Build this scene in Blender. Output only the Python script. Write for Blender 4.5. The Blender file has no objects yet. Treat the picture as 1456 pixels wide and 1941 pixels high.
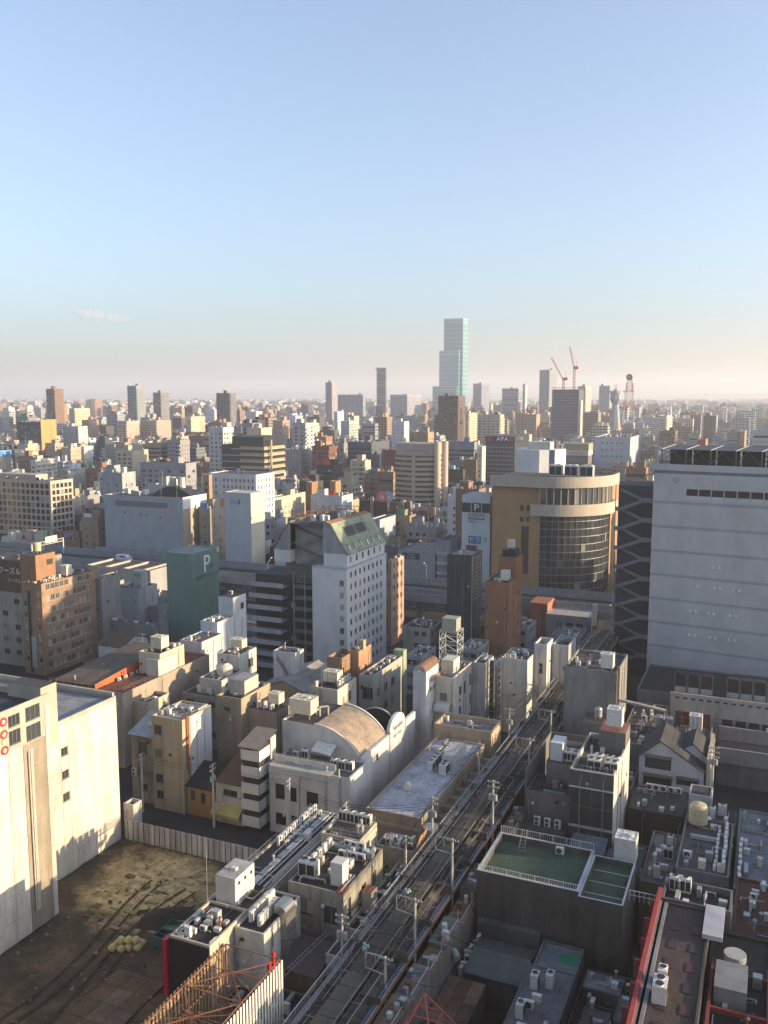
import bpy, bmesh, math, random
import numpy as np
from mathutils import Vector, Matrix
random.seed(7)
SC = bpy.context.scene
COL = SC.collection

# ------------------------------------------------------------------ camera, sky, sun, exposure
# grid of the place: +Y runs along the arcade street away from the viewer, +X to the right, metres
FPX, CX, CY, HOR, H = 1700., 728., 970.5, 752., 74.
TH = math.atan((CY - HOR) / FPX)
PS = math.atan(742 * math.cos(TH) / FPX)
cam = bpy.data.cameras.new('camera')
cam.sensor_fit = 'VERTICAL'; cam.sensor_height = 24.; cam.lens = 24. * FPX / 1941.
cam.clip_start = .5; cam.clip_end = 60000.
camo = bpy.data.objects.new('camera', cam); COL.objects.link(camo)
camo.location = (0, 0, H); camo.rotation_euler = (math.pi / 2 - TH, 0, PS)
SC.camera = camo

SUN_EL, SUN_AZ = math.radians(10.8), math.radians(76.5)      # azimuth measured from +Y towards +X
wd = bpy.data.worlds.new('World'); SC.world = wd; wd.use_nodes = True
nt = wd.node_tree
bg = nt.nodes['Background']
sky = nt.nodes.new('ShaderNodeTexSky'); sky.sky_type = 'NISHITA'
sky.sun_disc = False; sky.sun_elevation = SUN_EL; sky.sun_rotation = SUN_AZ
sky.altitude = 60.; sky.air_density = 1.12; sky.dust_density = 1.8; sky.ozone_density = 4.
wb = nt.nodes.new('ShaderNodeMix'); wb.data_type = 'RGBA'; wb.blend_type = 'MULTIPLY'; wb.inputs[0].default_value = 1.   # cool white balance, the same over the whole dome
wb.inputs[7].default_value = (.955, .985, 1.03, 1); hs = nt.nodes.new('ShaderNodeHueSaturation'); hs.inputs['Saturation'].default_value = .70; nt.links.new(sky.outputs[0], hs.inputs['Color']); nt.links.new(hs.outputs[0], wb.inputs[6]); nt.links.new(wb.outputs[2], bg.inputs[0]); bg.inputs[1].default_value = .15
sl = bpy.data.lights.new('sun', 'SUN'); sl.energy = 5.0; sl.angle = math.radians(.55); sl.color = (1., .755, .47)
so = bpy.data.objects.new('sun', sl); COL.objects.link(so)
sd = Vector((math.cos(SUN_EL) * math.sin(SUN_AZ), math.cos(SUN_EL) * math.cos(SUN_AZ), math.sin(SUN_EL)))
so.rotation_euler = sd.to_track_quat('Z', 'Y').to_euler(); so.location = (300, 60, 300)
SC.cycles.volume_bounces = 2
SC.view_settings.view_transform = 'Standard'; SC.view_settings.look = 'None'
SC.view_settings.exposure = 1.22; SC.view_settings.gamma = 1.

# ------------------------------------------------------------------ site survey: bearings measured from the viewpoint -> metres
st, ct, sp, cp = math.sin(TH), math.cos(TH), math.sin(PS), math.cos(PS)
AR = (cp, sp, 0.); AF = (-sp * ct, cp * ct, -st); AD = (sp * st, -cp * st, -ct)
def dot(a, b): return a[0] * b[0] + a[1] * b[1] + a[2] * b[2]
def ray(u, v):
    a = (u - CX) / FPX; b = (v - CY) / FPX
    return [AF[i] + a * AR[i] + b * AD[i] for i in range(3)]
def at(u, v, z):
    r = ray(u, v); t = (z - H) / r[2]; return r[0] * t, r[1] * t
def onY(u, v, Y):
    r = ray(u, v); t = Y / r[1]; return r[0] * t, Y, H + r[2] * t
def onX(u, v, X):
    r = ray(u, v); t = X / r[0]; return X, r[1] * t, H + r[2] * t
def proj(x, y, z):
    p = (x, y, z - H); w = dot(p, AF)
    if w < .5: w = .5
    return CX + FPX * dot(p, AR) / w, CY + FPX * dot(p, AD) / w
def solveX(u, Y, z):
    lo, hi = -Y * 2.2 - 10., Y * 2.2 + 10.
    for _ in range(50):
        m = (lo + hi) / 2
        if dot((m, Y, z - H), AF) <= 1 or proj(m, Y, z)[0] > u: hi = m
        else: lo = m
    return m
def solveY(u, X, z):
    a, b = 1., 6000.
    for _ in range(50):
        m = (a + b) / 2
        if dot((X, m, z - H), AF) <= .6 or proj(X, m, z)[0] < u: a = m
        else: b = m
    return m
def P(cu, cv, lu, ru, z):          # front right roof corner, left end, back right end, roof height
    X1, Y0 = at(cu, cv, z); return [solveX(lu, Y0, z), X1, Y0, solveY(ru, X1, z), z]
def PY(cu, cv, lu, ru, Y0):        # the same with the street line known instead of the height
    X1, _, z = onY(cu, cv, Y0); return [solveX(lu, Y0, z), X1, Y0, solveY(ru, X1, z), z]

# ------------------------------------------------------------------ materials
MATS = {}
def _mat(key):
    m = bpy.data.materials.new(key); m.use_nodes = True
    b = m.node_tree.nodes['Principled BSDF']
    return m, m.node_tree, b
def N(nt, t, **kw):
    n = nt.nodes.new(t)
    for k, v in kw.items(): setattr(n, k, v)
    return n
def mapped(nt, scale, src='P'):
    if src == 'P':
        g = N(nt, 'ShaderNodeNewGeometry'); o = g.outputs['Position']
    else:
        g = N(nt, 'ShaderNodeTexCoord'); o = g.outputs['Object']
    mp = N(nt, 'ShaderNodeMapping'); mp.inputs['Scale'].default_value = scale
    nt.links.new(o, mp.inputs[0]); return mp.outputs[0]
def noise(nt, scale, s=(1, 1, 1), detail=4., rough=.6, src='P'):
    n = N(nt, 'ShaderNodeTexNoise'); n.inputs['Scale'].default_value = scale
    n.inputs['Detail'].default_value = detail; n.inputs['Roughness'].default_value = rough
    nt.links.new(mapped(nt, s, src), n.inputs['Vector']); return n.outputs['Fac']
def ramp(nt, fac, stops):
    r = N(nt, 'ShaderNodeValToRGB'); e = r.color_ramp.elements
    while len(e) > 1: e.remove(e[-1])
    e[0].position = stops[0][0]; e[0].color = (*stops[0][1], 1) if len(stops[0][1]) == 3 else stops[0][1]
    for p, c in stops[1:]:
        x = e.new(p); x.color = (*c, 1)
    nt.links.new(fac, r.inputs[0]); return r.outputs[0]
def mix(nt, fac, a, b, mode='MIX'):
    m = N(nt, 'ShaderNodeMix', data_type='RGBA', blend_type=mode)
    if isinstance(fac, float): m.inputs[0].default_value = fac
    else: nt.links.new(fac, m.inputs[0])
    for s, v in ((6, a), (7, b)):
        if isinstance(v, tuple): m.inputs[s].default_value = (*v, 1)
        else: nt.links.new(v, m.inputs[s])
    return m.outputs[2]
def g3(v): return (v, v, v)
def wall(col, dirt=.35, rough=.85, streak=.5, name='render', metal=0., bump=.02):
    """painted render / concrete: blotches, rain streaks, fine grain"""
    col = tuple(c * (.86 if max(col) > .3 else .95) for c in col)
    key = ('wall', tuple(round(c, 3) for c in col), dirt, rough, streak, metal)
    if key in MATS: return MATS[key]
    m, nt, b = _mat('%s_%02d' % (name, len(MATS)))
    big = ramp(nt, noise(nt, .22, (1, 1, .6)), [(.3, g3(1 - dirt * .7)), (.62, g3(1.05))])
    stk = ramp(nt, noise(nt, .45, (1.4, 1.4, .09), 5., .75), [(.36, g3(1 - dirt * streak * .8)), (.55, g3(1.))])
    fine = ramp(nt, noise(nt, 6., (1, 1, 1), 3.), [(.3, g3(.9)), (.7, g3(1.06))])
    c = mix(nt, 1., mix(nt, 1., mix(nt, 1., tuple(col), big, 'MULTIPLY'), stk, 'MULTIPLY'), fine, 'MULTIPLY')
    nt.links.new(c, b.inputs['Base Color']); b.inputs['Roughness'].default_value = rough; b.inputs['Metallic'].default_value = metal
    b.inputs['Specular IOR Level'].default_value = .3
    if bump:
        bp = N(nt, 'ShaderNodeBump'); bp.inputs['Strength'].default_value = .25; bp.inputs['Distance'].default_value = bump
        nt.links.new(noise(nt, 3.), bp.inputs['Height']); nt.links.new(bp.outputs[0], b.inputs['Normal'])
    MATS[key] = m; return m
def flat(col, rough=.6, metal=0., name='paint', emit=0.):
    key = ('flat', tuple(round(c, 3) for c in col), rough, metal, emit)
    if key in MATS: return MATS[key]
    m, nt, b = _mat('%s_%02d' % (name, len(MATS)))
    f = ramp(nt, noise(nt, 2.2), [(.3, g3(.8)), (.7, g3(1.06))])
    nt.links.new(mix(nt, 1., tuple(col), f, 'MULTIPLY'), b.inputs['Base Color'])
    b.inputs['Roughness'].default_value = rough; b.inputs['Metallic'].default_value = metal
    if emit:
        b.inputs['Emission Color'].default_value = (*col, 1); b.inputs['Emission Strength'].default_value = emit
    MATS[key] = m; return m
def roofm(col, name='roofing', seam=0.):
    col = tuple(c * .8 for c in col)
    key = ('roof', tuple(round(c, 3) for c in col), seam)
    if key in MATS: return MATS[key]
    m, nt, b = _mat('%s_%02d' % (name, len(MATS)))
    big = ramp(nt, noise(nt, .35, detail=6.), [(.3, g3(.55)), (.5, g3(.9)), (.7, g3(1.15))])
    fine = ramp(nt, noise(nt, 2.5, detail=5.), [(.35, g3(.75)), (.6, g3(1.05))])
    c = mix(nt, 1., mix(nt, 1., tuple(col), big, 'MULTIPLY'), fine, 'MULTIPLY')
    if seam:
        w = N(nt, 'ShaderNodeTexBrick'); w.inputs['Scale'].default_value = 1.; w.inputs['Mortar Size'].default_value = .03
        w.inputs['Brick Width'].default_value = seam * 4; w.inputs['Row Height'].default_value = seam; w.inputs['Color1'].default_value = (1, 1, 1, 1)
        w.inputs['Color2'].default_value = (.92, .92, .92, 1); w.inputs['Mortar'].default_value = (.6, .6, .6, 1)
        nt.links.new(mapped(nt, (1, 1, 1)), w.inputs['Vector']); c = mix(nt, 1., c, w.outputs[0], 'MULTIPLY')
    nt.links.new(c, b.inputs['Base Color']); b.inputs['Roughness'].default_value = .9
    MATS[key] = m; return m
def glassm(col=(.035, .04, .045), curtain=.3, rough=.08, name='window_glass'):
    key = ('glass', col, curtain, rough)
    if key in MATS: return MATS[key]
    m, nt, b = _mat('%s_%02d' % (name, len(MATS)))
    g = N(nt, 'ShaderNodeNewGeometry'); oi = N(nt, 'ShaderNodeObjectInfo')
    ad = N(nt, 'ShaderNodeMath', operation='ADD'); nt.links.new(g.outputs['Random Per Island'], ad.inputs[0]); nt.links.new(oi.outputs['Random'], ad.inputs[1])
    fr = N(nt, 'ShaderNodeMath', operation='FRACT'); nt.links.new(ad.outputs[0], fr.inputs[0])
    c = ramp(nt, fr.outputs[0], [(0, col), (max(.01, 1 - curtain - .02), tuple(x * 1.5 for x in col)), (min(.99, 1 - curtain), (.16, .15, .13)), (1., (.34, .32, .28))])
    nt.links.new(c, b.inputs['Base Color']); b.inputs['Roughness'].default_value = rough
    b.inputs['Specular IOR Level'].default_value = .6
    MATS[key] = m; return m
def corr(col, period=.3, axis=0, name='corrugated', rough=.55):
    key = ('corr', col, period, axis)
    if key in MATS: return MATS[key]
    m, nt, b = _mat('%s_%02d' % (name, len(MATS)))
    big = ramp(nt, noise(nt, .8, detail=5.), [(.3, g3(.65)), (.7, g3(1.1))])
    nt.links.new(mix(nt, 1., tuple(col), big, 'MULTIPLY'), b.inputs['Base Color']); b.inputs['Roughness'].default_value = rough
    w = N(nt, 'ShaderNodeTexWave', wave_type='BANDS', bands_direction='XYZ'[axis]); w.inputs['Scale'].default_value = 1. / period / 3.14
    nt.links.new(mapped(nt, (1, 1, 1)), w.inputs['Vector'])
    bp = N(nt, 'ShaderNodeBump'); bp.inputs['Strength'].default_value = .6; bp.inputs['Distance'].default_value = .05
    nt.links.new(w.outputs[1], bp.inputs['Height']); nt.links.new(bp.outputs[0], b.inputs['Normal'])
    MATS[key] = m; return m

WHITE = (.58, .58, .56); OFFW = (.52, .50, .46); CREAM = (.62, .55, .42); GREY = (.30, .30, .29); CONC = (.33, .315, .28)
TAN = (.44, .32, .19); BRICK = (.36, .16, .075); DARK = (.035, .037, .042); BROWN = (.16, .095, .06)
mFRAME = flat((.30, .31, .32), .4, .6, 'alu_frame'); mFRAMED = flat((.03, .03, .03), .5, 0, 'dark_frame')
mGLASS = glassm(); mACW = flat((.60, .59, .55), .5, 0, 'ac_casing'); mACD = flat((.02, .02, .022), .6, 0, 'ac_grille'); mACG = flat((.36, .36, .34), .5, 0, 'ac_grey')
mSTEEL = flat((.42, .43, .44), .45, .7, 'galvanised'); mRUST = flat((.22, .10, .055), .85, 0, 'rusty_steel'); mROOF = roofm((.07, .068, .066)); mROOFL = roofm((.2, .205, .215)); mROOFD = roofm((.03, .03, .031))
mPOLE = flat((.46, .44, .40), .8, 0, 'pole_concrete'); mWIRE = flat((.015, .015, .015), .7, 0, 'cable'); mRED = flat((.45, .035, .03), .6, 0, 'red_paint')
mTANK = flat((.62, .56, .42), .55, 0, 'tank_panel'); mPIPE = flat((.40, .39, .36), .6, 0, 'pipe')

# ------------------------------------------------------------------ mesh collector and object helpers
class MB:
    def __init__(s): s.v = []; s.f = []; s.m = []
    def quad(s, a, b, c, d, m=0):
        i = len(s.v); s.v += [a, b, c, d]; s.f.append((i, i + 1, i + 2, i + 3)); s.m.append(m)
    def poly(s, pts, m=0):
        i = len(s.v); s.v += list(pts); s.f.append(tuple(range(i, i + len(pts)))); s.m.append(m)
    def box(s, x0, x1, y0, y1, z0, z1, m=0, mt=None, skip=''):
        i = len(s.v)
        s.v += [(x0, y0, z0), (x1, y0, z0), (x1, y1, z0), (x0, y1, z0), (x0, y0, z1), (x1, y0, z1), (x1, y1, z1), (x0, y1, z1)]
        F = {'b': (0, 3, 2, 1), 't': (4, 5, 6, 7), 'n': (0, 1, 5, 4), 's': (2, 3, 7, 6), 'w': (1, 2, 6, 5), 'e': (3, 0, 4, 7)}
        for k, q in F.items():
            if k in skip: continue
            s.f.append(tuple(i + j for j in q)); s.m.append(mt if (k == 't' and mt is not None) else m)
    def bar(s, p, q, r, m=0, n=4):
        p = Vector(p); q = Vector(q); d = q - p
        if d.length < 1e-6: return
        d.normalize(); a = d.cross(Vector((0, 0, 1)))
        if a.length < 1e-3: a = Vector((1, 0, 0))
        a.normalize(); b = d.cross(a); i = len(s.v)
        for c in (p, q):
            for k in range(n):
                t = 2 * math.pi * (k + .5) / n; w = c + a * (r * math.cos(t)) + b * (r * math.sin(t)); s.v.append(tuple(w))
        for k in range(n):
            s.f.append((i + k, i + (k + 1) % n, i + n + (k + 1) % n, i + n + k)); s.m.append(m)
        s.f.append(tuple(i + k for k in range(n))[::-1]); s.m.append(m); s.f.append(tuple(i + n + k for k in range(n))); s.m.append(m)
    def line(s, pts, r, m=0, n=4):
        for a, b in zip(pts, pts[1:]): s.bar(a, b, r, m, n)
    def cyl(s, x, y, z0, z1, r, m=0, n=12, r2=None, mt=None):
        r2 = r if r2 is None else r2; i = len(s.v)
        for z, rr in ((z0, r), (z1, r2)):
            for k in range(n): t = 2 * math.pi * k / n; s.v.append((x + rr * math.cos(t), y + rr * math.sin(t), z))
        for k in range(n): s.f.append((i + k, i + (k + 1) % n, i + n + (k + 1) % n, i + n + k)); s.m.append(m)
        s.f.append(tuple(i + n + k for k in range(n))); s.m.append(m if mt is None else mt)
        s.f.append(tuple(i + k for k in range(n))[::-1]); s.m.append(m)
    def disc(s, c, nrm, r, m=0, n=14):
        c = Vector(c); d = Vector(nrm).normalized(); a = d.cross(Vector((0, 0, 1)))
        if a.length < 1e-3: a = Vector((1, 0, 0))
        a.normalize(); b = d.cross(a)
        s.poly([tuple(c + a * (r * math.cos(2 * math.pi * k / n)) - b * (r * math.sin(2 * math.pi * k / n))) for k in range(n)][::-1], m)
    def mesh(s, name, mats):
        me = bpy.data.meshes.new(name); me.from_pydata([tuple(v) for v in s.v], [], s.f)
        for m in mats: me.materials.append(m)
        if len(mats) > 1: me.polygons.foreach_set('material_index', s.m)
        me.update(); return me
    def build(s, name, mats, parent=None, kind=None, smooth=False):
        if not isinstance(mats, (list, tuple)): mats = [mats]
        me = s.mesh(name, mats)
        if smooth:
            bm = bmesh.new(); bm.from_mesh(me); bmesh.ops.remove_doubles(bm, verts=bm.verts, dist=.002); bm.to_mesh(me); bm.free()
            me.polygons.foreach_set('use_smooth', [True] * len(me.polygons)); me.set_sharp_from_angle(angle=math.radians(40))
        return link(name, me, parent, kind)
def link(name, me, parent=None, kind=None, loc=None, rot=0.):
    o = bpy.data.objects.new(name, me); COL.objects.link(o)
    if loc is not None: o.location = loc
    if rot: o.rotation_euler = (0, 0, rot)
    if parent is not None:
        o.parent = parent; o.matrix_parent_inverse = Matrix.LocRotScale(parent.location, parent.rotation_euler, None).inverted() if parent.get('_w', 1) else Matrix()
    if kind: o['kind'] = kind
    return o
def tag(o, label, cat, group=None):
    o['label'] = label; o['category'] = cat
    if group: o['group'] = group
    return o
def thing(name, label, cat, loc, group=None, rot=0.):
    o = bpy.data.objects.new(name, None); COL.objects.link(o); o.location = loc; o.rotation_euler = (0, 0, rot)
    o.empty_display_size = .5
    return tag(o, label, cat, group)
def struct(name, mb, mats): return mb.build(name, mats, None, 'structure')

# ------------------------------------------------------------------ facades with real openings
def facade(mb, o, ux, Wd, z0, z1, rects, depth=.16, m=0, mr=None):
    ox, oy = o; dx, dy = ux; nx, ny = dy, -dx
    mr = m if mr is None else mr
    def p(u, z, d=0.): return (ox + dx * u - nx * d, oy + dy * u - ny * d, z)
    rects = [(max(.05, a), min(Wd - .05, b), max(z0 + .03, c), min(z1 - .03, d)) for a, b, c, d in rects]
    rects = [r for r in rects if r[1] - r[0] > .1 and r[3] - r[2] > .1]
    us = sorted({0., Wd} | {round(x, 4) for r in rects for x in r[:2]}); zs = sorted({z0, z1} | {round(x, 4) for r in rects for x in r[2:]})
    for j in range(len(zs) - 1):
        zc = (zs[j] + zs[j + 1]) / 2
        row = [r for r in rects if r[2] < zc < r[3]]
        u = 0
        while u < len(us) - 1:
            uc = (us[u] + us[u + 1]) / 2
            if any(r[0] < uc < r[1] for r in row): u += 1; continue
            e = u + 1
            while e < len(us) - 1 and not any(r[0] < (us[e] + us[e + 1]) / 2 < r[1] for r in row): e += 1
            mb.quad(p(us[u], zs[j]), p(us[e], zs[j]), p(us[e], zs[j + 1]), p(us[u], zs[j + 1]), m); u = e
    for a, b, c, d in rects:
        mb.quad(p(a, c), p(b, c), p(b, c, depth), p(a, c, depth), mr); mb.quad(p(a, d, depth), p(b, d, depth), p(b, d), p(a, d), mr)
        mb.quad(p(a, c, depth), p(a, d, depth), p(a, d), p(a, c), mr); mb.quad(p(b, c), p(b, d), p(b, d, depth), p(b, c, depth), mr)
    return rects
WINM = {}
def win_mesh(w, h, fm, gm, sash):
    """window frame with sill, pane returned separately"""
    key = (round(w, 2), round(h, 2), fm.name, gm.name, sash)
    if key in WINM: return WINM[key]
    mb = MB(); a, c = w / 2, h / 2; t = .05
    for x0, x1, z0, z1 in ((-a, a, -c, -c + t), (-a, a, c - t, c), (-a, -a + t, -c + t, c - t), (a - t, a, -c + t, c - t)): mb.box(x0, x1, .06, .13, z0, z1, 0, skip='s')
    for k in range(1, sash):
        x = -a + w * k / sash; mb.box(x - .03, x + .03, .05, .125, -c + t, c - t, 0, skip='stb')
    mb.box(-a - .06, a + .06, -.06, .05, -c - .06, -c + .005, 0)
    pb = MB(); pb.quad((-a, .12, -c), (a, .12, -c), (a, .12, c), (-a, .12, c))
    WINM[key] = (mb.mesh('window', [fm]), pb.mesh('pane', [gm])); return WINM[key]
def put_window(root, x, y, z, w, h, rot, fm, gm, sash):
    fme, pme = win_mesh(w, h, fm, gm, sash); o = link('window', fme, root, None, (x, y, z), rot)
    p = bpy.data.objects.new('pane', pme); COL.objects.link(p); p.parent = o
    return o
def grid(Wd, cols, rows, w, h, zb, dz, mu=1., skip=None):
    out = []; pitch = (Wd - 2 * mu) / cols
    for r in range(rows):
        for c in range(cols):
            if skip and skip(c, r): continue
            u = mu + pitch * (c + .5); out.append((u - w / 2, u + w / 2, zb + r * dz, zb + r * dz + h))
    return out
FACES = {'N': ((0, 2), (1, 0)), 'W': ((1, 2), (0, 1)), 'S': ((1, 3), (-1, 0)), 'E': ((0, 3), (0, -1))}
FOOT = []      # footprints taken
def bld(name, label, box, wm, rm=None, N=(), W=(), E=(), S=(), z0=0., par=.7, pt=.25, each=True, fm=None, gm=None, sash=2, cat='building', group=None, depth=.16, root=None, cap=None, foot=True):
    X0, X1, Y0, Y1, z = box; rm = rm or mROOF; fm = fm or mFRAME; gm = gm or mGLASS
    r = root or thing(name, label, cat, ((X0 + X1) / 2, (Y0 + Y1) / 2, z0), group)
    if foot and root is None: FOOT.append((X0, X1, Y0, Y1))
    mb = MB(); jb = MB(); wins = []
    for k, rects in (('N', N), ('W', W), ('S', S), ('E', E)):
        (ix, iy), ux = FACES[k]; o = (box[ix], box[iy]); Wd = X1 - X0 if k in 'NS' else Y1 - Y0
        rects = facade(mb, o, ux, Wd, z0, z, [(a, b, z0 + c, z0 + d) for a, b, c, d in rects], depth)
        nx, ny = ux[1], -ux[0]; rot = math.atan2(ux[1], ux[0])
        for a, b, c, d in rects:
            u = (a + b) / 2; x = o[0] + ux[0] * u; y = o[1] + ux[1] * u
            if each: wins.append((x, y, (c + d) / 2, b - a, d - c, rot))
            else:
                q = lambda uu, zz: (o[0] + ux[0] * uu - nx * (depth - .01), o[1] + ux[1] * uu - ny * (depth - .01), zz)
                jb.quad(q(a, c), q(b, c), q(b, d), q(a, d))
    t = pt; zr = z - par
    for a, b, c, d in ((X0, X1, Y0, Y0 + t), (X0, X1, Y1 - t, Y1), (X0, X0 + t, Y0 + t, Y1 - t), (X1 - t, X1, Y0 + t, Y1 - t)):
        mb.quad((a, c, z), (b, c, z), (b, d, z), (a, d, z), 0 if cap is None else 1)
    i = (X0 + t, X1 - t, Y0 + t, Y1 - t)
    if par > 0:
        mb.quad((i[1], i[2], zr), (i[0], i[2], zr), (i[0], i[2], z), (i[1], i[2], z)); mb.quad((i[0], i[3], zr), (i[1], i[3], zr), (i[1], i[3], z), (i[0], i[3], z))
        mb.quad((i[0], i[2], zr), (i[0], i[3], zr), (i[0], i[3], z), (i[0], i[2], z)); mb.quad((i[1], i[3], zr), (i[1], i[2], zr), (i[1], i[2], z), (i[1], i[3], z))
    mb.build('wall', [wm] if cap is None else [wm, cap], r)
    rb = MB(); rb.box(i[0], i[1], i[2], i[3], zr - .3, zr + .002, skip='b'); rb.build('roof', rm, r)
    for x, y, zc, w, h, rot in wins: put_window(r, x, y, zc, w, h, rot, fm, gm, sash if w > 1.1 else 1)
    if jb.f: jb.build('windows', gm, r, 'stuff')
    return r
def part_box(root, name, x0, x1, y0, y1, z0, z1, mat, mt=None):
    mb = MB(); mb.box(x0, x1, y0, y1, z0, z1, 0, 1 if mt else None); return mb.build(name, [mat, mt] if mt else mat, root)
def rail(root, pts, z, h=1.1, step=1.4, r=.03, mat=None, infill=False, name='railing'):
    mb = MB()
    for (ax, ay), (bx, by) in zip(pts, pts[1:]):
        L = math.hypot(bx - ax, by - ay); n = max(1, int(L / step))
        for k in range(n + 1):
            x = ax + (bx - ax) * k / n; y = ay + (by - ay) * k / n; mb.bar((x, y, z - .05), (x, y, z + h), r)
        for hh in ((h, .55 * h) if not infill else (h, .12)): mb.bar((ax, ay, z + hh), (bx, by, z + hh), r)
        if infill:
            n2 = int(L / .3)
            for k in range(n2):
                x = ax + (bx - ax) * k / n2; y = ay + (by - ay) * k / n2; mb.bar((x, y, z + .1), (x, y, z + h), r * .5)
    return mb.build(name, mat or mSTEEL, root)
TXT = {}
def text_mesh(body, mat, depth=.04):
    key = (body, mat.name)
    if key in TXT: return TXT[key]
    c = bpy.data.curves.new('lettering', 'FONT'); c.body = body; c.size = 1.; c.extrude = depth / 2; c.align_x = 'CENTER'; c.align_y = 'CENTER'; c.resolution_u = 3
    o = bpy.data.objects.new('lettering', c); COL.objects.link(o)
    dg = bpy.context.evaluated_depsgraph_get(); me = bpy.data.meshes.new_from_object(o.evaluated_get(dg)); bpy.data.objects.remove(o)
    me.materials.clear(); me.materials.append(mat); TXT[key] = me; return me
def text(root, body, x, y, z, size, face, mat, name='lettering', sx=1.):
    me = text_mesh(body, mat)
    o = bpy.data.objects.new(name, me); COL.objects.link(o)
    (_, _), ux = FACES[face]; rz = math.atan2(ux[1], ux[0])
    o.rotation_euler = (math.pi / 2, 0, rz); o.scale = (size * sx, size, 1); nx, ny = ux[1], -ux[0]
    o.location = (x + nx * .03, y + ny * .03, z)
    if root is not None:
        o.parent = root; o.matrix_parent_inverse = Matrix.LocRotScale(root.location, root.rotation_euler, None).inverted()
    return o
# ------------------------------------------------------------------ ground, roads, expressway
mGROUND = roofm((.035, .033, .032), 'ground_paving'); mASPH = roofm((.038, .038, .04), 'asphalt'); mPAVE = roofm((.20, .19, .175), 'pavement')
mb = MB(); mb.quad((-14000, -4000, 0), (14000, -4000, 0), (14000, 14000, 0), (-14000, 14000, 0)); struct('ground', mb, mGROUND)
mb = MB(); mb.quad((-420, 250, .004), (60, 250, .004), (60, 300, .004), (-420, 300, .004)); struct('main_road', mb, mASPH)
mb = MB(); mb.quad((-160, 116.6, .006), (-44, 116.6, .006), (-44, 123.6, .006), (-160, 123.6, .006)); struct('side_street', mb, mASPH)
for y0, y1 in ((247., 250.), (300., 303.5)):
    mb = MB(); mb.box(-420, 60, y0, y1, 0, .14, skip='b'); struct('pavement', mb, mPAVE)
mb = MB()
for lane in (254., 258., 290., 294.):
    for k in range(60): x = -420 + 8 * k; mb.quad((x, lane, .009), (x + 4, lane, .009), (x + 4, lane + .15, .009), (x, lane + .15, .009))
struct('road_marking', mb, flat((.7, .7, .68), .8, 0, 'road_paint'))

# ------------------------------------------------------------------ small equipment, one prototype each, copied
PROTO = {}
def proto(key, fn):
    if key not in PROTO: PROTO[key] = fn()
    return PROTO[key]
def ac_mesh(w, d, h, fans):
    a = MB(); a.box(-w / 2, w / 2, -d / 2, d / 2, .08, h)
    for s in (-1, 1): a.box(s * w * .36 - .04, s * w * .36 + .04, -d / 2 - .02, d / 2 + .02, 0, .08)
    me = a.mesh('ac', [mACW]); ks = []
    for k in range(fans):
        g = MB(); zc = .08 + (h - .08) * (k + .5) / fans; R = min(w * .38, (h - .1) / fans * .42)
        g.disc((-w * .08, -d / 2 - .012, zc), (0, -1, 0), R, 0, 12); g.disc((-w * .08, -d / 2 - .02, zc), (0, -1, 0), R * .22, 1, 8)
        ks.append(('fan_grille', g.mesh('fan_grille', [mACD, mACG])))
    return me, ks
def vrf_mesh(w, d, h, nf, casing):
    a = MB(); a.box(-w / 2, w / 2, -d / 2, d / 2, .12, h); a.box(-w / 2 + .05, w / 2 - .05, -d / 2 + .06, d / 2 - .06, 0, .12)
    me = a.mesh('vrf', [casing]); ks = []
    g = MB()
    for x0, x1 in ((-w / 2 + .08, -.05), (.05, w / 2 - .08)): g.quad((x0, -d / 2 - .012, .3), (x1, -d / 2 - .012, .3), (x1, -d / 2 - .012, h - .3), (x0, -d / 2 - .012, h - .3))
    ks.append(('side_grille', g.mesh('side_grille', [mACD])))
    for k in range(nf):
        g = MB(); x = -w / 2 + w * (k + .5) / nf; R = min(w / nf, d) * .40
        g.cyl(x, 0, h, h + .14, R, 1, 12, mt=0); ks.append(('fan_cowl', g.mesh('fan_cowl', [mACD, casing])))
    return me, ks
def tank_mesh(w, d, h, legs=.7, col=None):
    a = MB(); n = 3; c = col or mTANK
    a.box(-w / 2, w / 2, -d / 2, d / 2, legs, legs + h)
    for k in range(n + 1):
        t = -1 + 2 * k / n
        a.box(t * w / 2 - .05, t * w / 2 + .05, -d / 2 - .05, d / 2 + .05, legs, legs + h + .04); a.box(-w / 2 - .05, w / 2 + .05, t * d / 2 - .05, t * d / 2 + .05, legs + .02, legs + h + .05)
    for z in (legs, legs + h / 2): a.box(-w / 2 - .06, w / 2 + .06, -d / 2 - .06, d / 2 + .06, z, z + .07)
    me = a.mesh('tank', [c]); g = MB()
    for x in (-1, 1):
        for y in (-1, 1): g.box(x * w * .42 - .08, x * w * .42 + .08, y * d * .42 - .08, y * d * .42 + .08, 0, legs)
    l = MB(); l.cyl(w * .2, 0, legs + h + .04, legs + h + .22, .32, 0, 10)
    return me, [('stand', g.mesh('stand', [mSTEEL])), ('hatch', l.mesh('hatch', [c]))]
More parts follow.
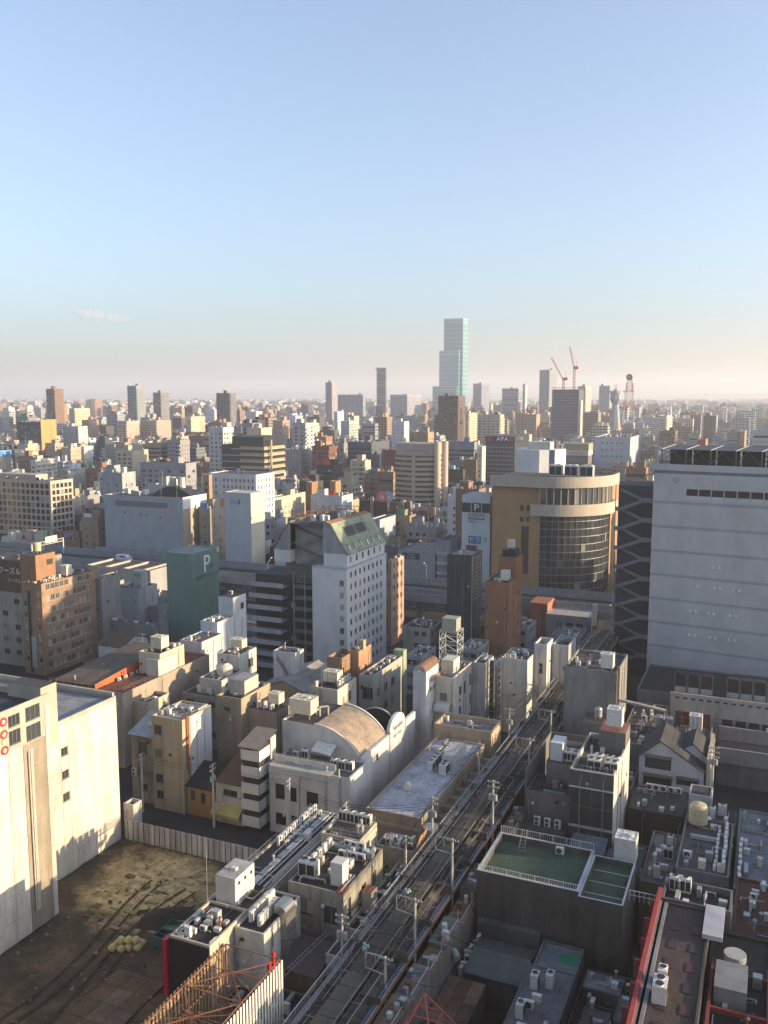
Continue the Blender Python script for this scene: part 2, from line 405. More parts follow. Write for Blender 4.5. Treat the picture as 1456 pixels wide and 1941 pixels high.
def dome_mesh(r, h, col):
    a = MB(); n = 16; prof = [(r * .72, 0), (r * .72, .5), (r, .55), (r, h * .62), (r * .8, h * .82), (r * .45, h * .9), (r * .45, h), (.01, h)]
    for (r0, z0), (r1, z1) in zip(prof, prof[1:]):
        for k in range(n):
            t0, t1 = 2 * math.pi * k / n, 2 * math.pi * (k + 1) / n
            a.quad((r0 * math.cos(t0), r0 * math.sin(t0), z0), (r0 * math.cos(t1), r0 * math.sin(t1), z0), (r1 * math.cos(t1), r1 * math.sin(t1), z1), (r1 * math.cos(t0), r1 * math.sin(t0), z1))
    me = a.mesh('dome', [col]); g = MB(); g.cyl(0, 0, h - .05, h + .03, r * .4, 0, 12)
    b = MB(); b.box(-r * .8, r * .8, -.1, .1, 0, .3); b.box(-.1, .1, -r * .8, r * .8, 0, .3)
    return me, [('fan', g.mesh('fan', [mACD])), ('base', b.mesh('base', [mSTEEL]))]
def rtank_mesh(r, h, col):
    a = MB(); n = 16; prof = [(.01, .6), (r, .6), (r, .6 + h), (r * .8, .6 + h * 1.18), (.01, .6 + h * 1.28)]
    for (r0, z0), (r1, z1) in zip(prof, prof[1:]):
        for k in range(n):
            t0, t1 = 2 * math.pi * k / n, 2 * math.pi * (k + 1) / n
            a.quad((r0 * math.cos(t0), r0 * math.sin(t0), z0), (r0 * math.cos(t1), r0 * math.sin(t1), z0), (r1 * math.cos(t1), r1 * math.sin(t1), z1), (r1 * math.cos(t0), r1 * math.sin(t0), z1))
    me = a.mesh('rtank', [col]); g = MB()
    for k in range(4): t = math.pi / 4 + k * math.pi / 2; g.bar((r * .8 * math.cos(t), r * .8 * math.sin(t), 0), (r * .8 * math.cos(t), r * .8 * math.sin(t), .65), .07)
    b = MB()
    for z in (.9, .6 + h * .6): b.cyl(0, 0, z, z + .08, r + .02, 0, 16)
    return me, [('stand', g.mesh('stand', [mSTEEL])), ('hoop', b.mesh('hoop', [mSTEEL]))]
PF = {'ac1': lambda: ac_mesh(.85, .36, .68, 1), 'ac2': lambda: ac_mesh(.98, .40, 1.42, 2), 'acw': lambda: ac_mesh(1.1, .5, 1.0, 1),
      'vrf': lambda: vrf_mesh(1.25, .85, 1.75, 1, mACW), 'vrf2': lambda: vrf_mesh(1.9, .9, 1.8, 2, mACG), 'chil': lambda: vrf_mesh(2.4, 1.5, 2.2, 2, mACW),
      'tank': lambda: tank_mesh(2.2, 2.0, 1.9), 'tankL': lambda: tank_mesh(3.2, 2.4, 2.0), 'tankW': lambda: tank_mesh(2., 2., 2.4, .6, mACW),
      'dome': lambda: dome_mesh(1.5, 2.6, flat((.56, .52, .44), .6, 0, 'cooling_tower')), 'domeS': lambda: dome_mesh(1.1, 1.8, flat((.56, .52, .44), .6, 0, 'cooling_tower')),
      'rtank': lambda: rtank_mesh(1.1, 1.9, flat((.5, .43, .24), .5, 0, 'yellow_tank')), 'stank': lambda: rtank_mesh(.75, 1.5, mSTEEL)}
PN = {'ac1': ('air_conditioner', 'air conditioner'), 'ac2': ('air_conditioner', 'air conditioner'), 'acw': ('air_conditioner', 'air conditioner'), 'vrf': ('condenser_unit', 'condenser'), 'vrf2': ('condenser_unit', 'condenser'), 'chil': ('chiller', 'chiller'),
      'tank': ('water_tank', 'water tank'), 'tankL': ('water_tank', 'water tank'), 'tankW': ('water_tank', 'water tank'), 'dome': ('cooling_tower', 'cooling tower'), 'domeS': ('cooling_tower', 'cooling tower'), 'rtank': ('water_tank', 'water tank'), 'stank': ('water_tank', 'water tank')}
NPROP = {}
def prop(kind, x, y, z, rot, label, group=None, scale=1.):
    me, ks = proto(kind, PF[kind]); nm, cat = PN[kind]
    o = bpy.data.objects.new(nm, me); COL.objects.link(o); o.location = (x, y, z - .01); o.rotation_euler = (0, 0, rot); o.scale = (scale,) * 3
    tag(o, label, cat, group or label); NPROP[kind] = NPROP.get(kind, 0) + 1
    for n, km in ks:
        c = bpy.data.objects.new(n, km); COL.objects.link(c); c.parent = o
    return o
def prow(kind, x0, y0, x1, y1, n, z, rot, label, jit=.06, miss=0.):
    for k in range(n):
        if miss and random.random() < miss: continue
        t = (k + .5) / n; prop(kind, x0 + (x1 - x0) * t + random.uniform(-jit, jit), y0 + (y1 - y0) * t + random.uniform(-jit, jit), z, rot + random.uniform(-.04, .04), label)
def mast(x, y, z, h, label, arms=2, r=.05):
    t = thing('antenna_mast', label, 'antenna', (x, y, z)); m = MB(); m.bar((x, y, z), (x, y, z + h), r); m.build('pole', mSTEEL, t)
    a = MB()
    for k in range(arms):
        zz = z + h * (.98 - .16 * k); L = .9 - .15 * k; a.bar((x - L, y, zz), (x + L, y, zz), .025)
        for q in range(5): xx = x - L + 2 * L * q / 4; a.bar((xx, y - .35, zz), (xx, y + .35, zz), .015)
    if arms: a.build('aerial', mSTEEL, t)
    return t
def pipes(root, runs, r=.07, mat=None, name='pipe'):
    for pts in runs:
        m = MB(); m.line(pts, r, 0, 6); m.build(name, mat or mPIPE, root)
def clutter(box, z, seed, label, n=6, kinds=('ac1', 'ac2', 'acw'), rot=None):
    """loose rows of outdoor units on a roof, kept clear of each other"""
    rd = random.Random(seed); X0, X1, Y0, Y1 = box[:4]; done = []
    for _ in range(n * 14):
        if len(done) >= n: break
        x = rd.uniform(X0 + .9, X1 - .9); y = rd.uniform(Y0 + .9, Y1 - .9)
        if any(abs(x - a) < 1.25 and abs(y - b) < .8 for a, b in done): continue
        done.append((x, y)); prop(rd.choice(kinds), x, y, z, rot if rot is not None else rd.choice((0, math.pi / 2, -math.pi / 2, math.pi)), label)
def duct_clutter(root, box, z, seed, n=8):
    """pipework, ducts, vents and small boxes fixed to a roof"""
    rd = random.Random(seed); X0, X1, Y0, Y1 = box[:4]; cl = lambda v, a, b: min(b, max(a, v))
    for k in range(n):
        x = rd.uniform(X0 + .4, X1 - .4); y = rd.uniform(Y0 + .4, Y1 - .4); t = rd.random(); m = MB()
        if t < .38:
            x2 = cl(x + rd.uniform(-4, 4), X0 + .3, X1 - .3); y2 = cl(y + rd.uniform(-5, 5), Y0 + .3, Y1 - .3); h = rd.choice((.18, .3, .5))
            m.line([(x, y, z - .02), (x, y, z + h), (x2, y, z + h), (x2, y2, z + h), (x2, y2, z - .02)], rd.choice((.05, .07, .1)), 0, 5); m.build('pipe', rd.choice((mPIPE, mSTEEL, mRUST, mDRN)), root)
        elif t < .52:
            w = rd.uniform(.3, .6); L = rd.uniform(1.2, 4.); ax = rd.random() < .5; x2 = cl(x + L, X0 + .5, X1 - .2) if ax else x + w; y2 = y + w if ax else cl(y + L, Y0 + .5, Y1 - .2)
            m.box(min(x, x2), max(x, x2), min(y, y2), max(y, y2), z + .12, z + .12 + w); m.box(x + .05, x + .15, y + .05, y + .15, z - .02, z + .14); m.build('air_duct', rd.choice((mSTEEL, mACG)), root)
        elif t < .64:
            h = rd.uniform(.6, 1.6); m.cyl(x, y, z - .02, z + h, .12, 0, 8); m.cyl(x, y, z + h, z + h + .22, .26, 0, 8, .05); m.build('vent_stack', rd.choice((mSTEEL, mACG, mRUST)), root)
        elif t < .72:
            m.quad((x - .7, y - .5, z + .012), (x + .7, y - .5, z + .012), (x + .6, y + .6, z + .012), (x - .6, y + .5, z + .012)); m.build('roof_patch', rd.choice((mPATA, mPATB)), root)
        else:
            w = rd.uniform(.3, 1.); d = rd.uniform(.25, .5); m.box(x - w / 2, x + w / 2, y - d, y + d, z - .02, z + rd.uniform(.3, 1.3)); m.build('equipment_box', rd.choice((mACW, mACG, mSTEEL, mACW, mTANK)), root)
mDRN = flat((.10, .09, .08), .7, 0, 'dark_pipe'); mPATA = roofm((.16, .15, .15), 'patch'); mPATB = roofm((.06, .06, .065), 'patch')
def utility_pole(x, y, z, h, label, arms=2, trans=True, frame=False, axis=0):
    t = thing('utility_pole', label, 'utility pole', (x, y, z), 'utility poles beside the arcade')
    m = MB(); m.cyl(x, y, z, z + h, .21, 0, 8, .15); m.build('pole', mPOLE, t)
    dx, dy = (1, 0) if axis == 0 else (0, 1)
    for k in range(arms):
        zz = z + h - .35 - .8 * k; m = MB(); m.box(x - dx * .9 - dy * .06 - dx * .0, x + dx * .9 + dy * .06, y - dy * .9 - dx * .06, y + dy * .9 + dx * .06, zz, zz + .1); a = m.build('crossarm', mSTEEL, t)
        q = MB()
        for s in (-.8, -.4, .4, .8): q.cyl(x + dx * s, y + dy * s, zz + .1, zz + .3, .05, 0, 6)
        q.build('insulators', flat((.6, .58, .55), .4, 0, 'porcelain'), t, 'stuff')
    if trans:
        for s in (-.42, .42):
            m = MB(); m.cyl(x + dx * s, y + dy * s - .02, z + h - 3.1, z + h - 2.2, .27, 0, 10); m.build('transformer', mACG, t)
    if frame:   # tall bracket frame that carries the cables over the roof
        m = MB(); w = 2.4
        m.bar((x - w, y, z + h - .1), (x, y, z + h - .1), .09); m.bar((x - w, y, z + h - .1), (x - w, y, z + h - 2.), .08); m.bar((x - w, y, z + h - 1.9), (x, y, z + h - 2.2), .08); m.bar((x - w * .5, y, z + h - .1), (x - w * .5, y, z + h - 1.3), .06)
        m.build('bracket', mSTEEL, t)
    return t
def wire(pts, label, r=.04, sag=.5, n=10):
    m = MB()
    for (a, b) in zip(pts, pts[1:]):
        prev = None
        for k in range(n + 1):
            t = k / n; p = tuple(a[i] + (b[i] - a[i]) * t - (sag * 4 * t * (1 - t) if i == 2 else 0) for i in range(3))
            if prev: m.bar(prev, p, r, 0, 3)
            prev = p
    return tag(m.build('power_line', mWIRE), label, 'power line', 'power lines along the arcade')

# ------------------------------------------------------------------ the expressway across the view
EY0, EY1, EZ = 266.5, 284.5, 9.5
mDECK = wall((.28, .28, .28), .4); mBARR = flat((.22, .25, .29), .35, 0, 'barrier_panel'); mBEAM = wall((.22, .23, .24), .4)
ex = thing('expressway', 'elevated expressway with grey sound barriers crossing between the city blocks', 'expressway', (-170, 275, 0))
mb = MB(); mb.box(-420, 62, EY0, EY1, EZ - 1.6, EZ, 1, 0); mb.build('deck', [mASPH, mDECK], ex)
for yy, nm in ((EY0, 'n'), (EY1 - .25, 's')):
    mb = MB(); mb.box(-420, 62, yy, yy + .25, EZ, EZ + .95); mb.build('parapet', mDECK, ex)
    mb = MB(); mb.box(-420, 62, yy + .08, yy + .16, EZ + 2.7, EZ + 2.8); mb.build('top_rail', mSTEEL, ex)
    for k in range(122):
        x = -420 + 482 * k / 121
        if k % 1 == 0 and x > -330:
            p_ = MB(); p_.box(x - .08, x + .08, yy + .02, yy + .22, EZ + .95, EZ + 2.85); p_.build('post', mSTEEL, ex)
for k in range(1, 121):
    x = -420 + 482 * k / 121
    if x < -330: continue
    for yy in (EY0, EY1 - .25):
        p_ = MB(); p_.box(x + .1, x + 3.86, yy + .1, yy + .14, EZ + 1.0, EZ + 2.68); p_.build('barrier_panel', mBARR, ex)
for k in range(13):
    x = -410 + 38 * k; p_ = MB(); p_.cyl(x, 275.5, 0, EZ - 3., 1.3, 0, 12); p_.box(x - 1.4, x + 1.4, EY0 + 1, EY1 - 1, EZ - 3., EZ - 1.6); p_.build('pier', mDECK, ex)
FOOT.append((-420, 62, 247, 304))
for k, x in enumerate((-330, -290, -262, -203, -160, -107, -74.5, -35)):
    y = EY1 - .6 if k % 2 else EY0 + .6; s = 1 if k % 2 == 0 else -1
    t = thing('street_lamp', 'curved grey highway lamp standing on the expressway parapet', 'street lamp', (x, y, EZ), 'lamps along the expressway'); m = MB()
    pts = [(x, y, EZ), (x, y, EZ + 7)] + [(x, y + s * 2.2 * math.sin(a), EZ + 7 + 2.2 * (1 - math.cos(a)) * .9) for a in (.4, .8, 1.2)]
    m.line(pts, .09, 0, 6); m.build('pole', mSTEEL, t); m = MB(); e = pts[-1]; m.box(e[0] - .18, e[0] + .18, min(e[1], e[1] + s * 1.), max(e[1], e[1] + s * 1.), e[2] - .08, e[2] + .1); m.build('lamp_head', mACW, t)
t = thing('sign_gantry', 'white lattice sign gantry spanning the expressway lanes', 'gantry', (-262, 275, EZ)); gx = -268.
for y in (EY0 + .4, EY1 - .4):
    m = MB(); m.box(gx - .25, gx + .25, y - .2, y + .2, EZ, EZ + 6.6); m.build('column', mACW, t)
m = MB()
for z in (5.2, 6.5): m.bar((gx, EY0, EZ + z), (gx, EY1, EZ + z), .12)
for k in range(9): y = EY0 + (EY1 - EY0) * k / 9; m.bar((gx, y, EZ + 5.2), (gx, y + 2, EZ + 6.5), .07)
m.build('truss', mACW, t); m = MB(); m.box(gx - .3, gx - .12, EY0 + 8, EY0 + 14.5, EZ + 5.6, EZ + 8.2); m.build('sign_panel', flat((.62, .6, .5), .5), t)

def vehicle(x, y, z, rot, kind, col, label):
    t = thing(kind, label, kind, (x, y, z), None, rot); t.location = (x, y, z)
    L, Wd, Hh = (4.4, 1.7, 1.45) if kind == 'car' else ((6.4, 2.1, 2.9) if kind == 'truck' else (4.8, 1.9, 2.0))
    c = flat(col, .3, 0, 'car_paint'); m = MB()
    prof = {'car': [(-.5, .25), (.5, .25), (.5, .55), (.32, .62), (.17, 1.), (-.25, 1.), (-.42, .65), (-.5, .6)], 'van': [(-.5, .18), (.5, .18), (.5, .5), (.38, .62), (.28, 1.), (-.5, 1.)], 'truck': [(-.5, .2), (.5, .2), (.5, .45), (.46, .75), (.27, .75), (.27, 1.), (-.5, 1.)]}[kind]
    n = len(prof)
    for s in (-1, 1): m.poly([(a * L, s * Wd / 2, b * Hh) for a, b in (prof if s < 0 else prof[::-1])])
    for k in range(n):
        a, b = prof[k], prof[(k + 1) % n]; m.quad((a[0] * L, Wd / 2, a[1] * Hh), (b[0] * L, Wd / 2, b[1] * Hh), (b[0] * L, -Wd / 2, b[1] * Hh), (a[0] * L, -Wd / 2, a[1] * Hh))
    def ch(nm, mbx, mt):
        o = bpy.data.objects.new(nm, mbx.mesh(nm, [mt])); COL.objects.link(o); o.parent = t
    ch('body', m, c)
    for sx in (-.31, .31):
        for s in (-1, 1):
            w = MB(); w.bar((sx * L, s * (Wd / 2 - .2), .33), (sx * L, s * (Wd / 2 + .02), .33), .33, 0, 12); ch('wheel', w, mWIRE)
    g = MB(); zz = .68 * Hh
    for s in (-1, 1): g.box(-.2 * L, .2 * L, s * Wd / 2 - .01, s * Wd / 2 + .01, zz, zz + .2 * Hh)
    ch('side_window', g, mGLASS)
    f = MB(); q = {'car': (.31, .65, .185, .97), 'van': (.375, .65, .295, .96), 'truck': (.495, .48, .465, .73)}[kind]
    f.quad((q[0] * L + .02, -Wd * .42, q[1] * Hh), (q[0] * L + .02, Wd * .42, q[1] * Hh), (q[2] * L + .02, Wd * .42, q[3] * Hh), (q[2] * L + .02, -Wd * .42, q[3] * Hh)); ch('windscreen', f, mGLASS)
    return t
vehicle(-41.5, EY0 + 4, EZ, math.pi, 'van', (.7, .7, .7), 'white delivery van driving on the expressway beside the fire escape')
vehicle(-150, EY0 + 4, EZ, math.pi, 'car', (.6, .6, .6), 'silver car on the expressway behind the white hotel')
vehicle(-232, EY0 + 12, EZ, 0, 'truck', (.65, .66, .68), 'white box truck on the expressway near the grey hall')

# ------------------------------------------------------------------ the covered shopping arcade
mFRAMEB = flat((.10, .085, .07), .8, 0, 'sooty_steel'); AX0, AX1, AZ = -43.2, -35.6, 9.0
mARC = corr((.065, .056, .043), .35, 1, 'arcade_sheet', .9); mARCL = corr((.10, .088, .068), .35, 1, 'arcade_light', .85); mARCD = corr((.035, .035, .034), .35, 1, 'arcade_dark', .9)
ar = thing('shopping_arcade', 'long weathered roof of a covered shopping arcade between the buildings', 'arcade', (-39.4, 150, 0))
FOOT.append((AX0 - .5, AX1 + .5, 40, 246))
pitch = 2.6; k = 0; y = 58.
while y < 245:
    cx = (AX0 + AX1) / 2
    for j, (xa, za, xb, zb) in enumerate(((AX0 + .5, AZ, cx - 1.2, AZ + .75), (cx - 1.2, AZ + 1.3, cx + 1.2, AZ + 1.3), (cx + 1.2, AZ + .75, AX1 - .9, AZ))):
        m = MB(); y1 = y + pitch - .1; m.quad((xa, y, za), (xb, y, zb), (xb, y1, zb), (xa, y1, za)); m.quad((xa, y1, za - .06), (xb, y1, zb - .06), (xb, y, zb - .06), (xa, y, za - .06))
        for a, b, c, d in (((xa, y, za), (xa, y1, za), (xa, y1, za - .06), (xa, y, za - .06)), ((xb, y1, zb), (xb, y, zb), (xb, y, zb - .06), (xb, y1, zb - .06)), ((xb, y, zb), (xa, y, za), (xa, y, za - .06), (xb, y, zb - .06)), ((xa, y1, za), (xb, y1, zb), (xb, y1, zb - .06), (xa, y1, za - .06))): m.quad(a, b, c, d)
        mt = random.choice((mARC, mARC, mARCL) if j == 1 else (mARC, mARCD, mARC, mARCL) if j == 2 else (mARCD, mARC, mARC))
        m.build('roof_panel', mt, ar)
    if k % 3 == 0:
        m = MB(); m.box(AX0, AX1, y - .16, y - .02, AZ - .5, AZ + 1.45 if k % 6 == 0 else AZ + .95); m.box(AX0, AX0 + .25, y - .2, y + .05, 0, AZ - .5); m.box(AX1 - .25, AX1, y - .2, y + .05, 0, AZ - .5); m.build('portal_frame', mFRAMEB, ar)
    y += pitch; k += 1
for xs in (AX0 + .15, AX0 + 1.0):
    m = MB(); m.bar((xs, 58, AZ + 1.35), (xs, 245, AZ + 1.35), .035); m.bar((xs, 58, AZ + .8), (xs, 245, AZ + .8), .03)
    for q in range(125): m.bar((xs, 58 + 1.5 * q, AZ - .2), (xs, 58 + 1.5 * q, AZ + 1.35), .03)
    m.build('walkway_rail', mSTEEL, ar)
m = MB(); m.box(AX0 + .1, AX0 + 1.05, 58, 245, AZ + .05, AZ + .12); m.build('walkway', corr((.11, .105, .095), .2, 1, 'grating', .9), ar)
for q, (xs, w, h, mt) in enumerate(((AX1 - .75, .28, .3, flat((.10, .115, .145), .7, 0, 'cable_tray')), (AX1 - .38, .2, .2, mPIPE), (AX1 - .1, .14, .35, mRUST))):
    m = MB(); m.box(xs, xs + w, 58, 245, AZ + .02, AZ + h); m.build('cable_tray', mt, ar)
rar = random.Random(8)
for q in range(13):
    xs = AX0 + .3 + (AX1 - AX0 - .6) * (q + rar.uniform(.1, .9)) / 13; zz = AZ + rar.uniform(.9, 1.7); m = MB(); ya = 58.
    while ya < 245:
        yb = min(245, ya + rar.uniform(9, 30)); m.bar((xs, ya, zz), (xs + rar.uniform(-.1, .1), yb, zz), rar.choice((.03, .045, .06))); ya = yb + rar.uniform(0, 4)
    m.build('conduit', rar.choice((mSTEEL, mPIPE, mWIRE, mFRAMEB, mSTEEL)), ar)
m = MB()
for q in range(150): yy = rar.uniform(58, 244); xs = rar.uniform(AX0 + .4, AX1 - .6); m.bar((xs, yy, AZ - .1), (xs, yy, AZ + rar.uniform(1.1, 1.8)), .035); m.bar((xs, yy, AZ + 1.2), (min(AX1, xs + rar.uniform(.5, 2.5)), yy, AZ + 1.25), .03)
m.build('brackets', mSTEEL, ar, 'stuff')
m = MB()
for q in range(70):
    yy = 58 + 2.6 * q + random.uniform(0, 1.5)
    m.bar((AX0 + 1.2, yy, AZ + 1.0 + random.uniform(0, .5)), (AX1 - .6, yy + random.uniform(-.6, .6), AZ + .6 + random.uniform(0, .9)), .03)
m.build('strut', mRUST, ar, 'stuff')
for yy in (88.3, 101.2):
    for q in range(5):
        m = MB(); x, y = -40.5 + random.uniform(-.5, .5), yy + random.uniform(-.5, .5); m.cyl(x, y, AZ + .75, AZ + 1.35 + random.uniform(0, .3), .32, 0, 8, .15)
        tag(m.build('rubbish_bag', flat((.35, .5, .52), .4, 0, 'plastic_bag')), 'pale blue plastic bag lying on the arcade roof', 'bag', 'plastic bags on the arcade roof')
# poles
PL = [(-36.2, 84., 13., True), (-36.0, 92.4, 15.3, True), (-36.0, 105.8, 16.4, True), (-36.0, 124.5, 16.8, False), (-35.6, 145., 16., True), (-36.0, 163., 15., True), (-36, 181, 15, True), (-36., 203, 14., False)]
for i, (x, y, h, fr) in enumerate(PL):
    utility_pole(x, y, 0, h, 'concrete pole with cable brackets on the right edge of the arcade', 1 if fr else 2, not fr, fr)
PR = [(-44., 89.1, 13.2), (-43.7, 108.5, 14.), (-43.5, 118.5, 15.4), (-43.6, 142., 15.), (-43.6, 161., 15.), (-43.6, 180., 14.)]
for i, (x, y, h) in enumerate(PR):
    utility_pole(x, y, 0, h, 'concrete pole with crossarms and transformers on the left edge of the arcade', 2, i % 2 == 0, i % 2 == 1)
for dz, dx in ((-.2, 0), (-.9, -.5), (-1.2, .5)):
    wire([(x + dx, y, h + dz) for x, y, h, _ in PL], 'black cable strung between the poles on the right edge of the arcade')
    wire([(x + dx, y, h + dz) for x, y, h in PR], 'black cable strung between the poles on the left edge of the arcade')

rdw = random.Random(77)
for k in range(16):
    i = k % (len(PL) - 1); x, y, h, _ = PL[i]; x2, y2, h2 = PR[k % len(PR)]
    tag(wire([(x, y, h - .6 - .2 * (k % 3)), (x2, y2, h2 - .5)], '', .032, .6), 'thin cable slung across the arcade between opposite poles', 'power line', 'cables across the arcade')
for k in range(10):
    x, y, h = PR[k % len(PR)]; tag(wire([(x, y, h - 1.2), (x - rdw.uniform(4, 9), y + rdw.uniform(-6, 8), rdw.uniform(8, 10.5))], '', .032, .4), 'thin drop cable running from an arcade pole to a roof on the left', 'power line', 'drop cables left of the arcade')
for k in range(10):
    x, y, h, _ = PL[k % len(PL)]; tag(wire([(x, y, h - 1.4), (x + rdw.uniform(3, 7), y + rdw.uniform(-5, 6), rdw.uniform(6, 9.5))], '', .032, .4), 'thin drop cable running from an arcade pole to a roof on the right', 'power line', 'drop cables right of the arcade')
SP = [(-100.5, 123.2, 11.), (-85.5, 123.4, 11.5), (-70.5, 123.4, 11.5), (-57.6, 118.2, 12.)]
for i, (x, y, h) in enumerate(SP): tag(utility_pole(x, y, 0, h, '', 2, i % 2 == 1, False, 1), ('street pole beside the tan walkup building', 'street pole with transformers before the ochre house', 'street pole in front of the barrel roofed hall', 'street pole at the end of the long narrow roof')[i], 'utility pole', 'street poles behind the hoarding')
for dz in (-.3, -.7, -1.2): tag(wire([(x, y, h + dz) for x, y, h in SP] + [(-43.9, 121.5, 13.6 + dz)], '', .034, .5), 'cable strung along the side street behind the hoarding', 'power line', 'cables along the side street')

# small shops lining the right edge of the arcade
shr = random.Random(19); y = 60.; k = 0
while y < 133:
    L = shr.uniform(4.5, 7.5); z = shr.uniform(7., 8.7); t = thing('arcade_side_shop', '', 'shop', (-34.4, y + L / 2, 0)); col = shr.choice(((.30, .20, .13), (.20, .16, .13), (.26, .25, .23), (.14, .12, .11), (.36, .24, .16))); nm_ = {.30: 'ochre brown', .20: 'dull brown', .26: 'pale grey', .14: 'blackened', .36: 'rusty orange'}[col[0]]
    tag(t, 'narrow shop with %s sheet roof along the arcade edge' % nm_, 'shop', 'narrow shops along the arcade edge, %s' % nm_); m = MB(); m.box(-35.5, -33.3, y, y + L - .15, 0, z, skip='t'); m.build('wall', wall((.22, .2, .17), .5), t); n_ = int(L / .9); dz = shr.uniform(-.5, .5)
    for q in range(n_): ya = y + (L - .15) * q / n_; yb = y + (L - .15) * (q + 1) / n_ - .05; m = MB(); m.box(-35.55, -33.2, ya, yb, z - .02, z + .05 + .03 * shr.random()); m.build('roof_sheet', roofm(col, 'shop_sheet'), t)
    for q in range(3): m = MB(); xx = shr.uniform(-35.2, -34); yy = y + shr.uniform(.5, L - 1.2); m.box(xx, xx + shr.uniform(.4, .9), yy, yy + shr.uniform(.4, .9), z + .02, z + shr.uniform(.4, 1.3)); m.build('roof_box', shr.choice((mACW, mACG, mSTEEL, mRUST)), t)
    m = MB(); m.line([(-33.6, y + .4, z + .3), (-33.6, y + L - .6, z + .3), (-33.6, y + L - .6, z + 1.5)], .08, 0, 6); m.build('pipe', mPIPE, t); y += L; k += 1
FOOT.append((-35.6, -33.2, 60, 134))
# ------------------------------------------------------------------ near buildings
PI = math.pi
def auto(Wd, z, spec, z0=0.):
    """(cols, w, h, storey) -> window grid over the whole face"""
    cols, w, h = spec[:3]; dz = spec[3] if len(spec) > 3 else 3.3; base = spec[4] if len(spec) > 4 else 1.0
    rows = max(1, int((z - z0 - base - h - .8) / dz) + 1); top = z - z0 - 1.1 - h
    return grid(Wd, cols, rows, w, h, top - (rows - 1) * dz, dz, min(1., Wd * .08))
def hb(name, label, box, col, N=None, W=None, E=None, dirt=.35, rm=None, par=.7, each=True, z0=0., **kw):
    X0, X1, Y0, Y1, z = box; wm = col if not isinstance(col, tuple) else wall(col, dirt)
    f = lambda s, Wd: auto(Wd, z, s, z0) if isinstance(s, tuple) else (s or [])
    r = bld(name, label, box, wm, rm, f(N, X1 - X0), f(W, Y1 - Y0), f(E, Y1 - Y0), par=par, each=each, z0=z0, **kw)
    if 40 < Y0 < 240 and X0 < 20 and name not in NOBITS: weather(r, box, par, z0)
    return r
NOBITS = ('green_parking_tower', 'flat_roof_hall', 'green_roof_building', 'red_beam_building', 'pale_flat_roof', 'store_podium', 'mansard_hotel', 'arched_tower', 'rusty_sheet_roof', 'white_corner_roof')
mDRAIN = flat((.30, .29, .27), .7, 0, 'drainpipe')
def weather(r, b, par, z0):
    """downpipes, wall vents and roof pipework that every old building here carries"""
    X0, X1, Y0, Y1, z = b; rd_q = random.Random(int(abs(X0 * 31 + Y0 * 17)))
    for face, L in (('N', X1 - X0), ('W', Y1 - Y0)):
        for k in range(1 if L < 6 else 2):
            u = rd_q.uniform(.3, L - .3); m = MB(); zt = z - rd_q.uniform(.2, 1.2); p = (lambda d, q: (X0 + u + q, Y0 - d)) if face == 'N' else (lambda d, q: (X1 + d, Y0 + u + q))
            m.line([(*p(.1, 0), z0 + .2), (*p(.1, 0), zt - 1.), (*p(.1, .25), zt - .7), (*p(.1, .25), zt)], .055, 0, 5); m.build('downpipe', mDRAIN, r)
        if z - z0 > 7:
            for k in range(2):
                u = rd_q.uniform(.5, L - .5); zz = rd_q.uniform(z0 + 3, z - 1.5); m = MB()
                if face == 'N': m.box(X0 + u - .22, X0 + u + .22, Y0 - .16, Y0 + .01, zz, zz + .4)
                else: m.box(X1 - .01, X1 + .16, Y0 + u - .22, Y0 + u + .22, zz, zz + .4)
                m.build('wall_vent', rd_q.choice((mACG, mACW, mFRAMED)), r)
    A = (X1 - X0) * (Y1 - Y0)
    if A > 14 and par > .02: duct_clutter(r, [X0 + .3, X1 - .3, Y0 + .3, Y1 - .3], z - par, int(abs(X0 * 13 + Y0)), min(20, 4 + int(A / 8)))
def panels(root, face, box, us, zs, mat, omit=(), th=.06, gap=.07):
    (ix, iy), ux = FACES[face]; ox, oy = box[ix], box[iy]; nx, ny = ux[1], -ux[0]; rot = math.atan2(ux[1], ux[0])
    for i in range(len(us) - 1):
        for j in range(len(zs) - 1):
            if (i, j) in omit: continue
            w = us[i + 1] - us[i] - gap; h = zs[j + 1] - zs[j] - gap; key = ('panel', round(w, 2), round(h, 2), mat.name)
            if key not in WINM:
                m = MB(); m.box(-w / 2, w / 2, -th, 0, -h / 2, h / 2, skip='s'); WINM[key] = m.mesh('panel', [mat])
            u = (us[i] + us[i + 1]) / 2; link('panel', WINM[key], root, None, (ox + ux[0] * u, oy + ux[1] * u, (zs[j] + zs[j + 1]) / 2), rot)

# --- tall white building on the left of the vacant lot
WA = wall((.46, .42, .35), .30, .8, .6); mALC = wall((.72, .66, .56), .4, .8, .9); mSTRIP = wall((.30, .26, .20), .5)
A2 = [-124, -97.5, 92.3, 113.7, 25.]; A1 = [-118, -91., 52., 92.3, 33.]
ra = thing('white_building', 'tall sunlit white panel building with grey pipe strip beside the vacant lot', 'building', (-107, 83, 0)); FOOT += [(-124, -91, 52, 113.7)]
bld('', '', A2, WA, roofm((.34, .35, .38), seam=1.2), W=[(8.6, 10., 19.3, 20.6), (8.6, 10., 15.6, 16.9), (8.6, 10., 12., 13.3)], root=ra, par=.5, depth=.2, gm=glassm((.03, .03, .03), 0.), cap=mALC)
us = [0.05, 3.2, 8.45, 10.15, 15.4, 21.35]; zs = [.3, 3.2, 6.1, 8.9, 11.9, 13.4, 15.5, 17., 19.2, 20.7, 22.3, 24.4]
panels(ra, 'W', A2, us, zs, mALC, {(2, 4), (2, 6), (2, 8)})
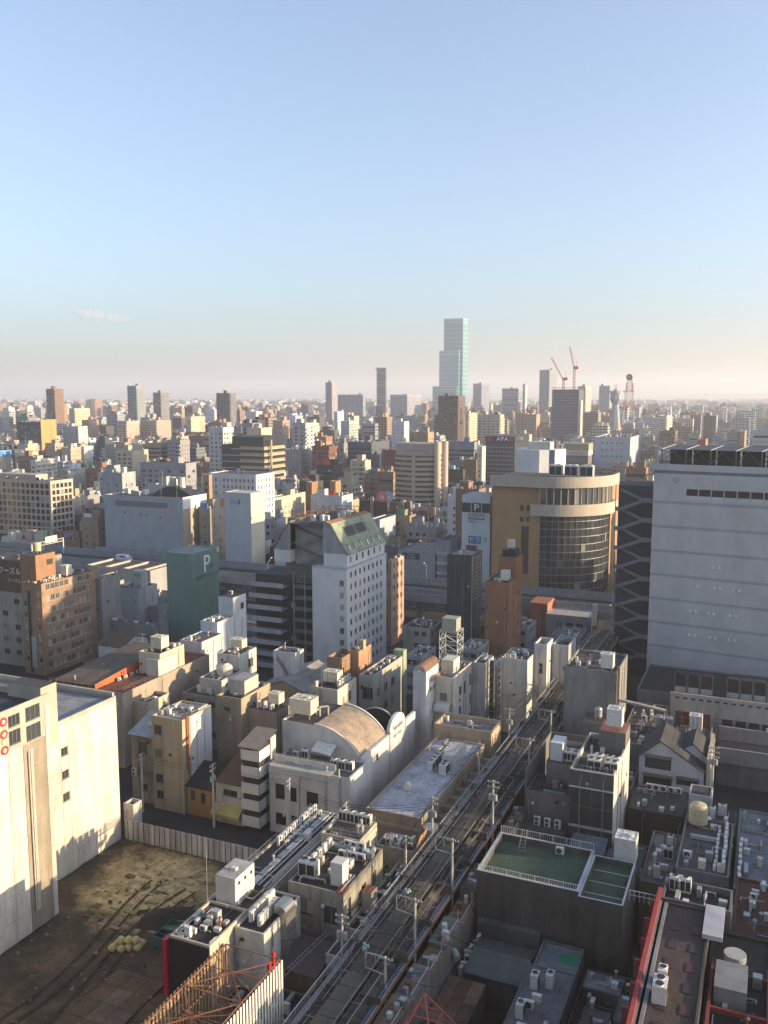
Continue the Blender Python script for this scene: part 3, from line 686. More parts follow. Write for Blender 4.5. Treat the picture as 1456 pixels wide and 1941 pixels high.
op = [(85.0 - 52, 87.0 - 52, 27.9, 29.9), (85.0 - 52, 87.0 - 52, 30.4, 32.0), (88. - 52, 90.6 - 52, 27.4, 29.6), (88. - 52, 90.6 - 52, 30.2, 32.2)]
bld('', '', A1, WA, mROOF, W=op, root=ra, par=.9, depth=1.1, sash=3)
panels(ra, 'W', A1, [24., 28.4, 32.6, 35.2], [.3, 3.6, 7.2, 10.8, 14.4, 18., 21.6, 25.2, 27.3], mALC)
panels(ra, 'W', A1, [39.4, 40.25], [.3, 3.6, 7.2, 10.8, 14.4, 18., 21.6, 25.2, 28.4, 31.6], mALC)
panels(ra, 'W', A1, [35.25, 39.35], [.3, 4., 8., 12., 16., 20., 23.6, 27.2], mSTRIP, gap=.02)
part_box(ra, 'stair_tower', -97.4, -91.3, 91.2, 94.2, 25, 34., WA, mROOF)
pipes(ra, [[(-90.75, y, 3.), (-90.75, y, 26.), (-90.9, y + .25, 26.3)] for y in (88.0, 88.35, 88.6)], .11, flat((.55, .50, .44), .6, 0, 'drain_pipe'))
for k, (c, z) in enumerate((((.5, .03, .03), 31.6), ((.5, .05, .03), 29.9), ((.42, .40, .06), 28.9), ((.5, .03, .03), 27.7))):
    m = MB(); m.disc((-90.9, 84.15, z), (1, 0, 0), .62 if k != 2 else .42, 0, 16); m.disc((-90.88, 84.15, z), (1, 0, 0), .3, 1, 12); m.build('sign_emblem', [flat(c, .5), mALC], ra)
m = MB(); m.box(-123.5, -97.8, 113.2, 113.65, 25, 25.6); m.build('parapet_cap', wall((.5, .47, .4)), ra)
duct_clutter(ra, A2, 24.5, 3, 5); duct_clutter(ra, [-118, -91.5, 70, 92], 32.1, 5, 10)
t = thing('lattice_mast', 'slim grey lattice mast standing behind the white building stair tower', 'mast', (-99.3, 95., 24.5)); m = MB()
for a, b in ((0, 0), (.7, 0), (0, .7), (.7, .7)): m.bar((-99.6 + a, 94.8 + b, 24.4), (-99.6 + a, 94.8 + b, 31.5), .05)
for k in range(7): z = 24.6 + k; m.bar((-99.6, 94.8, z), (-98.9, 94.8, z + .9), .03); m.bar((-98.9, 95.5, z), (-98.9, 94.8, z + .9), .03)
m.build('lattice', mRUST, t)

# --- vacant lot
LOTM, nt_, b_ = _mat('lot_soil')
c1 = ramp(nt_, noise(nt_, .16, detail=8., rough=.68), [(.34, (.022, .019, .015)), (.48, (.055, .044, .03)), (.66, (.11, .085, .05))])
c2 = ramp(nt_, noise(nt_, 1.4, detail=8., rough=.7), [(.35, g3(.7)), (.65, g3(1.15))])
sand = N(nt_, 'ShaderNodeVectorMath', operation='DISTANCE'); nt_.links.new(mapped(nt_, (1, 1, 0)), sand.inputs[0]); sand.inputs[1].default_value = (-83., 104., 0)
wob = N(nt_, 'ShaderNodeMath', operation='MULTIPLY_ADD'); nt_.links.new(noise(nt_, .22, detail=7.), wob.inputs[0]); wob.inputs[1].default_value = 16.; nt_.links.new(sand.outputs['Value'], wob.inputs[2])
sm = ramp(nt_, (lambda n: (nt_.links.new(wob.outputs[0], n.inputs[0]), setattr(n.inputs[1], 'default_value', 1 / 40.), n.outputs[0])[2])(N(nt_, 'ShaderNodeMath', operation='MULTIPLY')), [(.36, g3(1.)), (.50, g3(0.))])
sandc = ramp(nt_, noise(nt_, .5, detail=9., rough=.72), [(.34, (.16, .13, .08)), (.46, (.36, .28, .13)), (.6, (.52, .42, .22))]); c1 = mix(nt_, sm, c1, sandc)
nt_.links.new(mix(nt_, 1., c1, c2, 'MULTIPLY'), b_.inputs['Base Color']); b_.inputs['Roughness'].default_value = 1.
bp_ = N(nt_, 'ShaderNodeBump'); bp_.inputs['Distance'].default_value = .25; bp_.inputs['Strength'].default_value = .8; nt_.links.new(noise(nt_, 1.1, detail=8.), bp_.inputs['Height']); nt_.links.new(bp_.outputs[0], b_.inputs['Normal'])
n = 46; mb = MB(); rd = random.Random(3); hz = [[.02 + .26 * rd.random() ** 2 for _ in range(n + 1)] for _ in range(n + 1)]
LX0, LX1, LY0, LY1 = -97.4, -62., 45., 113.6
for i in range(n + 1):
    for j in range(n + 1):
        x = LX0 + (LX1 - LX0) * i / n; y = LY0 + (LY1 - LY0) * j / n
        if x < -90.9 and y < 92.4: x = max(x, -90.95)
        mb.v.append((x, y, .02 + hz[i][j]))
for i in range(n):
    for j in range(n): a = i * (n + 1) + j; mb.f.append((a, a + n + 1, a + n + 2, a + 1)); mb.m.append(0)
o = mb.build('vacant_lot', LOTM, None, 'structure'); o.data.polygons.foreach_set('use_smooth', [True] * len(o.data.polygons))
t = thing('steel_plate_floor', 'rusty brown steel plates laid over the near part of the vacant lot', 'steel plates', (-71, 79, .2)); mPL = roofm((.13, .085, .055), 'rusty_plate'); mPL2 = roofm((.17, .13, .10), 'rusty_plate')
for i in range(3):
    for j in range(5): m = MB(); x = -74.5 + 2.5 * i; y = 70. + 3.1 * j; m.box(x, x + 2.44, y, y + 3.04, .24 + .01 * rd.random(), .36); m.build('steel_plate', rd.choice((mPL, mPL2)), t)
mDEB = flat((.24, .19, .11), .95, 0, 'broken_board')
for k in range(46):
    x = rd.uniform(-90, -75); y = rd.uniform(92, 108); m = MB(); L = rd.uniform(.5, 2.2); a = rd.uniform(0, 3.14); dx, dy = L * math.cos(a) / 2, L * math.sin(a) / 2; zz = rd.uniform(.25, .4)
    m.box(x - abs(dx) - .1, x + abs(dx) + .1, y - abs(dy) * .5 - .1, y + abs(dy) * .5 + .1, zz - .2, zz - .05); tag(m.build('timber_scrap', rd.choice((mDEB, flat((.11, .085, .05), .95), flat((.32, .27, .18), .95)))), 'weathered scrap of timber lying on the sandy lot', 'scrap', 'timber scraps on the lot')
rub = MB()
for k in range(420):
    x, y = rd.uniform(-90, -64), rd.uniform(62, 112); w = rd.uniform(.06, .22) * rd.choice((1, 1, 1.8)); a = rd.uniform(0, 3.14); z = .12; h = w * rd.uniform(.5, 1.1); c_, s_ = math.cos(a) * w, math.sin(a) * w; b = [(x + c_, y + s_), (x - s_, y + c_), (x - c_, y - s_), (x + s_, y - c_)]; t4 = [(p + rd.uniform(-.3, .3) * w, q + rd.uniform(-.3, .3) * w) for p, q in [(x + (p - x) * .6, y + (q - y) * .6) for p, q in b]]
    for i in range(4): rub.quad((*b[i], z), (*b[(i + 1) % 4], z), (*t4[(i + 1) % 4], z + h), (*t4[i], z + h), k % 2)
    rub.poly([(*p, z + h) for p in t4], k % 2)
o = rub.build('rubble', [flat((.20, .18, .15), .95, 0, 'rubble_stone'), flat((.09, .075, .055), .95, 0, 'rubble_clod')], None, 'stuff'); tag(o, 'loose stones and clods strewn over the vacant lot', 'rubble')
for k in range(4):
    m = MB(); x = -82.5 + 2.0 * k + (1.4 if k > 1 else 0); prev = None
    for q in range(26):
        y = 66 + 1.55 * q; xx = x + 1.8 * math.sin(q * .19 + k // 2) ; p = ((xx - .16, y, .30), (xx + .16, y, .30))
        if prev: m.quad(prev[0], prev[1], p[1], p[0])
        prev = p
    o = m.build('tyre_track', roofm((.028, .023, .018), 'pressed_mud')); tag(o, 'dark wheel track pressed into the vacant lot', 'tyre track', 'tyre tracks on the lot')
mBAG = flat((.50, .43, .20), .8, 0, 'sandbag_yellow')
for k in range(11):
    bx, by = -77.9 + .95 * (k % 4) + rd.uniform(-.15, .15), 88.3 + .95 * (k // 4) + .5 * (k % 4) + rd.uniform(-.1, .1); bz = .15 if k < 8 else .95
    if k >= 8: bx, by = -77.2 + .9 * (k - 8), 89.2 + .4 * (k - 8)
    bm = bmesh.new(); bmesh.ops.create_cube(bm, size=1.); bmesh.ops.subdivide_edges(bm, edges=bm.edges[:], cuts=5, use_grid_fill=True)
    for v in bm.verts:
        p_ = v.co * 2; r_ = (abs(p_.x) ** 3.2 + abs(p_.y) ** 3.2 + abs(p_.z) ** 3.2) ** (1 / 3.2); v.co = p_ / r_ * .52; a_ = math.atan2(v.co.y, v.co.x)
        fold = 1 + .07 * math.sin(a_ * 9 + k) * (1 if v.co.z > -.1 else .4) + .05 * rd.uniform(-1, 1); v.co.x *= fold * 1.05; v.co.y *= fold
        if v.co.z > .3: v.co.x *= .8; v.co.y *= .8; v.co.z += .1 * rd.random()
        v.co.z *= .84; v.co.z = max(v.co.z, -.42)
    me = bpy.data.meshes.new('sandbag'); bm.to_mesh(me); bm.free(); me.materials.append(mBAG); me.polygons.foreach_set('use_smooth', [True] * len(me.polygons))
    o = bpy.data.objects.new('bulk_bag', me); COL.objects.link(o); o.location = (bx, by, bz + .42); tag(o, 'bulging yellow bulk bag in the heap on the vacant lot', 'bag', 'yellow bags on the lot')
t = thing('skip_container', 'teal open waste container with tarpaulin beside the black building', 'container', (-68.5, 92., .1)); m = MB(); mTEAL = flat((.035, .10, .095), .6, 0, 'teal_paint')
for a in ((-70.4, -70.3, 89.6, 94.), (-66.7, -66.6, 89.6, 94.), (-70.3, -66.7, 89.6, 89.7), (-70.3, -66.7, 93.9, 94.)): m.box(*a, .1, 1.7)
m.box(-70.3, -66.7, 89.7, 93.9, .12, .3); m.build('body', mTEAL, t); m = MB()
for k in range(5): m.box(-70.5, -66.5, 89.9 + k * .9, 90. + k * .9, .2, 1.5)
m.build('rib', mTEAL, t); m = MB(); m.quad((-70.3, 91.6, 1.72), (-66.6, 91.6, 1.76), (-66.4, 96.2, .5), (-70.6, 96.2, .45)); m.build('tarpaulin', flat((.06, .14, .125), .5, 0, 'tarp'), t); t.location.x -= 3.2; t.location.y += 1.6
bm = bmesh.new(); bmesh.ops.create_grid(bm, x_segments=24, y_segments=18, size=1.)
for v in bm.verts:
    r_ = min(1., v.co.length); v.co.z = (1 - r_) ** .8 * 1.1 + .12 * rd.uniform(-1, 1) * (1 - r_) - .05; v.co.x *= 4.5; v.co.y *= 3.2
me = bpy.data.meshes.new('mound'); bm.to_mesh(me); bm.free(); me.materials.append(roofm((.02, .018, .015), 'wet_earth')); me.polygons.foreach_set('use_smooth', [True] * len(me.polygons))
o = bpy.data.objects.new('earth_heap', me); COL.objects.link(o); o.location = (-75.6, 97.4, .15); o.rotation_euler = (0, 0, .6); tag(o, 'dark heap of wet earth behind the teal container', 'earth heap')
# hoarding
mHOARD2 = wall((.66, .65, .62), .45, .6, .8, 'hoarding'); mHOARD3 = wall((.56, .55, .52), .5, .6, .8, 'hoarding'); mHOARD = wall((.76, .75, .72), .35, .6, .8, 'hoarding'); t = thing('site_hoarding', 'pale steel panel hoarding along the back of the vacant lot', 'hoarding', (-83, 113.8, 0)); FOOT.append((-98, -69, 113.5, 114.4))
k = 0; x = -96.6
while x < -69.2:
    m = MB(); dz = rd.uniform(-.03, .03); m.box(x, x + .50, 113.8, 113.86, .15, 3.68 + dz, skip='b'); m.box(x + .2, x + .3, 113.75, 113.8, .15, 3.66 + dz, skip='b'); m.build('hoarding_panel', (mHOARD, mHOARD2, mHOARD3)[rd.randrange(3)], t); x += .535
    if k % 2 == 0: m = MB(); m.box(x - .045, x + .01, 113.72, 113.8, .15, 3.7); m.build('joint_strip', mFRAMED, t)
    if k % 4 == 0: m = MB(); m.bar((x, 113.95, 0), (x, 113.95, 3.6), .04); m.bar((x, 113.95, 2.8), (x, 115., .05), .035); m.build('prop_pole', mSTEEL, t)
    k += 1
for z in (1.0, 2.3, 3.3): m = MB(); m.bar((-96.6, 113.92, z), (-69.2, 113.92, z), .035); m.build('rail', mSTEEL, t)
r_ = hb('small_white_annex', 'small white annex squeezed between the hoarding and the white building', [-97.2, -95.2, 114.2, 116.4, 6.2], OFFW)

# --- row between the lot and the arcade
mSID = corr((.55, .52, .45), .25, 1, 'siding', .7)
C2 = [-62.2, -56.6, 80.2, 88.4, 11.2]
r2 = hb('black_fronted_building', 'narrow building with black front and red side sign at the edge of the vacant lot', C2, (.56, .50, .40), W=(2, .5, 1.4, 3.), par=.35, dirt=.3, rm=mROOFD)
part_box(r2, 'black_front', -62.25, -56.65, 80.05, 80.19, .2, 10.9, flat((.02, .019, .018), .5, 0, 'black_cladding'))
part_box(r2, 'red_sign', -63.1, -62.5, 79.9, 81.2, 3.4, 10.6, flat((.5, .012, .04), .4, 0, 'crimson'))
duct_clutter(r2, C2, 10.86, 11, 16); clutter([-61.8, -57, 80.8, 86], 10.86, 4, 'small white outdoor unit on the cluttered roof of the black fronted building', 5, ('ac1',))
C3 = [-56.5, -52.4, 85.2, 94.2, 10.8]
r3 = hb('beige_siding_building', 'beige siding building with air conditioners and silver duct beside the black front', C3, mSID, W=(3, .4, 1.6, 3.), par=.25, rm=mROOFD)
prow('ac2', -55.4, 86.8, -55.4, 92.8, 5, 10.56, -PI / 2, 'white double fan outdoor unit in the left row on the beige siding building')
prow('ac2', -54.0, 86.4, -54.0, 91.4, 4, 10.56, -PI / 2, 'white double fan outdoor unit in the right row on the beige siding building')
m = MB(); cx, cy = -51.75, 90.5; n = 7; pr = [(0., 1.), (.6, 1.)] ; 
for k in range(n): a = PI / 2 * k / (n - 1); pr.append((.35 + .75 * math.sin(a), 11.2 + .9 * math.cos(a) - .0))
pts = [(-53.3, 12.1), (-52.6, 12.1)] + [(-52.6 + .95 * math.sin(PI / 2 * k / 6), 11.15 + .95 * math.cos(PI / 2 * k / 6)) for k in range(1, 7)] + [(-51.65, 2.)]
pin = [(-53.3, 11.0), (-52.75, 11.0), (-52.38, 10.7), (-52.36, 2.)]
for a, b in zip(pts, pts[1:]): m.quad((a[0], 89.2, a[1]), (a[0], 91.6, a[1]), (b[0], 91.6, b[1]), (b[0], 89.2, b[1]))
m.poly([(a, 89.2, b) for a, b in pts] + [(a, 89.2, b) for a, b in pin[::-1]]); m.poly([(a, 91.6, b) for a, b in (pts + pin[::-1])][::-1])
m.quad((-53.3, 91.6, 12.1), (-53.3, 89.2, 12.1), (-53.3, 89.2, 11.0), (-53.3, 91.6, 11.0))
for z in range(2, 11): m.box(-51.66, -51.6, 89.15, 91.65, z, z + .08)
m.build('exhaust_duct', flat((.40, .40, .37), .35, .75, 'silver_duct'), r3, smooth=True)
C4 = [-62.8, -56.6, 88.5, 116.4, 10.9]
r4 = hb('long_low_building', 'long narrow beige building with pipes and a railing along its roof edge', C4, (.60, .53, .42), W=(6, 1.2, 1.2, 3.3), par=.25, dirt=.3, rm=roofm((.05, .047, .044)))
part_box(r4, 'plant_room', -61.6, -58.7, 88.9, 93.4, 10.6, 14.4, wall((.68, .66, .60), .25), roofm((.5, .49, .46)))
for k in range(3): part_box(r4, 'vent_hatch', -58.7, -58.62, 89.6 + 1.4 * k, 90. + 1.4 * k, 13.3, 13.7, mFRAMED)
part_box(r4, 'roof_cap', -60.4, -59.7, 90.6, 91.2, 14.4, 14.75, mACW)
rail(r4, [(-62.6, 93.6), (-62.6, 116.2)], 10.65, 1.1, 1.5)
pipes(r4, [[(x, 93.8, 10.9 + .1 * i), (x, 115.5, 10.9 + .1 * i)] for i, x in enumerate((-57.1, -57.35, -57.6, -58.3, -58.8))], .09, flat((.50, .47, .42), .5, 0, 'lagged_pipe'))
for k in range(9): part_box(r4, 'duct_cover', -60.0, -59.1, 94.2 + 2.4 * k, 96.2 + 2.4 * k, 10.64, 11.0, mACG if k % 2 else mACW)
prow('ac2', -61.6, 104.2, -61.6, 116, 9, 10.66, PI / 2, 'white outdoor unit in the outer row on the long narrow roof')
prow('ac1', -60.7, 104.8, -60.7, 116, 10, 10.66, PI / 2, 'beige outdoor unit in the inner row on the long narrow roof')
mast(-62.0, 87.6, 10.85, 8.3, 'tall thin whip mast beside the white plant room', 0)
C5 = [-54.4, -46.5, 94.6, 107., 12.2]
r5 = hb('grey_concrete_building', 'stained grey concrete building crowded with air conditioners beside the arcade', C5, wall((.34, .32, .27), .6, .9, .9), N=[(1.4, 3.6, 8.3, 10.3), (5.1, 7.0, 7.9, 10.1), (1.5, 3.4, 3.5, 5.2)], W=[(1.4, 2.2, 7.9, 10.8), (5.4, 6.8, 8.6, 10.4), (8.6, 10.2, 8.6, 10.4)], par=.3, rm=roofm((.045, .04, .036)), fm=mFRAMED)
part_box(r5, 'plant_cabinet', -49.2, -47.5, 96.4, 98.2, 11.85, 15.0, wall((.66, .64, .6), .15))
prop('chil', -52.8, 97.3, 11.9, 0, 'large grilled chiller on the stained grey concrete building')
prow('ac2', -53.6, 99.6, -53.6, 105.6, 4, 11.9, -PI / 2, 'white outdoor unit along the left edge of the stained concrete roof')
prow('acw', -51.4, 103.4, -47.6, 103.4, 4, 11.9, 0, 'white outdoor unit in the front cross row on the stained concrete roof'); prow('ac2', -51.6, 105.4, -48.4, 105.4, 3, 11.9, 0, 'tall white outdoor unit in the back cross row on the stained concrete roof')
clutter([-50.5, -47, 99, 102.6], 11.9, 17, 'grey outdoor unit in the middle of the stained concrete roof', 5, ('ac1', 'acw')); duct_clutter(r5, C5, 11.9, 23, 14)
part_box(r5, 'rust_cap', -47.6, -46.45, 94.55, 96.3, 12.21, 12.35, flat((.26, .07, .04), .9, 0, 'rust_patch'))
C7 = [-46.45, -44.0, 94.9, 112.5, 7.6]
r7 = hb('arcade_shop', 'pale two storey shop with dark louvred window band facing the arcade', C7, (.50, .48, .43), W=[(1.5 + 1.5 * k, 2.8 + 1.5 * k, 4.6, 6.3) for k in range(7)], par=.5, dirt=.5, gm=glassm((.02, .02, .022), .05))
part_box(r7, 'rust_topped_box', -46.2, -44.8, 99.4, 101.2, 7.1, 10.1, wall((.50, .48, .44), .4), flat((.26, .09, .05), .9)); duct_clutter(r7, C7, 7.15, 31, 10)
clutter([-46.2, -44.2, 102.5, 111.5], 7.12, 9, 'outdoor unit on the low shop roof beside the arcade', 4, ('ac1', 'acw'))
C8 = [-56.3, -50.2, 107.4, 113.4, 12.4]
r8 = hb('cream_roof_block', 'cream block topped with a row of large condensers behind the stained concrete building', C8, (.60, .54, .42), W=[(2.2, 3.4, 9.2, 11.)], par=.35, rm=roofm((.16, .12, .09)))
prow('vrf', -55.8, 112.5, -50.7, 112.5, 4, 12.07, 0, 'large white condenser in the row on the cream roof block', .02); rail(r8, [(-56.1, 107.6), (-50.4, 107.6), (-50.4, 113.2)], 12.35, 1., 1.2)
C9 = [-50.1, -44.1, 112.7, 116.4, 9.4]
r9 = hb('corner_shop', 'small grey corner building with orange awning frame by the arcade', C9, (.36, .34, .3), N=[], W=[(.8, 2.2, 5.6, 7.4)], par=.3, dirt=.5); clutter(C9, 9.1, 13, 'outdoor unit on the small corner building by the arcade', 5)
m = MB(); m.quad((-44.6, 112.9, 8.2), (-43.3, 112.9, 11.9), (-43.3, 116.2, 11.9), (-44.6, 116.2, 8.2)); m.quad((-44.55, 112.9, 8.1), (-44.55, 116.2, 8.1), (-43.25, 116.2, 11.8), (-43.25, 112.9, 11.8)); m.build('sloping_screen', wall((.50, .27, .14), .4), r9)
# sheds in front
r6 = thing('tin_roof_shed', 'brown walled shed with corrugated purple grey roof and a ladder lying across it', 'shed', (-49, 88, 0)); FOOT.append((-52, -46, 84, 94)); x0, x1, y0, y1 = -51.3, -46.6, 87.2, 92.6
m = MB(); m.box(x0, x1, y0, y1, 0, 5.6, skip='t'); m.build('wall', wall((.20, .12, .075), .5), r6)
n_ = 16
for k in range(n_):
    m = MB(); ya = x0 - .2 + (x1 - x0 + .4) * k / n_; yb = ya + (x1 - x0 + .4) / n_ - .04; m.quad((ya, y0 - .3, 5.7), (yb, y0 - .3, 5.7), (yb, y1 + .2, 6.7), (ya, y1 + .2, 6.7)); m.box(ya, ya + .07, y0 - .3, y0 - .2, 5.62, 5.78); m.build('roof_sheet', flat((.085, .065, .062), .6, 0, 'tin_sheet'), r6)
m = MB(); m.poly([(x1, y0, 5.6), (x1, y1, 5.6), (x1, y1, 6.6)]); m.poly([(x0, y0, 5.6), (x0, y1, 6.6), (x0, y1, 5.6)]); m.build('gable', wall((.20, .12, .075), .5), r6)
t = thing('ladder', 'long aluminium ladder lying across the corrugated shed roof', 'ladder', (-49, 89, 6.2)); m = MB(); a, b = Vector((-51.6, 82.6, 4.6)), Vector((-48.2, 93.6, 7.3)); off = Vector((.28, -.03, 0))
for s in (-1, 1): m.bar(a + off * s, b + off * s, .055)
m.build('stile', mSTEEL, t)
m = MB()
for k in range(24): c = a.lerp(b, (k + .5) / 24); m.bar(c - off, c + off, .04)
m.build('rungs', mSTEEL, t, 'stuff')
rr = hb('low_service_block', 'low dark service block with water pipes below the sheds', [-56.2, -46.9, 66., 86.8, 3.4], (.22, .2, .18), par=.3, rm=mROOFD); clutter([-51, -47.5, 76, 86], 3.1, 21, 'outdoor unit on the low dark service block', 7)
rr = hb('white_cabin', 'white cabin with slanted top in front of the stained concrete building', [-46.5, -44.2, 89.6, 93.6, 7.2], (.5, .49, .46), par=.1, dirt=.5)
# --- billboard frame
bb = thing('billboard_frame', 'rusty lattice billboard frame with white slats on the sunlit side', 'billboard', (-48.5, 70, 3.4)); bz = 14.2; by0, by1 = 55., 77.4; bx0, bx1 = -52.8, -45.4
for yy in (by0, by0 + 7.4, by0 + 14.8, by1):
    for x in (bx0 + .3, bx1 - .3): m = MB(); m.bar((x, yy, 3.4), (x, yy, bz), .11); m.build('post', mRUST, bb)
m = MB()
for z in (bz, 11.2, 8.2, 5.2):
    for x in (bx0 + .3, bx1 - .3): m.bar((x, by0, z), (x, by1, z), .09)
    for yy in (by0 + 7.4, by0 + 14.8, by1): m.bar((bx0 + .3, yy, z), (bx1 - .3, yy, z), .08)
m.build('girder', mRUST, bb)
m = MB()
for yy in (by0, by0 + 7.4, by0 + 14.8):
    for za, zb in ((bz, bz), (bz, 11.2), (11.2, 8.2)):
        m.bar((bx0 + .3, yy, za), (bx1 - .3, yy + 7.4, zb), .06); m.bar((bx1 - .3, yy, za), (bx0 + .3, yy + 7.4, zb), .06)
    for k in range(4): m.bar((bx0 + .3, yy + 1.85 * k, bz), (bx0 + 3.7, yy + 3.7, bz), .045); m.bar((bx1 - .3, yy + 1.85 * k, bz), (bx0 + 3.7, yy + 3.7, bz), .045)
    m.bar((bx0 + .3, yy, bz), (bx0 + .3, yy + 7.4, 8.2), .05); m.bar((bx1 - .3, yy, 8.2), (bx1 - .3, yy + 7.4, bz), .05)
m.build('bracing', mRUST, bb)
k = 0; yy = by0 + .1
mSLAT = flat((.66, .63, .56), .6, 0, 'white_slat'); mSLATD = flat((.28, .19, .11), .8, 0, 'slat_back')
while yy < by1 - .2:
    m = MB(); m.box(bx1, bx1 + .06, yy, yy + .31, 4.2, bz + .05); m.build('slat', mSLAT, bb)
    m = MB(); m.box(bx0 - .06, bx0, yy, yy + .31, 4.2, bz + .05, 1); m.build('slat', [mSLAT, mSLATD], bb); yy += .58
for yy, z in ((79.3, 12.), (80.2, 12.6)):
    m = MB(); m.box(-48.4, -48.1, yy, yy + .35, z - 3.2, z); o = tag(m.build('red_banner', flat((.55, .02, .025), .5, 0, 'red_vinyl')), 'bright red banner strip on the back of the billboard frame', 'banner', 'red banners behind the billboard'); m = MB(); m.bar((-48.25, yy + .17, 3.4), (-48.25, yy + .17, z - .1), .05); c = m.build('pole', mSTEEL, o)
rr = hb('white_corner_roof', 'sunlit white parapet roof at the near left edge of the vacant lot', [-84, -75.6, 56., 64.2, 11.5], (.62, .57, .48), par=.6); clutter([-82, -76.5, 57, 63.5], 10.9, 41, 'outdoor unit on the white parapet roof by the lot', 3)

# --- white hall with barrel roof
mWH = wall((.66, .65, .62), .3); D1 = [-76., -60.9, 126.2, 133.6, 12.]
rd_ = hb('barrel_roof_hall', 'white hall with curved copper brown barrel roof and arched signboard gable', D1, mWH, N=[(1.2, 3.0, 6.2, 8.8), (4.1, 5.3, 6.2, 8.6), (7.2, 9.4, 6.0, 8.4), (1.2, 3.2, 1.6, 3.6), (4.2, 5.4, 1.6, 3.6)], par=.3, rm=roofm((.17, .16, .15)), fm=mFRAMED, gm=glassm((.03, .03, .03), .1))
part_box(rd_, 'sunlit_wall_fin', -60.88, -60.5, 126.0, 134.2, 0, 12.3, mWH)
m = MB(); n_ = 40
for k in range(n_): x = -75.6 + 11.4 * k / n_; m.box(x, x + .15, 125.7, 127.7, 11.98 + 0, 12.06); m.quad((x, 125.5, 11.2), (x + .28, 125.5, 11.2), (x + .28, 128., 12.05), (x, 128., 12.05))
m.build('corrugated_awning', flat((.46, .46, .44), .5, .2, 'awning_metal'), rd_)
m = MB(); m.box(-76, -64.2, 128, 128.12, 12, 13.1); m.build('low_wall', mWH, rd_); rail(rd_, [(-75.6, 128.4), (-65, 128.4)], 12.0, 1.2, .8)
FOOT.append((-78, -62, 133.6, 158)); eX, eZ, rX, rZ = -62.6, 12.4, -71.2, 17.0; D2Y0, D2Y1 = 133.7, 145.4
arc = []
for k in range(15):
    t_ = k / 14; a = t_ * math.radians(56); arc.append((rX + (eX - rX) * math.sin(a) / math.sin(math.radians(56)), eZ + (rZ - eZ) * (math.cos(a) - math.cos(math.radians(56))) / (1 - math.cos(math.radians(56)))))
m = MB(); m.poly([(-77.6, D2Y0, 0), (eX, D2Y0, 0)] + [(x, D2Y0, z) for x, z in arc[::-1]] + [(-77.6, D2Y0, rZ + .1)])
m.poly([(-77.6, D2Y1, 0), (eX, D2Y1, 0)][::-1] + [(-77.6, D2Y1, rZ + .1)] [::-1] + [(x, D2Y1, z) for x, z in arc][::1]) if False else None
m.box(-77.6, -77.3, D2Y0, D2Y1, 0, rZ + .1, skip='n'); m.build('gable_wall', mWH, rd_)
m = MB()
for (x0, z0), (x1, z1) in zip(arc, arc[1:]): m.quad((x0, D2Y0 + .25, z0), (x1, D2Y0 + .25, z1), (x1, D2Y1, z1), (x0, D2Y1, z0))
m.build('barrel_roof', roofm((.44, .35, .265), 'copper_sheet', .45), rd_, smooth=True)
for yy in (D2Y0 - .05, D2Y1 - .1):
    m = MB()
    for (x0, z0), (x1, z1) in zip(arc, arc[1:]): m.quad((x0, yy, z0 + .28), (x1, yy, z1 + .28), (x1, yy + .32, z1 + .28), (x0, yy + .32, z0 + .28)); m.quad((x0, yy, z0 - .1), (x1, yy, z1 - .1), (x1, yy, z1 + .28), (x0, yy, z0 + .28)); m.quad((x1, yy + .32, z1 - .3), (x0, yy + .32, z0 - .3), (x0, yy + .32, z0 + .28), (x1, yy + .32, z1 + .28))
    m.build('coping', mWH, rd_)
m = MB(); m.box(-77.3, rX + .1, D2Y0 + .3, D2Y1, 16.4, 16.8); m.build('flat_roof', mROOF, rd_)
m = MB(); zt = 12.4; pts = [(D2Y0, 0), (158.5, 0), (158.5, 12.6), (153.1, 12.6), (153.1, 12.8)]
cy, R = 149.3, 3.7
pts += [(cy + R * math.cos(a), 12.9 + 2.3 * math.sin(a)) for a in [PI * k / 14 for k in range(15)]] + [(cy - R, 12.5), (D2Y0, 12.5)]
m.poly([(-61.9, y, z) for y, z in pts]); m.poly([(-62.5, y, z) for y, z in pts][::-1])
for a, b in zip(pts, pts[1:] + pts[:1]): m.quad((-61.9, a[0], a[1]), (-62.5, a[0], a[1]), (-62.5, b[0], b[1]), (-61.9, b[0], b[1]))
m.build('signboard_gable', mWH, rd_)
for yy in (cy - R - .1, cy + R): m = MB(); m.box(-61.92, -61.7, yy, yy + .15, 4., 13.); m.build('pilaster', mWH, rd_)
mSIGN = flat((.22, .19, .14), .7, 0, 'faded_sign')
text(rd_, 'Namfait', -61.88, cy + .1, 12.9, 1.5, 'W', mSIGN); text(rd_, 'FIRST KISS', -61.88, cy, 11.3, .9, 'W', mSIGN)
m = MB(); m.box(-61.92, -61.8, 139.5, 140.2, 9.8, 10.9); m.build('window', mFRAMED, rd_)
m = MB(); m.box(-70.6, -62.5, 145.5, 158.4, 11.2, 11.6); m.build('lower_roof', mROOFD, rd_)
n_ = 20; m = MB(); pts = [(-70.2, 11.6)] + [(-66.2 + 4. * -math.cos(PI * k / n_), 11.6 + 3.9 * math.sin(PI * k / n_)) for k in range(n_ + 1)]
m.poly([(x, 149.5, z) for x, z in pts[1:]]); m.poly([(x, 149.9, z) for x, z in pts[1:]][::-1]); m.build('dark_arch_screen', flat((.035, .035, .04), .6), rd_)
m = MB()
for a, b in zip(pts[1:], pts[2:]): m.bar((a[0], 149.7, a[1] + .08), (b[0], 149.7, b[1] + .08), .14)
m.build('arch_trim', mWH, rd_)
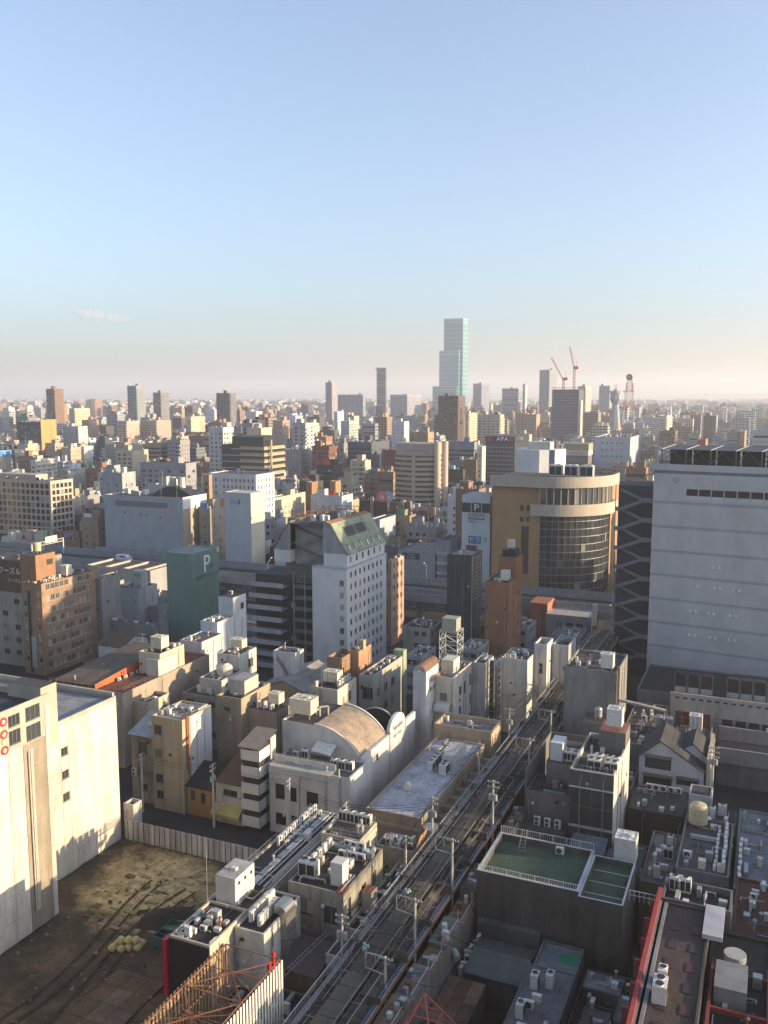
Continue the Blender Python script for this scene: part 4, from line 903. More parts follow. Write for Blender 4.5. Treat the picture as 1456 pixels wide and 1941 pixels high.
t = prop('tankL', -75.2, 137.4, 16.8, 0, 'large pale panel water tank on the barrel roofed hall', scale=1.3); m = MB()
prop('acw', -73.6, 131.4, 11.7, 0, 'white outdoor unit beside the skylight of the barrel roofed hall'); prop('vrf', -71.6, 131.2, 11.7, 0, 'tall open outdoor unit on the front terrace of the barrel roofed hall')
prow('vrf', -65.8, 129.6, -61.6, 129.6, 3, 11.7, 0, 'grilled condenser at the corner of the barrel roofed hall terrace')
m = MB(); m.quad((-70.4, 130.8, 13.5), (-66.6, 130.8, 13.3), (-66.6, 133.4, 14.2), (-70.4, 133.4, 14.4)); m.quad((-70.4, 133.4, 14.32), (-66.6, 133.4, 14.12), (-66.6, 130.8, 13.22), (-70.4, 130.8, 13.42)); m.build('canopy', flat((.6, .58, .53), .5), rd_)
pipes(rd_, [[(-72.6, 138.5, 16.8), (-72.6, 138.5, 18.5), (-71.4, 139.5, 18.5), (-71.4, 139.5, 16.9)], [(-62.6, 126.0, 2), (-62.6, 126.0, 13.4)], [(-65.2, 126., 1.), (-65.2, 126., 12.)]], .16)
# --- flat lavender roof hall
E1 = [-55.6, -46.2, 121.2, 153.6, 10.2]
re_ = hb('flat_roof_hall', 'broad hall with pale lavender flat roof and tan walls beside the arcade', E1, wall((.42, .33, .23), .35), par=.35, rm=roofm((.56, .55, .58), 'membrane', 1.3))
part_box(re_, 'cornice', -55.8, -46.1, 121.0, 121.2, 8.0, 8.5, wall((.52, .44, .33), .3))
for xx in (-54.9, -46.9): rail(re_, [(xx, 122), (xx, 153.3)], 9.86, 1.1, 1.6)
m = MB(); m.box(-46.2, -43.5, 121.2, 153.6, 0, 7.4); m.build('terrace', wall((.42, .36, .27), .4), re_)
m = MB(); m.box(-43.75, -43.45, 121.6, 153.6, 7.4, 8.6); m.build('planter_kerb', wall((.42, .38, .30), .4), re_)
for k in range(9): m = MB(); m.box(-46.1, -43.76, 123 + 3.5 * k, 123.3 + 3.5 * k, 7.4, 8.5); m.build('planter_divider', wall((.42, .38, .30), .4), re_)
m = MB(); m.cyl(-44.9, 121.9, 0, 8.8, 1.25, 0, 20); m.build('round_corner', wall((.34, .30, .24), .4), re_)
m = MB()
for z in (7.6, 8.2, 8.8): m.cyl(-44.9, 121.9, z, z + .12, 1.32, 0, 20)
m.build('corner_band', mACW, re_)
prow('vrf', -51.4, 138.6, -51.4, 144.6, 4, 9.87, PI / 2, 'slim dark grilled condenser in the row on the lavender flat roof')
o = prop('chil', -48.9, 139.0, 9.87, PI / 2, 'low white cube unit in front of the long plant cabinet on the flat roof', scale=.85)
part_box(re_, 'plant_cabinet', -49.9, -47.9, 140.6, 147.4, 9.86, 12.4, wall((.60, .60, .57), .2), roofm((.5, .5, .5)))
m = MB(); m.box(-52.9, -51.7, 130.2, 131.2, 9.86, 10.5); m.poly([(-52.9, 130.2, 10.5), (-51.7, 130.2, 10.5), (-52.3, 130.2, 11.1)]); m.poly([(-52.9, 131.2, 10.5), (-52.3, 131.2, 11.1), (-51.7, 131.2, 10.5)]); m.quad((-51.7, 130.2, 10.5), (-51.7, 131.2, 10.5), (-52.3, 131.2, 11.1), (-52.3, 130.2, 11.1)); m.quad((-52.9, 131.2, 10.5), (-52.9, 130.2, 10.5), (-52.3, 130.2, 11.1), (-52.3, 131.2, 11.1)); m.build('roof_vent', flat((.62, .58, .48), .5), re_)
pipes(re_, [[(-51., 138.5, 10.1), (-49.2, 142, 10.1)], [(-50.7, 139., 10.1), (-48.9, 143.4, 10.1)]], .08); duct_clutter(re_, [-55, -51, 146, 153], 9.87, 8, 6)
rt = hb('tan_parapet_block', 'low tan block with high parapet at the far end of the lavender roof', [-56.6, -45.3, 154.8, 161.4, 12.2], (.50, .39, .28), par=1.2, rm=roofm((.36, .35, .37)))
for k in range(3): m = MB(); m.disc((-55.6 + .75 * k, 154.76, 10.4), (0, -1, 0), .3, 0, 12); m.build('vent_cap', flat((.4, .3, .22), .5), rt)
# --- slim arch topped tower and white blocks beyond the flat roof
F1 = P(808, 1275, 783, 832, 20.); rf = hb('arched_tower', 'slim white tower with brown barrel top and fan shaped window', F1, (.68, .68, .66), par=.0); X0, X1, Y0, Y1, z = F1; R = (X1 - X0) / 2; cx = (X0 + X1) / 2
m = MB(); n_ = 14; hp = [(cx - R * math.cos(PI * k / n_), z + R * math.sin(PI * k / n_)) for k in range(n_ + 1)]
for a, b in zip(hp, hp[1:]): m.quad((a[0], Y0 - .25, a[1]), (b[0], Y0 - .25, b[1]), (b[0], Y1, b[1]), (a[0], Y1, a[1]))
m.build('barrel_top', roofm((.25, .14, .09), 'brown_copper'), rf, smooth=True)
m = MB(); m.poly([(a, Y0, b) for a, b in hp][::-1] if False else [(a, Y0 - .02, b) for a, b in hp[::-1]][::-1]); m.poly([(a, Y1, b) for a, b in hp]); m.build('tympanum', wall((.6, .6, .58)), rf)
m = MB(); m.poly([(cx - R * .8 * math.cos(PI * k / n_), Y0 - .06, z + .05 + R * .8 * math.sin(PI * k / n_)) for k in range(n_ + 1)]); m.build('fan_window', mGLASS, rf)
m = MB()
for k in range(n_): a, b = PI * k / n_, PI * (k + 1) / n_; m.bar((cx - R * .82 * math.cos(a), Y0 - .1, z + .05 + R * .82 * math.sin(a)), (cx - R * .82 * math.cos(b), Y0 - .1, z + .05 + R * .82 * math.sin(b)), .07)
for k in range(5): a = PI * k / 4; m.bar((cx, Y0 - .1, z + .1), (cx - R * .82 * math.cos(a), Y0 - .1, z + .1 + R * .8 * math.sin(a)), .045)
m.disc((cx, Y0 - .15, z + .15), (0, -1, 0), .28, 0, 10); m.build('fan_bars', flat((.75, .75, .73), .5), rf)
text(rf, 'HOTEL', X1 + .02, (Y0 + Y1) / 2 + .6, z - 2.4, 1.5, 'W', flat((.35, .10, .06), .6), sx=.8); text(rf, 'First Kiss', X1 + .02, (Y0 + Y1) / 2, z - 4.1, 1.5, 'W', flat((.22, .22, .10), .6), sx=.75)
part_box(rf, 'joint_strip', cx - .04, cx + .04, Y0 - .03, Y0 - .001, 4, z - 1.5, mACG)
F2 = P(860, 1285, 832, 895, 18.); F2[0] = F1[1] + .1; rf2 = hb('white_hotel_block', 'white hotel block with round canopies and sunlit side behind the arched tower', F2, (.64, .60, .52), N=[(1., 2.6, 13., 14.6)], W=[(3.5, 5.2, 13.2, 15.), (6.6, 8.0, 12.6, 15.2), (10.3, 11.4, 13.4, 15.8), (10.3, 11.4, 9.2, 11.4), (3.6, 5., 8.8, 10.8), (10.3, 11.4, 5., 7.2)], par=.6)
part_box(rf2, 'stair_head', F1[1] + .4, F1[1] + 3., F1[3] + .4, F1[3] + 4.4, 17.4, 20.6, wall((.62, .58, .5)))
for k, z in enumerate((11.2, 7.8)):
    m = MB(); a = [(F2[0] + .3, F2[2] - 1.8 * math.sin(PI / 2 * q / 5), z + 1.6 * math.cos(PI / 2 * q / 5)) for q in range(6)]
    for p_, q_ in zip(a, a[1:]): m.quad(p_, (F2[1] - .4, p_[1], p_[2]), (F2[1] - .4, q_[1], q_[2]), q_)
    m.build('round_canopy', flat((.42, .44, .43) if k else (.5, .52, .5), .5), rf2)
rail(rf2, [(F2[0] + .3, F2[2] + .3), (F2[1] - .3, F2[2] + .3), (F2[1] - .3, F2[3] - .3)], 17.9, 1.3, 1.1, .035, mFRAMED); clutter(F2, 17.4, 51, 'outdoor unit on the white hotel block behind the arched tower', 5)
F3 = P(920, 1258, 896, 936, 18.); F3[0] = F2[1] + .2; rf3 = hb('pale_block', 'plain pale block with narrow front beside a rack of pipes and units', F3, (.56, .56, .52), N=[(.6, 1.0, 3.3, 3.7)], par=.4, dirt=.4)
rk = thing('equipment_rack', 'tall dark steel rack holding outdoor units and ducts between white blocks', 'rack', (F3[1] + 1.2, F3[2] + 2, 0)); m = MB(); x0, y0 = F3[1] + .25, F3[2] + 1.
for a in (0, 2.2):
    for b in (0, 2.2): m.bar((x0 + a, y0 + b, 0), (x0 + a, y0 + b, 19.4), .08)
for k in range(12):
    zz = 1.6 * k + 1
    for q in ((0, 0, 2.2, 0), (2.2, 0, 2.2, 2.2), (0, 2.2, 2.2, 2.2), (0, 0, 0, 2.2)): m.bar((x0 + q[0], y0 + q[1], zz), (x0 + q[2], y0 + q[3], zz), .05)
m.build('frame', mSTEEL, rk); m = MB(); m.box(x0 + .3, x0 + 1.2, y0 + .4, y0 + 1.6, 0, 18.2); m.build('duct', flat((.05, .05, .055), .5), rk)
G1 = P(1000, 1252, 950, 1004, 17.); G1[3] = G1[2] + 9; rg = hb('cracked_white_building', 'cracked white plaster building with lower roof full of units beside the arcade', G1, wall((.60, .60, .57), .4, .9, .8), N=[(2.2, 2.6, 11.3, 11.7), (3., 3.4, 11.2, 11.6)], par=1.)
clutter([G1[0] + .5, G1[1] - .3, G1[2] + .4, G1[3]], 16., 53, 'outdoor unit on the cracked white building roof', 9, ('ac1', 'ac2')); rail(rg, [(G1[0] + .2, G1[2] + .2), (G1[1], G1[2] + .2)], 16.9, 1.4, .8, .03, mFRAMED)
G2 = P(1037, 1222, 997, 1046, 19.4); G2[0] = G1[1] + .05; G2[3] = G2[2] + 6; rg2 = hb('white_stair_tower', 'white stair tower with open top and one dark window beside the arcade', G2, wall((.64, .64, .62), .35), N=[(1.0, 2.0, 12.6, 15.)], par=1.6, rm=mROOFD)
G3 = P(1078, 1224, 1040, 1086, 18.4); G3[0] = G2[1] + .15; G3[3] = G3[2] + 8; rg3 = hb('grey_square_building', 'plain grey square building with dark sunken roof behind the white stair tower', G3, (.42, .44, .46), N=[(1.6, 2.5, 6, 6.8), (2.6, 3.3, 12.6, 13.6)], par=1.4, rm=mROOFD)
pipes(rg2, [[(G2[0] + .9, G2[2] - .12, 2.), (G2[0] + .9, G2[2] - .12, 10.), (G2[0] + 1.5, G2[2] - .12, 10.5), (G2[0] + 1.5, G2[2] - .12, 12.4)]], .1)
# white lattice water tower
lx, ly = at(855, 1262, 13.); lt = thing('lattice_water_tower', 'white lattice tower carrying a small tank above the rooftops', 'water tower', (lx, ly, 13.)); m = MB(); w = 2.1; hh = 8.4
for a in (-1, 1):
    for b in (-1, 1): m.bar((lx + a * w, ly + b * w, 12.), (lx + a * w, ly + b * w, 13 + hh), .11)
for k in range(4):
    z0, z1 = 13 + hh * k / 4, 13 + hh * (k + 1) / 4
    for a, b, c, d in ((-1, -1, 1, -1), (1, -1, 1, 1), (1, 1, -1, 1), (-1, 1, -1, -1)):
        m.bar((lx + a * w, ly + b * w, z0), (lx + c * w, ly + d * w, z1), .07); m.bar((lx + c * w, ly + d * w, z0), (lx + a * w, ly + b * w, z1), .07); m.bar((lx + a * w, ly + b * w, z1), (lx + c * w, ly + d * w, z1), .08)
m.build('lattice', mACW, lt); m = MB(); m.box(lx - w * 1.05, lx + w * 1.05, ly - w * 1.05, ly + w * 1.05, 13 + hh, 13 + hh + .25); m.build('platform', mSTEEL, lt)
m = MB(); m.box(lx - 1.7, lx + 1.7, ly - 1.6, ly + 1.6, 13 + hh + .25, 13 + hh + 3.); m.build('tank', flat((.30, .31, .25), .6), lt)
hb('lattice_tower_base', 'grey block carrying the white lattice tower', [lx - 6.2, lx + 4.6, ly - 2.6, ly + 5, 12.4], (.30, .31, .31), N=(3, 1.2, 1.2), W=(2, 1.2, 1.2), par=.4)
cb = [lx + 4.8, lx + 13, ly - .6, ly + 4.5, 14.]; rb_ = hb('unit_deck_block', 'dark block with ranks of tall outdoor units beside the lattice tower', cb, (.22, .22, .22), par=.4); prow('ac2', cb[0] + .6, cb[2] + 1.4, cb[1] - .6, cb[2] + 1.4, 6, 13.6, -PI / 2, 'tall outdoor unit in the front rank beside the lattice tower'); prow('ac2', cb[0] + .6, cb[2] + 3.4, cb[1] - .6, cb[2] + 3.4, 6, 13.6, -PI / 2, 'tall outdoor unit in the rear rank beside the lattice tower')
# --- left: cluster behind the hoarding
O1 = PY(345, 1366, 287, 400, 125.4); ro = hb('tan_walkup_building', 'tall narrow tan building with white rust stained side behind the hoarding', O1, wall((.52, .42, .28), .3), N=[(.5, 2.1, O1[4] - 3.4, O1[4] - 1.6), (.5, 2.1, O1[4] - 7.6, O1[4] - 6.), (.6, 2.2, O1[4] - 12.4, O1[4] - 10.8), (.6, 2.2, O1[4] - 15.4, O1[4] - 13.9)], W=[(6.2, 7.4, O1[4] - 3.2, O1[4] - 1.8), (4.2, 4.8, O1[4] - 4., O1[4] - 3.), (2.9, 4.2, O1[4] - 8.4, O1[4] - 7.), (4.8, 6.6, O1[4] - 8.3, O1[4] - 6.4), (7., 8.4, O1[4] - 8., O1[4] - 6.)], par=.3, rm=roofm((.40, .38, .36)))
part_box(ro, 'white_side', O1[1] + .01, O1[1] + .06, O1[2] + 2.4, O1[3] - .05, 6., O1[4] - .3, wall((.66, .66, .65), .25))
pipes(ro, [[(O1[1] + .16, O1[2] + 1.1 + .3 * k, 8 - k), (O1[1] + .16, O1[2] + 1.1 + .3 * k, O1[4] + .3), (O1[1] - .8, O1[2] + 1.2 + .3 * k, O1[4] + .5)] for k in range(3)], .12, flat((.30, .13, .07), .9, 0, 'rusty_pipe')); duct_clutter(ro, O1, O1[4] - .28, 14, 6)
O2 = [O1[0] - 5.6, O1[0] - .05, 126.4, 134., 13.2]; ro2 = hb('shabby_annex', 'shabby beige annex with lean-to tin roof beside the tan building', O2, wall((.42, .36, .27), .5), N=[(1.6, 3.6, 9.2, 11.6), (1.4, 5., 6., 8.), (1.8, 3.4, 2.2, 3.6)], par=.1, dirt=.5)
m = MB(); m.quad((O2[0] - .2, 125.6, 13.0), (O2[1], 125.6, 13.0), (O2[1], 132.5, 15.2), (O2[0] - .2, 132.5, 15.2)); m.quad((O2[0] - .2, 132.5, 15.1), (O2[1], 132.5, 15.1), (O2[1], 125.6, 12.9), (O2[0] - .2, 125.6, 12.9)); m.build('lean_to_roof', corr((.34, .35, .35), .3, 0, 'tin_roof'), ro2)
rail(ro2, [(O2[0] + .1, 125.7), (O2[1] - .2, 125.7)], 5.4, 1., .5, .03, mFRAMED); prop('ac2', O2[0] + 1.2, 125.6, 5.3, 0, 'outdoor unit on the balcony of the shabby annex')
q = [O1[1] + .3, O1[1] + 6.4, 125.8, 131.6, 5.4]; rq = hb('ochre_house', 'small ochre house with dark sloping roof behind the hoarding', q, wall((.42, .24, .08), .4), N=[(.9, 1.7, 2.9, 4.6), (3., 3.9, 2.6, 4.4)], par=.0, fm=mFRAMED)
m = MB(); m.quad((q[0] - .2, q[2] - .4, 5.3), (q[1] + .2, q[2] - .4, 5.3), (q[1] + .2, q[3], 7.8), (q[0] - .2, q[3], 7.8)); m.poly([(q[1] + .01, q[2], 5.3), (q[1] + .01, q[3], 5.3), (q[1] + .01, q[3], 7.6)]); m.build('sloping_roof', roofm((.035, .036, .04)), rq)
q = [q[1] + .2, -80.6, 125.6, 134., 7.4]; rq = hb('awning_shop', 'small white shop with brown roof and yellow green awning on the side street', q, (.56, .55, .5), N=[(1.6, 4.4, 5.0, 6.2)], par=.0, dirt=.4)
m = MB(); m.quad((q[0], q[2] - .3, 7.3), (q[1], q[2] - .3, 7.3), (q[1], q[3], 10.3), (q[0], q[3], 10.3)); m.poly([(q[1], q[2], 7.3), (q[1], q[3], 7.3), (q[1], q[3], 10.2)]); m.build('brown_roof', roofm((.17, .10, .055)), rq)
m = MB(); m.quad((q[0] - .2, q[2] - 1.6, 2.2), (q[1] - .3, q[2] - 1.6, 2.2), (q[1] - .3, q[2] - .02, 3.5), (q[0] - .2, q[2] - .02, 3.5)); m.quad((q[0] - .2, q[2] - 1.6, 1.6), (q[1] - .3, q[2] - 1.6, 1.6), (q[1] - .3, q[2] - 1.6, 2.2), (q[0] - .2, q[2] - 1.6, 2.2)); m.build('awning', wall((.46, .42, .17), .3), rq); text(rq, 'カレー', (q[0] + q[1]) / 2, q[2] - 1.62, 1.9, .55, 'N', flat((.2, .17, .05)))
Q1 = [-80.4, -76.9, 124.4, 129.4, 15.4]; rq = thing('banded_balcony_tower', 'slim tower of stacked white balcony panels with dark gaps and slanted roof', 'building', (-78.6, 127, 0)); FOOT.append((-80.4, -76.9, 124.4, 130)); mDK = flat((.028, .026, .024), .7, 0, 'dark_gap')
m = MB(); m.box(-80.2, -77.1, 124.7, 129.9, 0, 15.2); m.build('core', mDK, rq)
for k in range(5):
    z = 1.0 + 2.95 * k
    for b in ((-80.4, -76.9, 124.35, 124.5), (-76.98, -76.85, 124.5, 128.0), (-80.45, -80.3, 124.5, 128.0)): m = MB(); m.box(*b, z, z + 1.85); m.build('balcony_panel', wall((.66, .65, .62), .2), rq)
    m = MB(); m.bar((-76.85, 124.35, z - .2), (-76.85, 124.35, z + 2.9), .05); m.build('corner_post', mFRAMED, rq)
m = MB(); m.quad((-80.8, 123.9, 15.2), (-76.5, 123.9, 15.2), (-76.5, 130.2, 16.6), (-80.8, 130.2, 16.6)); m.quad((-80.8, 130.2, 16.5), (-76.5, 130.2, 16.5), (-76.5, 123.9, 15.1), (-80.8, 123.9, 15.1)); m.build('slanted_roof', corr((.23, .19, .15), .4, 0, 'tin_brown'), rq)
m = MB(); m.box(-77.05, -76.8, 128.2, 130., 0, 15.8); m.build('side_wall', wall((.6, .58, .54)), rq)
P1 = P(457, 1325, 410, 512, 18.); rp = hb('taupe_concrete_building', 'blank taupe concrete building with stepped roof behind the slim balcony tower', P1, wall((.38, .31, .23), .4), N=[(1.6, 3., 15.2, 16.)], par=.5); rp2 = part_box(rp, 'rear_block', P1[1] + .02, P1[1] + 6.4, P1[2] + 2.2, P1[3], 0, 15.6, wall((.38, .31, .23), .4), mROOF)
part_box(rp, 'roof_house', P1[0] + 1., P1[0] + 4.4, P1[2] + 3, P1[2] + 8, 17.4, 20.4, wall((.50, .46, .38)), roofm((.35, .35, .35)))
m = MB()
for k in range(11): m.bar((P1[1] + 6.5, P1[2] + 2.4 + .9 * k, 11.2), (P1[1] + 6.5, P1[2] + 2.4 + .9 * k, 15.4), .05)
m.build('louvre_bar', mFRAMED, rp); prop('tank', P1[1] + 4.4, P1[2] + 5.4, 15.6, 0, 'ribbed pale water tank on the taupe concrete building'); clutter([P1[1] + .5, P1[1] + 6, P1[2] + 2.4, P1[2] + 4], 15.6, 61, 'outdoor unit on the lower roof of the taupe building', 4)
def gable_shed(name, label, b, wm, rm, ridge, cat='building', axis='x'):
    X0, X1, Y0, Y1, z = b; r = thing(name, label, cat, ((X0 + X1) / 2, (Y0 + Y1) / 2, 0)); FOOT.append((X0, X1, Y0, Y1)); m = MB(); m.box(X0, X1, Y0, Y1, 0, z, skip='t')
    if axis == 'y':
        c = (X0 + X1) / 2; m.poly([(X0, Y0, z), (X1, Y0, z), (c, Y0, ridge)]); m.poly([(X1, Y1, z), (X0, Y1, z), (c, Y1, ridge)]); sl = [((X0 - .3, Y0 - .3, z - .1), (c, Y0 - .3, ridge), (c, Y1 + .3, ridge), (X0 - .3, Y1 + .3, z - .1)), ((c, Y0 - .3, ridge), (X1 + .3, Y0 - .3, z - .1), (X1 + .3, Y1 + .3, z - .1), (c, Y1 + .3, ridge))]
    else:
        c = (Y0 + Y1) / 2; m.poly([(X1, Y0, z), (X1, Y1, z), (X1, c, ridge)]); m.poly([(X0, Y1, z), (X0, Y0, z), (X0, c, ridge)]); sl = [((X0 - .3, Y0 - .3, z - .1), (X1 + .3, Y0 - .3, z - .1), (X1 + .3, c, ridge), (X0 - .3, c, ridge)), ((X0 - .3, c, ridge), (X1 + .3, c, ridge), (X1 + .3, Y1 + .3, z - .1), (X0 - .3, Y1 + .3, z - .1))]
    m.build('wall', wm, r)
    for s in sl: m = MB(); m.quad(*s); m.quad(*[(x, y, zz - .15) for x, y, zz in s[::-1]]); m.build('roof_slope', rm, r)
    return r
gb = P(585, 1308, 490, 612, 13.); gable_shed('beige_gable_hall', 'wide hall with pale beige gently pitched roof among the rooftops', [gb[0], gb[1], gb[2], gb[2] + 16, 12.2], wall((.45, .36, .22)), roofm((.42, .40, .36), 'sheet_roof', .6), 14.4, axis='y')
# white house with side stair
W0 = P(560, 1238, 518, 576, 19.); rw = hb('white_stair_house', 'white roof block with outside steel stair and sunlit side above the beige hall', W0, (.62, .62, .6), par=.2); m = MB()
for k in range(9): m.box(W0[0] + 1.2 + .32 * k, W0[0] + 1.5 + .32 * k, W0[2] - .7, W0[2] - .02, 17.4 - .45 * k, 17.5 - .45 * k)
m.bar((W0[0] + 1.2, W0[2] - .7, 18.4), (W0[0] + 4.1, W0[2] - .7, 14.5), .05); m.bar((W0[0] + 1.2, W0[2] - .7, 17.4), (W0[0] + 4.1, W0[2] - .7, 13.5), .06); m.build('outside_stair', mFRAMED, rw)
C1_ = P(640, 1308, 588, 676, 17.); rc1 = hb('cream_tank_house', 'cream block with sunlit side, panel tank and tall units on its dark roof', C1_, (.60, .54, .45), N=[(1., 1.8, 12, 13.4)], W=[(2., 3., 12.8, 14.8), (5., 6., 13.2, 15.2)], par=.4, rm=mROOFD); prop('tankL', C1_[0] + 2.8, C1_[2] + 4.4, 16.6, 0, 'cream panel water tank on the cream block with dark roof'); prow('ac2', C1_[1] - 1., C1_[2] + 2, C1_[1] - 1., C1_[3] - 1, 4, 16.6, PI / 2, 'white outdoor unit along the sunlit edge of the cream tank block')
mast(C1_[0] + 2.2, C1_[2] + .8, 16.6, 4.6, 'thin roof aerial on the cream tank block', 1); pipes(rc1, [[(C1_[0] + 2. + .3 * k, C1_[2] - .12, 10 + k), (C1_[0] + 2. + .3 * k, C1_[2] - .12, 17.2)] for k in range(3)], .07)
O4 = P(648, 1248, 620, 655, 20.); ro4 = hb('brown_stub_tower', 'brown stub tower with hollow sunlit top among the rooftops', [O4[0], O4[1], O4[2], O4[2] + 7, 20.], (.33, .22, .14), par=1.6, rm=roofm((.45, .40, .3)))
O5 = P(680, 1235, 658, 697, 20.5); ro5 = hb('orange_stair_tower', 'orange brown stair tower attached to a pale window block', [O5[0], O5[1], O5[2], O5[2] + 6.5, 20.5], (.42, .25, .15), W=[(3, 4, 15.4, 16.8)], par=.3); m = MB(); m.box(O5[0] + 1.8, O5[0] + 2.9, O5[2] + 2, O5[2] + 3.4, 20.2, 22.4); m.build('chimney', wall((.45, .36, .24)), ro5)
K1 = P(707, 1282, 680, 763, 16.5); rk1 = hb('pale_window_block', 'pale grey green block with square windows and blue sheets on its roof', K1, (.45, .44, .38), N=[(.8, 3.4, 11.4, 14.)], W=[(2 + 3.9 * c, 3.8 + 3.9 * c, 3.2 + 4.1 * r, 5. + 4.1 * r) for c in range(int((K1[3] - K1[2] - 2) / 3.9)) for r in range(3)], par=.5); clutter(K1, 16., 63, 'small white unit scattered on the pale window block roof', 7, ('ac1',)); m = MB(); m.quad((K1[0] + 1.4, K1[2] + 7, 16.3), (K1[1] - 1, K1[2] + 7, 16.3), (K1[1] - 1, K1[2] + 12, 16.35), (K1[0] + 1.4, K1[2] + 12, 16.35)); m.build('blue_sheet', flat((.06, .16, .36), .5), rk1); part_box(rk1, 'green_end_wall', K1[1] - 2.2, K1[1] + .2, K1[3] + .02, K1[3] + 2., 0, 17.6, wall((.35, .42, .28)))
# --- far left roofs
R1 = P(232, 1315, 90, 268, 15.5); rr1 = hb('red_terrace_building', 'wide low building with brown roof, orange screen wall and red terrace', [R1[0], R1[1], R1[2], R1[2] + 30, 15.5], (.40, .34, .27), par=.3, rm=roofm((.22, .085, .05), 'red_terrace')); xx0, xx1, yy0 = R1[0], R1[1], R1[2]
m = MB(); m.quad((xx0 + .4, yy0 + .8, 15.6), (xx1 - 7.5, yy0 + .8, 16.), (xx1 - 7.5, yy0 + 27, 17.6), (xx0 + .4, yy0 + 27, 17.2)); m.box(xx0 + .5, xx1 - 7.6, yy0 + 1., yy0 + 26.8, 15.1, 15.7); m.build('brown_roof', roofm((.17, .125, .09), 'brown_sheet', .9), rr1)
m = MB(); m.quad((xx1 - 7.4, yy0 + .6, 15.2), (xx1 - 7.4, yy0 + 27, 15.2), (xx1 - 7.4, yy0 + 27, 18.4), (xx1 - 7.4, yy0 + .6, 16.2)); m.quad((xx1 - 7.5, yy0 + 27, 15.2), (xx1 - 7.5, yy0 + .6, 15.2), (xx1 - 7.5, yy0 + .6, 16.2), (xx1 - 7.5, yy0 + 27, 18.4)); m.build('orange_screen', wall((.55, .14, .06), .25), rr1)
part_box(rr1, 'white_cabin', xx1 - 3.6, xx1 - .4, yy0 + 12, yy0 + 18, 15.1, 19., wall((.62, .59, .5), .25), roofm((.4, .4, .38))); prow('ac1', xx1 - 6.6, yy0 + 6, xx1 - 6.6, yy0 + 16, 5, 15.2, PI / 2, 'small unit lined up under the orange screen wall')
rail(rr1, [(xx0 + .3, yy0 + .4), (xx1 - .3, yy0 + .4), (xx1 - .3, yy0 + 11)], 15.4, 1.1, 1.6, .035, mRUST)
R2 = P(303, 1240, 263, 327, 20.); rr2 = hb('cream_stepped_tower', 'cream stepped tower with sweeping side wall and water tank on top', [R2[0], R2[1], R2[2], R2[2] + 8.5, 20.], (.60, .51, .38), par=.5, dirt=.2); part_box(rr2, 'middle_step', R2[0] + 1.5, R2[1] + .02, R2[2] - 4.5, R2[2] - .01, 0, 15.4, wall((.60, .51, .38), .2), mROOF); part_box(rr2, 'front_step', R2[0] + .5, R2[1] + .5, R2[2] - 9, R2[2] - 4.52, 0, 13.2, wall((.62, .53, .40), .2), mROOF)
m = MB(); pr = [(R2[2] + 8.5, 17)] + [(R2[2] + 8.5 + 5 * (1 - math.cos(a)), 17 - 15 * math.sin(a)) for a in [PI / 2 * k / 8 for k in range(1, 9)]] + [(R2[2] + 8.5, 2)]
m.poly([(R2[1], y, z) for y, z in pr][::-1]); m.poly([(R2[1] - .4, y, z) for y, z in pr]); m.build('sweeping_fin', wall((.60, .51, .38), .2), rr2); prop('tank', (R2[0] + R2[1]) / 2, R2[2] + 3.6, 19.5, 0, 'beige ribbed water tank on top of the cream stepped tower', scale=1.25)
R3 = P(292, 1318, 205, 330, 14.); rr3 = hb('cream_low_range', 'low cream range with small window and cluttered flat roof behind the white building', [R3[0], R3[1], R3[2] - 2, R3[2] + 5, 13.], (.60, .52, .40), W=[(2, 3, 9, 10.2)], N=[(4, 6.5, 8, 10.)], par=.6, dirt=.25); duct_clutter(rr3, [R3[0], R3[1], R3[2] - 2, R3[2] + 5], 12.4, 71, 8)
S1 = P(420, 1290, 378, 462, 14.5); rs1 = hb('dome_tank_block', 'white block with round cooling tower and dark vents on its side', S1, (.56, .54, .5), N=[], W=(3, .9, 1., 3.6, 6), par=.4, dirt=.4); prop('dome', (S1[0] + S1[1]) / 2 + 1, S1[2] + 4., 14.1, 0, 'large cream round cooling tower on the white block', scale=1.15); prop('acw', S1[1] - 2, S1[2] + 9, 14.1, 0, 'pale cube unit behind the large round cooling tower')
S2 = P(452, 1243, 412, 486, 17.5); rs2 = hb('white_penthouse_block', 'white block with sunlit side wall, cream tank and whip aerial', [S2[0], S2[1], S2[2], S2[3], 17.5], (.64, .62, .58), N=[(3., 4, 13.2, 14.8)], W=[(4, 6, 13.6, 15.6)], par=.4); prop('tankL', S2[1] - 3.4, S2[2] + 5.4, 17.1, 0, 'cream panel tank with low profile on the white penthouse block', scale=.95); mast(S2[1] - 2.8, S2[2] + 1, 17.1, 7, 'tall whip aerial beside the cream tank', 0)
S3 = P(425, 1325, 345, 440, 11.5); rs3 = hb('dark_roof_block', 'low block with dark roof, small cooling tower and scattered outdoor units', [S3[0], S3[1] - 1., S3[2], S3[2] + 12, 11.5], (.33, .31, .27), N=(3, 1.6, 1.3), W=(3, 1.6, 1.3), par=.4); prop('domeS', S3[1] - 6.5, S3[2] + 8, 11.1, 0, 'small cream round cooling tower on the dark low roof'); clutter([S3[0] + 1, S3[1] - 3, S3[2] + 1, S3[2] + 7], 11.1, 73, 'outdoor unit on the dark low roof beside the small cooling tower', 8)
